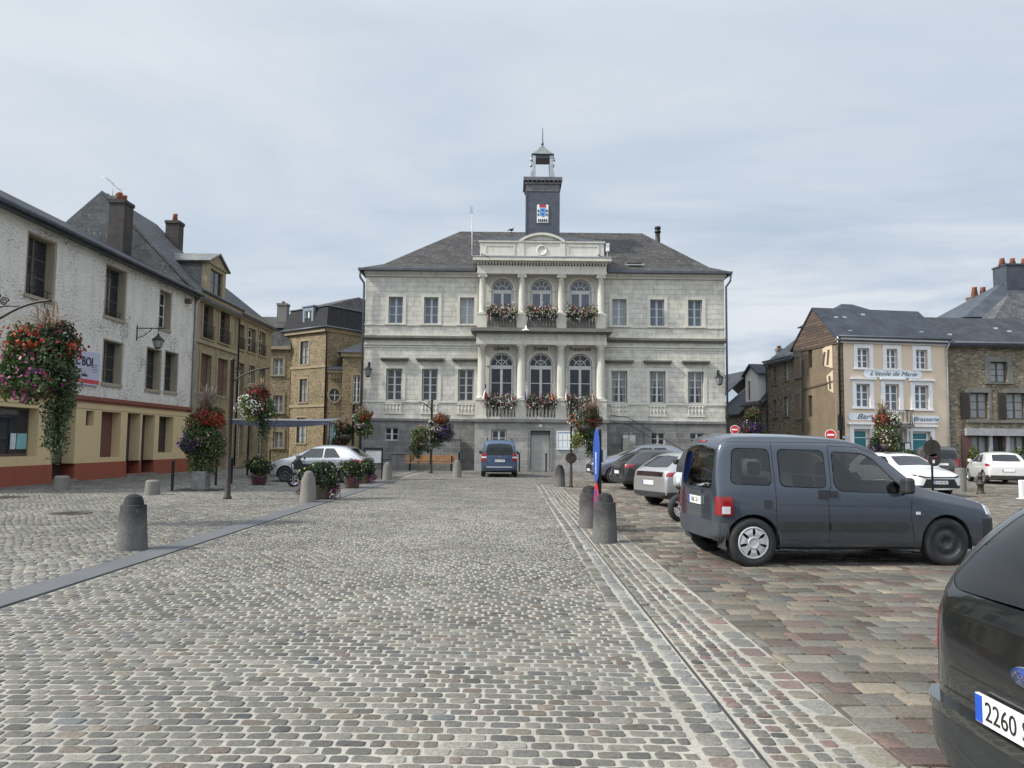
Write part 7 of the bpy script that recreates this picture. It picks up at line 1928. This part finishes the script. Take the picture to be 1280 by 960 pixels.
bollard('pale stone bollard with rounded top beside the nearest flower tub', 382, 629, .86, .23, .17, SL)
bollard('big grey stone bollard by the gutter strip, in front of the parking sign', 758, 680, .84, .215, .175, SD)
bollard('grey stone bollard behind the parking sign pole, half hidden by the nearer one', 738, 661, .84, .22, .185, SD)
bollard('grey stone bollard beside the slim post with the round sign', 700, 609, .86, .22, .17, SD)
bollard('pale stone bollard at the end of the kerb right of the small notice stand', 483, 601, .80, .22, .17, SL)
bollard('pale stone bollard left of the blue van', 571, 597, .84, .22, .17, SL)
bollard('pale squat stone stub at the yellow house doorway under the large flower basket', 71, 613, .46, .25, .22, SL, 'short stone stubs', False)
bollard('grey squat stone stub in front of the yellow house doors', 186, 619, .44, .22, .20, SL, 'short stone stubs', False)
bollard('tall grey stone post with flat top at the nose of the white car', 1205, 615, .90, .20, .19, SL, 'stone bollards', False)
p = gr(1226, 618); ib = MB().lathe([(.15,0),(.15,.04),(.11,.07),(.10,.32),(.13,.34),(.13,.40),(.085,.43),(.075,.60),(.11,.62),(.11,.66),(.05,.68),(.07,.72),(.05,.78),(0,.80)], (0,0,0), 16).build('iron_bollard', G['rust'])
setp(ib, 'small turned iron bollard before the white hatchback at the right', 'bollard'); ib.location = (p.x, p.y, 0)
def thin(lab, px, py, h, group='thin iron posts', r=.045):
    p = gr(px, py); o = MB().lathe([(r*1.1,0),(r,.02),(r,h-.1),(r*1.15,h-.09),(r*1.15,h-.04),(r*.6,h)], (0,0,0), 10).build('iron_post', G['iron']); setp(o, lab, 'post', group); o.location = (p.x, p.y, 0)
thin('thin black iron post left of the flower tower at the yellow house', 215, 614, 1.0); thin('thin black iron post right of the flower tower foot', 269.5, 607, 1.0); thin('thin black iron post between the slim lamp post and the lone flower tub', 289, 605, 1.0)
thin('thin black iron post before the ochre houses left of the silver car', 337, 585, 1.1); thin('thin black iron post just left of the blue van', 573.5, 591, 1.15); thin('thin black iron post just right of the blue van', 649, 590, 1.1); thin('thin black iron post at the right edge of the roller shutter', 682.5, 590, 1.1)
# ============================================================ signs
def disc(P, name, r, c, ang, mat, th=.012, off=0.0, n=36):
    """disc of radius r whose face looks along the direction ang (plan angle)"""
    nrm = Vector((math.cos(ang), math.sin(ang), 0)); s_ = Vector((-nrm.y, nrm.x, 0)); mb = MB(); C = Vector(c)+nrm*off
    a = [C+nrm*th/2+(s_*math.cos(2*PI*k/n)+Vector((0,0,1))*math.sin(2*PI*k/n))*r for k in range(n)]; b = [q-nrm*th for q in a]
    mb.add(a+b, [list(range(n)), list(range(2*n-1, n-1, -1))]+[(k, n+k, n+(k+1) % n, (k+1) % n) for k in range(n)])
    return mb.build(name, mat, P)
def panel(P, name, w_, h_, c, ang, mat, th=.012, off=0.0):
    nrm = Vector((math.cos(ang), math.sin(ang), 0)); s_ = Vector((-nrm.y, nrm.x, 0)); C = Vector(c)+nrm*off; Z = Vector((0,0,1))
    a = [C+nrm*th/2+s_*x*w_/2+Z*y*h_/2 for x, y in ((-1,-1),(1,-1),(1,1),(-1,1))]; b = [q-nrm*th for q in a]
    return MB().add(a+b, [(0,1,2,3),(7,6,5,4),(0,4,5,1),(1,5,6,2),(2,6,7,3),(3,7,4,0)]).build(name, mat, P)
# parking sign seen nearly edge on (blue disc with a white bar, red ringed no-stopping disc and a white plate below)
Ys = 14.75; xs_ = at(746, 600, Ys).x
S = empty('traffic_sign', (xs_, Ys, 0), 0, 'sign pole with a blue disc, a red ringed disc and a white plate below', 'traffic sign', 'traffic signs')
def sz(py): return at(746, py, Ys).z
MB().tube([(.045,.02,0),(.045,.02,sz(536))], .038, 10).build('pole', G['rust'], S)
ANG = R_(180.2)
r1 = (sz(536)-sz(603))/2; zc = (sz(536)+sz(603))/2
d1 = disc(S, 'round_sign', r1, (-.01,0,zc), ANG, G['signblue'], .012); panel(d1, 'white_bar', .12, .13, (-.01,0,zc), ANG, G['signwhite'], .004, .009); panel(d1, 'white_stem', .07, .3, (-.01,0,zc-.2), ANG, G['signwhite'], .004, .0085)
r2 = (sz(604)-sz(657))/2; zc2 = (sz(604)+sz(657))/2
d2 = disc(S, 'round_sign', r2, (-.01,0,zc2), ANG, G['signred'], .012); disc(d2, 'blue_field', r2*.74, (-.01,0,zc2), ANG, G['signblue'], .004, .009)
k = MB(); nr = Vector((math.cos(ANG), math.sin(ANG), 0)); s_ = Vector((-nr.y, nr.x, 0)); Z = Vector((0,0,1))
for sg in (-1, 1):
    u = (s_+Z*sg).normalized(); v = (s_*-sg+Z).normalized() if sg > 0 else (s_+Z).normalized(); C = Vector((-.01,0,zc2))+nr*.013
    k.add([C+u*r2*.72*a+v*.045*b for a, b in ((-1,-1),(1,-1),(1,1),(-1,1))], [(0,1,2,3)])
k.build('red_cross', G['signred'], d2, recalc=False)
panel(S, 'back_channel', .08, sz(538)-sz(660), (.03,0,(sz(538)+sz(660))/2), ANG, G['ink'], .05, -.03)
pz_ = panel(S, 'white_plate', .42, sz(662)-sz(692)+.02, (-.02,-.0,(sz(662)+sz(688))/2), ANG, G['signwhite'], .008)
g2 = MB()
for i in range(3): g2.box(-.027,-.0255,-.12,.12,(sz(662)+sz(688))/2+.07-.06*i,(sz(662)+sz(688))/2+.09-.06*i)
MB().box(.10,.16,-.13,.13,sz(578),sz(562)).build('small_plate', G['platewhite'], S)
# round signs turned away
zc = at(714, 572.5, Y6).z; dd_ = disc(post6, 'round_sign_back', .21, (0,-.06,zc), R_(-90), G['rust'], .012); MB().box(-.05,.05,-.075,-.067,zc-.2,zc-.16).box(-.05,.05,-.075,-.067,zc+.1,zc+.14).build('clamp', G['iron'], dd_)
Yb = 24.5; xq = at(1165, 560, Yb).x
S = empty('traffic_sign', (xq, Yb, 0), 0, 'pole with two dark round sign backs in front of the dark grey van', 'traffic sign', 'traffic signs')
zt = at(1165, 550, Yb).z; MB().tube([(0,.03,0),(0,.03,zt+.1)], .035, 10).build('pole', G['iron'], S)
b_ = disc(S, 'round_sign_back', .27, (0,0,at(1165,560,Yb).z), R_(-90), G['rust'], .014); MB().box(-.02,.02,-.012,-.008,at(1165,560,Yb).z-.2,at(1165,560,Yb).z+.2).build('clamp', G['ink'], b_)
disc(S, 'round_sign_back', .2, (.06,-.0,at(1168,575,Yb).z), R_(-90), G['rust'], .014); MB().lathe([(.0,-.02),(.03,-.018),(.03,0)], (.12,0,at(1171,571,Yb).z), 10, axis='y').build('reflector', G['redlens'], S)
MB().box(.0,.06,-.03,-.015,at(1168,577,Yb).z-.05,at(1168,577,Yb).z+.05).build('sticker', G['platewhite'], S)
for (px, py, Y, hh_, r, lab) in ((1038.3, 543.5, 40.0, 2.7, .25, 'red no entry sign with a white bar beside the cream bar corner'), (918.5, 537, 43.5, 2.8, .22, 'small red no entry sign with a white bar in the lane beside the town hall')):
    p = at(px, py, Y); S = empty('traffic_sign', (p.x, Y, 0), 0, lab, 'traffic sign', 'traffic signs')
    MB().tube([(0,.04,0),(0,.04,p.z+.1)], .032, 10).build('pole', G['framegrey'], S); a = R_(-100)
    d = disc(S, 'round_sign', r, (0,0,p.z), a, G['signred']); disc(d, 'rim', r+.03, (0,0,p.z), a, G['signwhite'], .01, -.004); panel(d, 'white_bar', r*1.4, r*.36, (0,0,p.z), a, G['signwhite'], .004, .009)
# white barrier post at the right edge, small notice stand at the left
p = gr(1283, 624); S = MB().bevbox(-.2,.2,-.08,.08,0,.62,.02).box(-.26,.26,-.12,.12,0,.03).build('barrier_post', G['paintwhite']); setp(S, 'white barrier board standing at the very right edge on the setts', 'barrier'); S.location = (p.x, p.y, 0)
p = gr(466, 599); S = empty('notice_stand', (p.x, p.y, 0), R_(8), 'black framed notice stand with a white sheet near the left end of the town hall', 'notice stand')
MB().box(-.42,-.36,-.03,.03,.5,1.38).box(.36,.42,-.03,.03,0,1.38).box(-.36,.36,-.03,.03,1.30,1.38).box(-.36,.36,-.03,.03,.66,.70).build('frame', G['iron'], S); MB().box(-.34,.34,-.015,.015,.72,1.24).build('sheet', G['platewhite'], S)
# bench below the left wing
p = gr(537, 589); S = empty('bench', (p.x, p.y+.5, 0), 0, 'orange brown slatted wooden bench against the grey basement of the town hall', 'bench')
b = MB()
for i in range(4): b.bevbox(-1.5,1.5,-.25+i*.125,-.14+i*.125,.43,.47,.008)
b.build('seat', G['wood'], S); b = MB()
for i in range(3): b.bevbox(-1.5,1.5,.26+i*.02,.30+i*.02,.56+i*.12,.66+i*.12,.008)
b.build('backrest', G['wood'], S)
for x in (-1.2, 1.2): MB().box(x-.04,x+.04,-.22,.24,0,.43).box(x-.04,x+.04,.24,.27,0,.86).build('leg', G['iron'], S)
# ============================================================ motorcycles
def motorcycle(lab, x, y, head, fair, white, tall):
    M_ = empty('motorcycle', (x, y, 0), head, lab, 'motorcycle', 'motorcycles'); R = .30
    for cx in (-.72, .72):
        w_ = MB().lathe([(R*.68,-.07),(R*.9,-.075),(R,-.03),(R,.03),(R*.9,.075),(R*.68,.07)], (cx,0,R), 28, axis='y').build('wheel', G['rubber'], M_)
        q = MB().lathe([(R*.7,-.04),(R*.62,-.03),(R*.62,.03),(R*.7,.04)], (cx,0,R), 24, axis='y').lathe([(.05,-.06),(.05,.06)], (cx,0,R), 10, axis='y')
        for k in range(6): a = PI*k/3; q.tube([(cx+.04*math.cos(a),0,R+.04*math.sin(a)),(cx+R*.65*math.cos(a),0,R+R*.65*math.sin(a))], .014, 6)
        q.build('rim', G['chrome'], w_)
    MB().extrude(rounded([(-.55,.32),(.4,.28),(.5,.5),(.35,.72),(-.2,.78),(-.7,.70)], .1), 'y', -.16, .16).build('engine_block', G['steelrim'], M_)
    MB().extrude(rounded([(-.85,.70),(-.1,.70),(.05,.82),(-.35,.84),(-.55,.95),(-.85,.96)], .06), 'y', -.17, .17).build('seat', G['blackplastic'], M_)
    MB().extrude(rounded([(-.1,.7),(.45,.62),(.62,.78),(.45,.98),(.1,.96)], .09), 'y', -.15, .15).build('fuel_tank', fair, M_)
    for s_ in (-1, 1): MB().tube([(.72,s_*.1,R),(.52,s_*.1,.72),(.44,s_*.1,1.02)], .026, 8).build('fork', G['chrome'], M_)
    MB().tube([(.36,-.40,1.06),(.42,-.22,1.1),(.44,0,1.08),(.42,.22,1.1),(.36,.40,1.06)], .018, 8).build('handlebar', G['iron'], M_)
    for s_ in (-1, 1): MB().bevbox(.36,.40,s_*.36-.07,s_*.36+.07,1.17,1.27,.015).tube([(.40,s_*.3,1.09),(.38,s_*.35,1.2)], .01, 6).build('mirror', G['blackplastic'], M_)
    MB().extrude(rounded([(.40,.78),(.78,.74),(.80,.98),(.58,1.18),(.42,1.08)], .07), 'y', -.2, .2).build('fairing', fair, M_)
    MB().extrude([(.66,1.10),(.69,1.10),(.46,1.10+tall),(.43,1.10+tall)], 'y', -.19, .19).build('windshield', G['smokelens'] if not white else G['blackplastic'], M_)
    MB().lathe([(.10,.0),(.11,.03),(.0,.05)], (.77,0,.86), 16, axis='x').build('headlight', G['clearlens'], M_)
    MB().tube([(-.2,-.2,.30),(-.95,-.22,.36)], [.05,.06], 10).build('exhaust', G['chrome'], M_)
    if white:
        for s_ in (-1, 1): MB().bevbox(-1.0,-.45,*sorted((s_*.2,s_*.44)),.42,.84,.09).build('pannier', white, M_)
        MB().bevbox(-1.12,-.62,-.30,.30,.98,1.36,.11).build('top_case', white, M_); MB().bevbox(-1.13,-1.10,-.2,.2,1.1,1.2,.01).build('tail_light', G['redlens'], M_)
        MB().bevbox(-.62,-.50,-.24,.24,.96,1.50,.05).build('passenger_backrest', G['blackplastic'], M_)
    else: MB().bevbox(-.95,-.88,-.1,.1,.72,.80,.01).build('tail_light', G['redlens'], M_)
    return M_
mo = motorcycle('grey and black covered scooter standing between the silver hatchback and the slate grey van', 4.35, 16.9, R_(196), plain('moto_grey', (.42,.45,.47), .35, .2, .06, 5, coat=.4), plain('moto_case_grey', (.50,.53,.54), .35, .1, .05, 5, coat=.4), .40)
cv = MB().extrude(rounded([(-.12,.46),(.30,.44),(.36,.80),(.26,1.40),(.12,1.46),(-.30,1.46),(-.32,1.36),(.02,1.30),(.10,.80)], .05), 'y', -.24, .24); cv.build('body_cover', plain('scooter_pale_grey', (.52,.55,.56), .35, .1, .05, 5, coat=.4), mo)
MB().extrude(rounded([(.56,.62),(.74,.72),(.70,1.20),(.50,1.56),(.40,1.54),(.44,1.05)], .06), 'y', -.22, .22).bevbox(.56,.72,-.36,-.24,1.22,1.34,.03).build('front_shield', G['blackplastic'], mo)
p = gr(366, 609); mk2 = motorcycle('black motorcycle beside the silver hatchback near the flower tubs', p.x+.45, p.y+.5, R_(215), plain('moto_black', (.018,.018,.02), .3, .2, .1, 5, coat=.4), None, .22)
mk2.scale = (.8, .8, .85)
# birds on the roof
for (px, py, w_, lab) in ((639, 287.5, -6.2, 'small dark bird on the roof ridge left of the turret'), (605, 320, 1.1, 'small dark bird at the left end of the portico cornice'), (751.5, 320.5, 1.1, 'small dark bird at the right end of the portico cornice')):
    u, z = hallF.on(px, py, w_); zb = 16.47 if w_ < 0 else 12.79; o = MB().lathe([(0,-.17),(.05,-.12),(.085,0),(.07,.10),(.03,.17),(0,.18)], (0,0,.16), 10, axis='x'); o.lathe([(0,-.05),(.05,-.02),(.05,.03),(.0,.05)], (.15,0,.27), 8); o.tube([(-.1,0,.14),(-.34,0,.05)], [.05,.015], 6); o.tube([(.0,.03,.1),(.0,.03,0)], .012, 5).tube([(.0,-.03,.1),(.0,-.03,0)], .012, 5)
    b = o.build('bird', G['ink']); setp(b, lab, 'bird', 'birds on the town hall'); b.location = hallF.world(u, -w_, zb); b.rotation_euler = (0, 0, rnd.uniform(0, 6))
# ============================================================ light and sky
SUN_EL, SUN_AZ = 41.0, math.degrees(math.atan2(-1.0, -.26))   # azimuth measured from +Y towards +X (the sun stands to the left)
sun_dir = Vector((math.sin(R_(SUN_AZ))*math.cos(R_(SUN_EL)), math.cos(R_(SUN_AZ))*math.cos(R_(SUN_EL)), math.sin(R_(SUN_EL))))
sd_ = bpy.data.lights.new('sun', 'SUN'); sd_.energy = 5.0; sd_.angle = R_(3.0); sd_.color = (1.0, .95, .87)
so_ = bpy.data.objects.new('sun', sd_); COL.objects.link(so_)
so_.rotation_euler = sun_dir.to_track_quat('Z', 'Y').to_euler(); so_.location = (-40, 0, 60)
w = bpy.data.worlds.new('World'); sc.world = w; w.use_nodes = True
nt = w.node_tree; nt.nodes.clear()
def wn(t, props=None, **inp):
    nd = nt.nodes.new(t)
    for k, v in (props or {}).items(): setattr(nd, k, v)
    for k, v in inp.items():
        k = k.replace('_', ' '); s = nd.inputs[int(k[1:]) if k[0] == 'i' and k[1:].isdigit() else k]
        if isinstance(v, bpy.types.NodeSocket): nt.links.new(v, s)
        else: s.default_value = v
    return nd
sky = wn('ShaderNodeTexSky', {'sky_type': 'NISHITA', 'sun_disc': False})
sky.sun_elevation = R_(SUN_EL); sky.sun_rotation = R_(SUN_AZ); sky.air_density = 1.0; sky.dust_density = 1.6
tc = wn('ShaderNodeTexCoord').outputs['Generated']
sp = wn('ShaderNodeSeparateXYZ', None, Vector=tc)
zc = wn('ShaderNodeMath', {'operation': 'MAXIMUM'}, i0=sp.outputs[2], i1=.0).outputs[0]
zz = wn('ShaderNodeMath', {'operation': 'ADD'}, i0=zc, i1=.16).outputs[0]
def div(a, b): return wn('ShaderNodeMath', {'operation': 'DIVIDE'}, i0=a, i1=b).outputs[0]
plane = wn('ShaderNodeCombineXYZ', None, X=div(sp.outputs[0], zz), Y=div(sp.outputs[1], zz), Z=0.0).outputs[0]
def noise(vec, scale, detail, rough, dist=0.0): return wn('ShaderNodeTexNoise', None, Vector=vec, Scale=scale, Detail=detail, Roughness=rough, Distortion=dist).outputs[0]
def ramp(f, stops):
    nd = wn('ShaderNodeValToRGB', None, Fac=f); cr = nd.color_ramp
    while len(cr.elements) < len(stops): cr.elements.new(.5)
    for e, (p, c) in zip(cr.elements, stops): e.position = p; e.color = (*c, 1) if isinstance(c, tuple) else (c, c, c, 1)
    return nd.outputs[0]
def mixc(f, a, b, blend='MIX'):
    nd = wn('ShaderNodeMix', {'data_type': 'RGBA', 'blend_type': blend})
    for i, v in ((0, f), (6, a), (7, b)):
        if isinstance(v, bpy.types.NodeSocket): nt.links.new(v, nd.inputs[i])
        else: nd.inputs[i].default_value = v if i == 0 else (*v, 1)
    return nd.outputs[2]
rotv = wn('ShaderNodeMapping', None, Vector=plane); rotv.inputs['Rotation'].default_value = (0, 0, R_(-24)); rotv.inputs['Scale'].default_value = (.55, 1.25, 1)
n1 = noise(rotv.outputs[0], .75, 7, .54, .7)
n2 = noise(rotv.outputs[0], 2.7, 7, .6, .3)
# veil of cloud: soft grey-blue body with brighter ridges
body = mixc(ramp(n1, [(.38, 0.0), (.62, 1.0)]), (.53, .625, .745), (.775, .82, .87))
body = mixc(ramp(n2, [(.45, 0.0), (.78, .4)]), body, (.76, .80, .855))
# gaps of pale blue low down to the right where the cloud sheet breaks into bands
low = ramp(sp.outputs[2], [(.03, 1.0), (.30, 0.0)])
side = ramp(wn('ShaderNodeMath', {'operation': 'ADD'}, i0=wn('ShaderNodeMath', {'operation': 'MULTIPLY'}, i0=sp.outputs[0], i1=.5).outputs[0], i1=.5).outputs[0], [(.52, 0.0), (.66, 1.0)])
n3 = noise(wn('ShaderNodeVectorMath', {'operation': 'MULTIPLY'}, i0=tc, i1=(2.2, 2.2, 11.0)).outputs[0], 1.7, 6, .55, .4)
gap = wn('ShaderNodeMath', {'operation': 'MULTIPLY'}, i0=wn('ShaderNodeMath', {'operation': 'MULTIPLY'}, i0=low, i1=side).outputs[0], i1=ramp(n3, [(.42, 0.0), (.58, 1.0)])).outputs[0]
skyc = mixc(1.0, sky.outputs[0], (.10, .10, .10), 'MULTIPLY')
bl_ = mixc(.55, skyc, (.33, .46, .68))
brt = wn('ShaderNodeMath', {'operation': 'MULTIPLY'}, i0=wn('ShaderNodeMath', {'operation': 'MULTIPLY'}, i0=low, i1=side).outputs[0], i1=ramp(n3, [(.30, .75), (.44, 0.0)])).outputs[0]
fin = mixc(brt, mixc(gap, body, bl_), (.84, .86, .88))
ht = ramp(sp.outputs[2], [(0.0, 1.0), (.22, 0.0)])
fin = mixc(wn('ShaderNodeMath', {'operation': 'MULTIPLY'}, i0=ht, i1=.0).outputs[0], fin, (.6, .66, .72))
# the veil is brightest overhead and around the hazy sun, outside the picture
dt = wn('ShaderNodeVectorMath', {'operation': 'DOT_PRODUCT'}, i0=tc, i1=tuple(sun_dir)).outputs['Value']
up_ = ramp(sp.outputs[2], [(.48, 0.0), (.85, 1.0)])
bk_ = ramp(wn('ShaderNodeMath', {'operation': 'MULTIPLY_ADD'}, i0=sp.outputs[1], i1=-.5, i2=.5).outputs[0], [(.48, 0.0), (.80, 1.0)])
sg_ = ramp(dt, [(.55, 0.0), (1.0, 1.0)])
gain = wn('ShaderNodeMath', {'operation': 'ADD'}, i0=wn('ShaderNodeMath', {'operation': 'MULTIPLY_ADD'}, i0=up_, i1=.35, i2=1.0).outputs[0], i1=wn('ShaderNodeMath', {'operation': 'MULTIPLY_ADD'}, i0=wn('ShaderNodeMath', {'operation': 'MULTIPLY'}, i0=bk_, i1=ramp(sp.outputs[2], [(.22, 0.0), (.6, 1.0)])).outputs[0], i1=1.0, i2=wn('ShaderNodeMath', {'operation': 'MULTIPLY'}, i0=sg_, i1=1.2).outputs[0]).outputs[0]).outputs[0]
vm = wn('ShaderNodeVectorMath', {'operation': 'SCALE'}, i0=fin); nt.links.new(gain, vm.inputs['Scale']); fin = vm.outputs[0]
bg = wn('ShaderNodeBackground', None, Color=fin, Strength=1.0)
ow = wn('ShaderNodeOutputWorld'); nt.links.new(bg.outputs[0], ow.inputs[0])
sc.view_settings.view_transform = 'Standard'; sc.view_settings.look = 'None'; sc.view_settings.gamma = 1; sc.view_settings.use_curve_mapping = False
sc.view_settings.exposure = 0.0
sc.render.engine = 'CYCLES'
sc.cycles.max_bounces = 6; sc.cycles.transparent_max_bounces = 12; sc.cycles.diffuse_bounces = 3; sc.cycles.glossy_bounces = 3
sc.cycles.use_denoising = True
sc.cycles.sample_clamp_indirect = 4.0
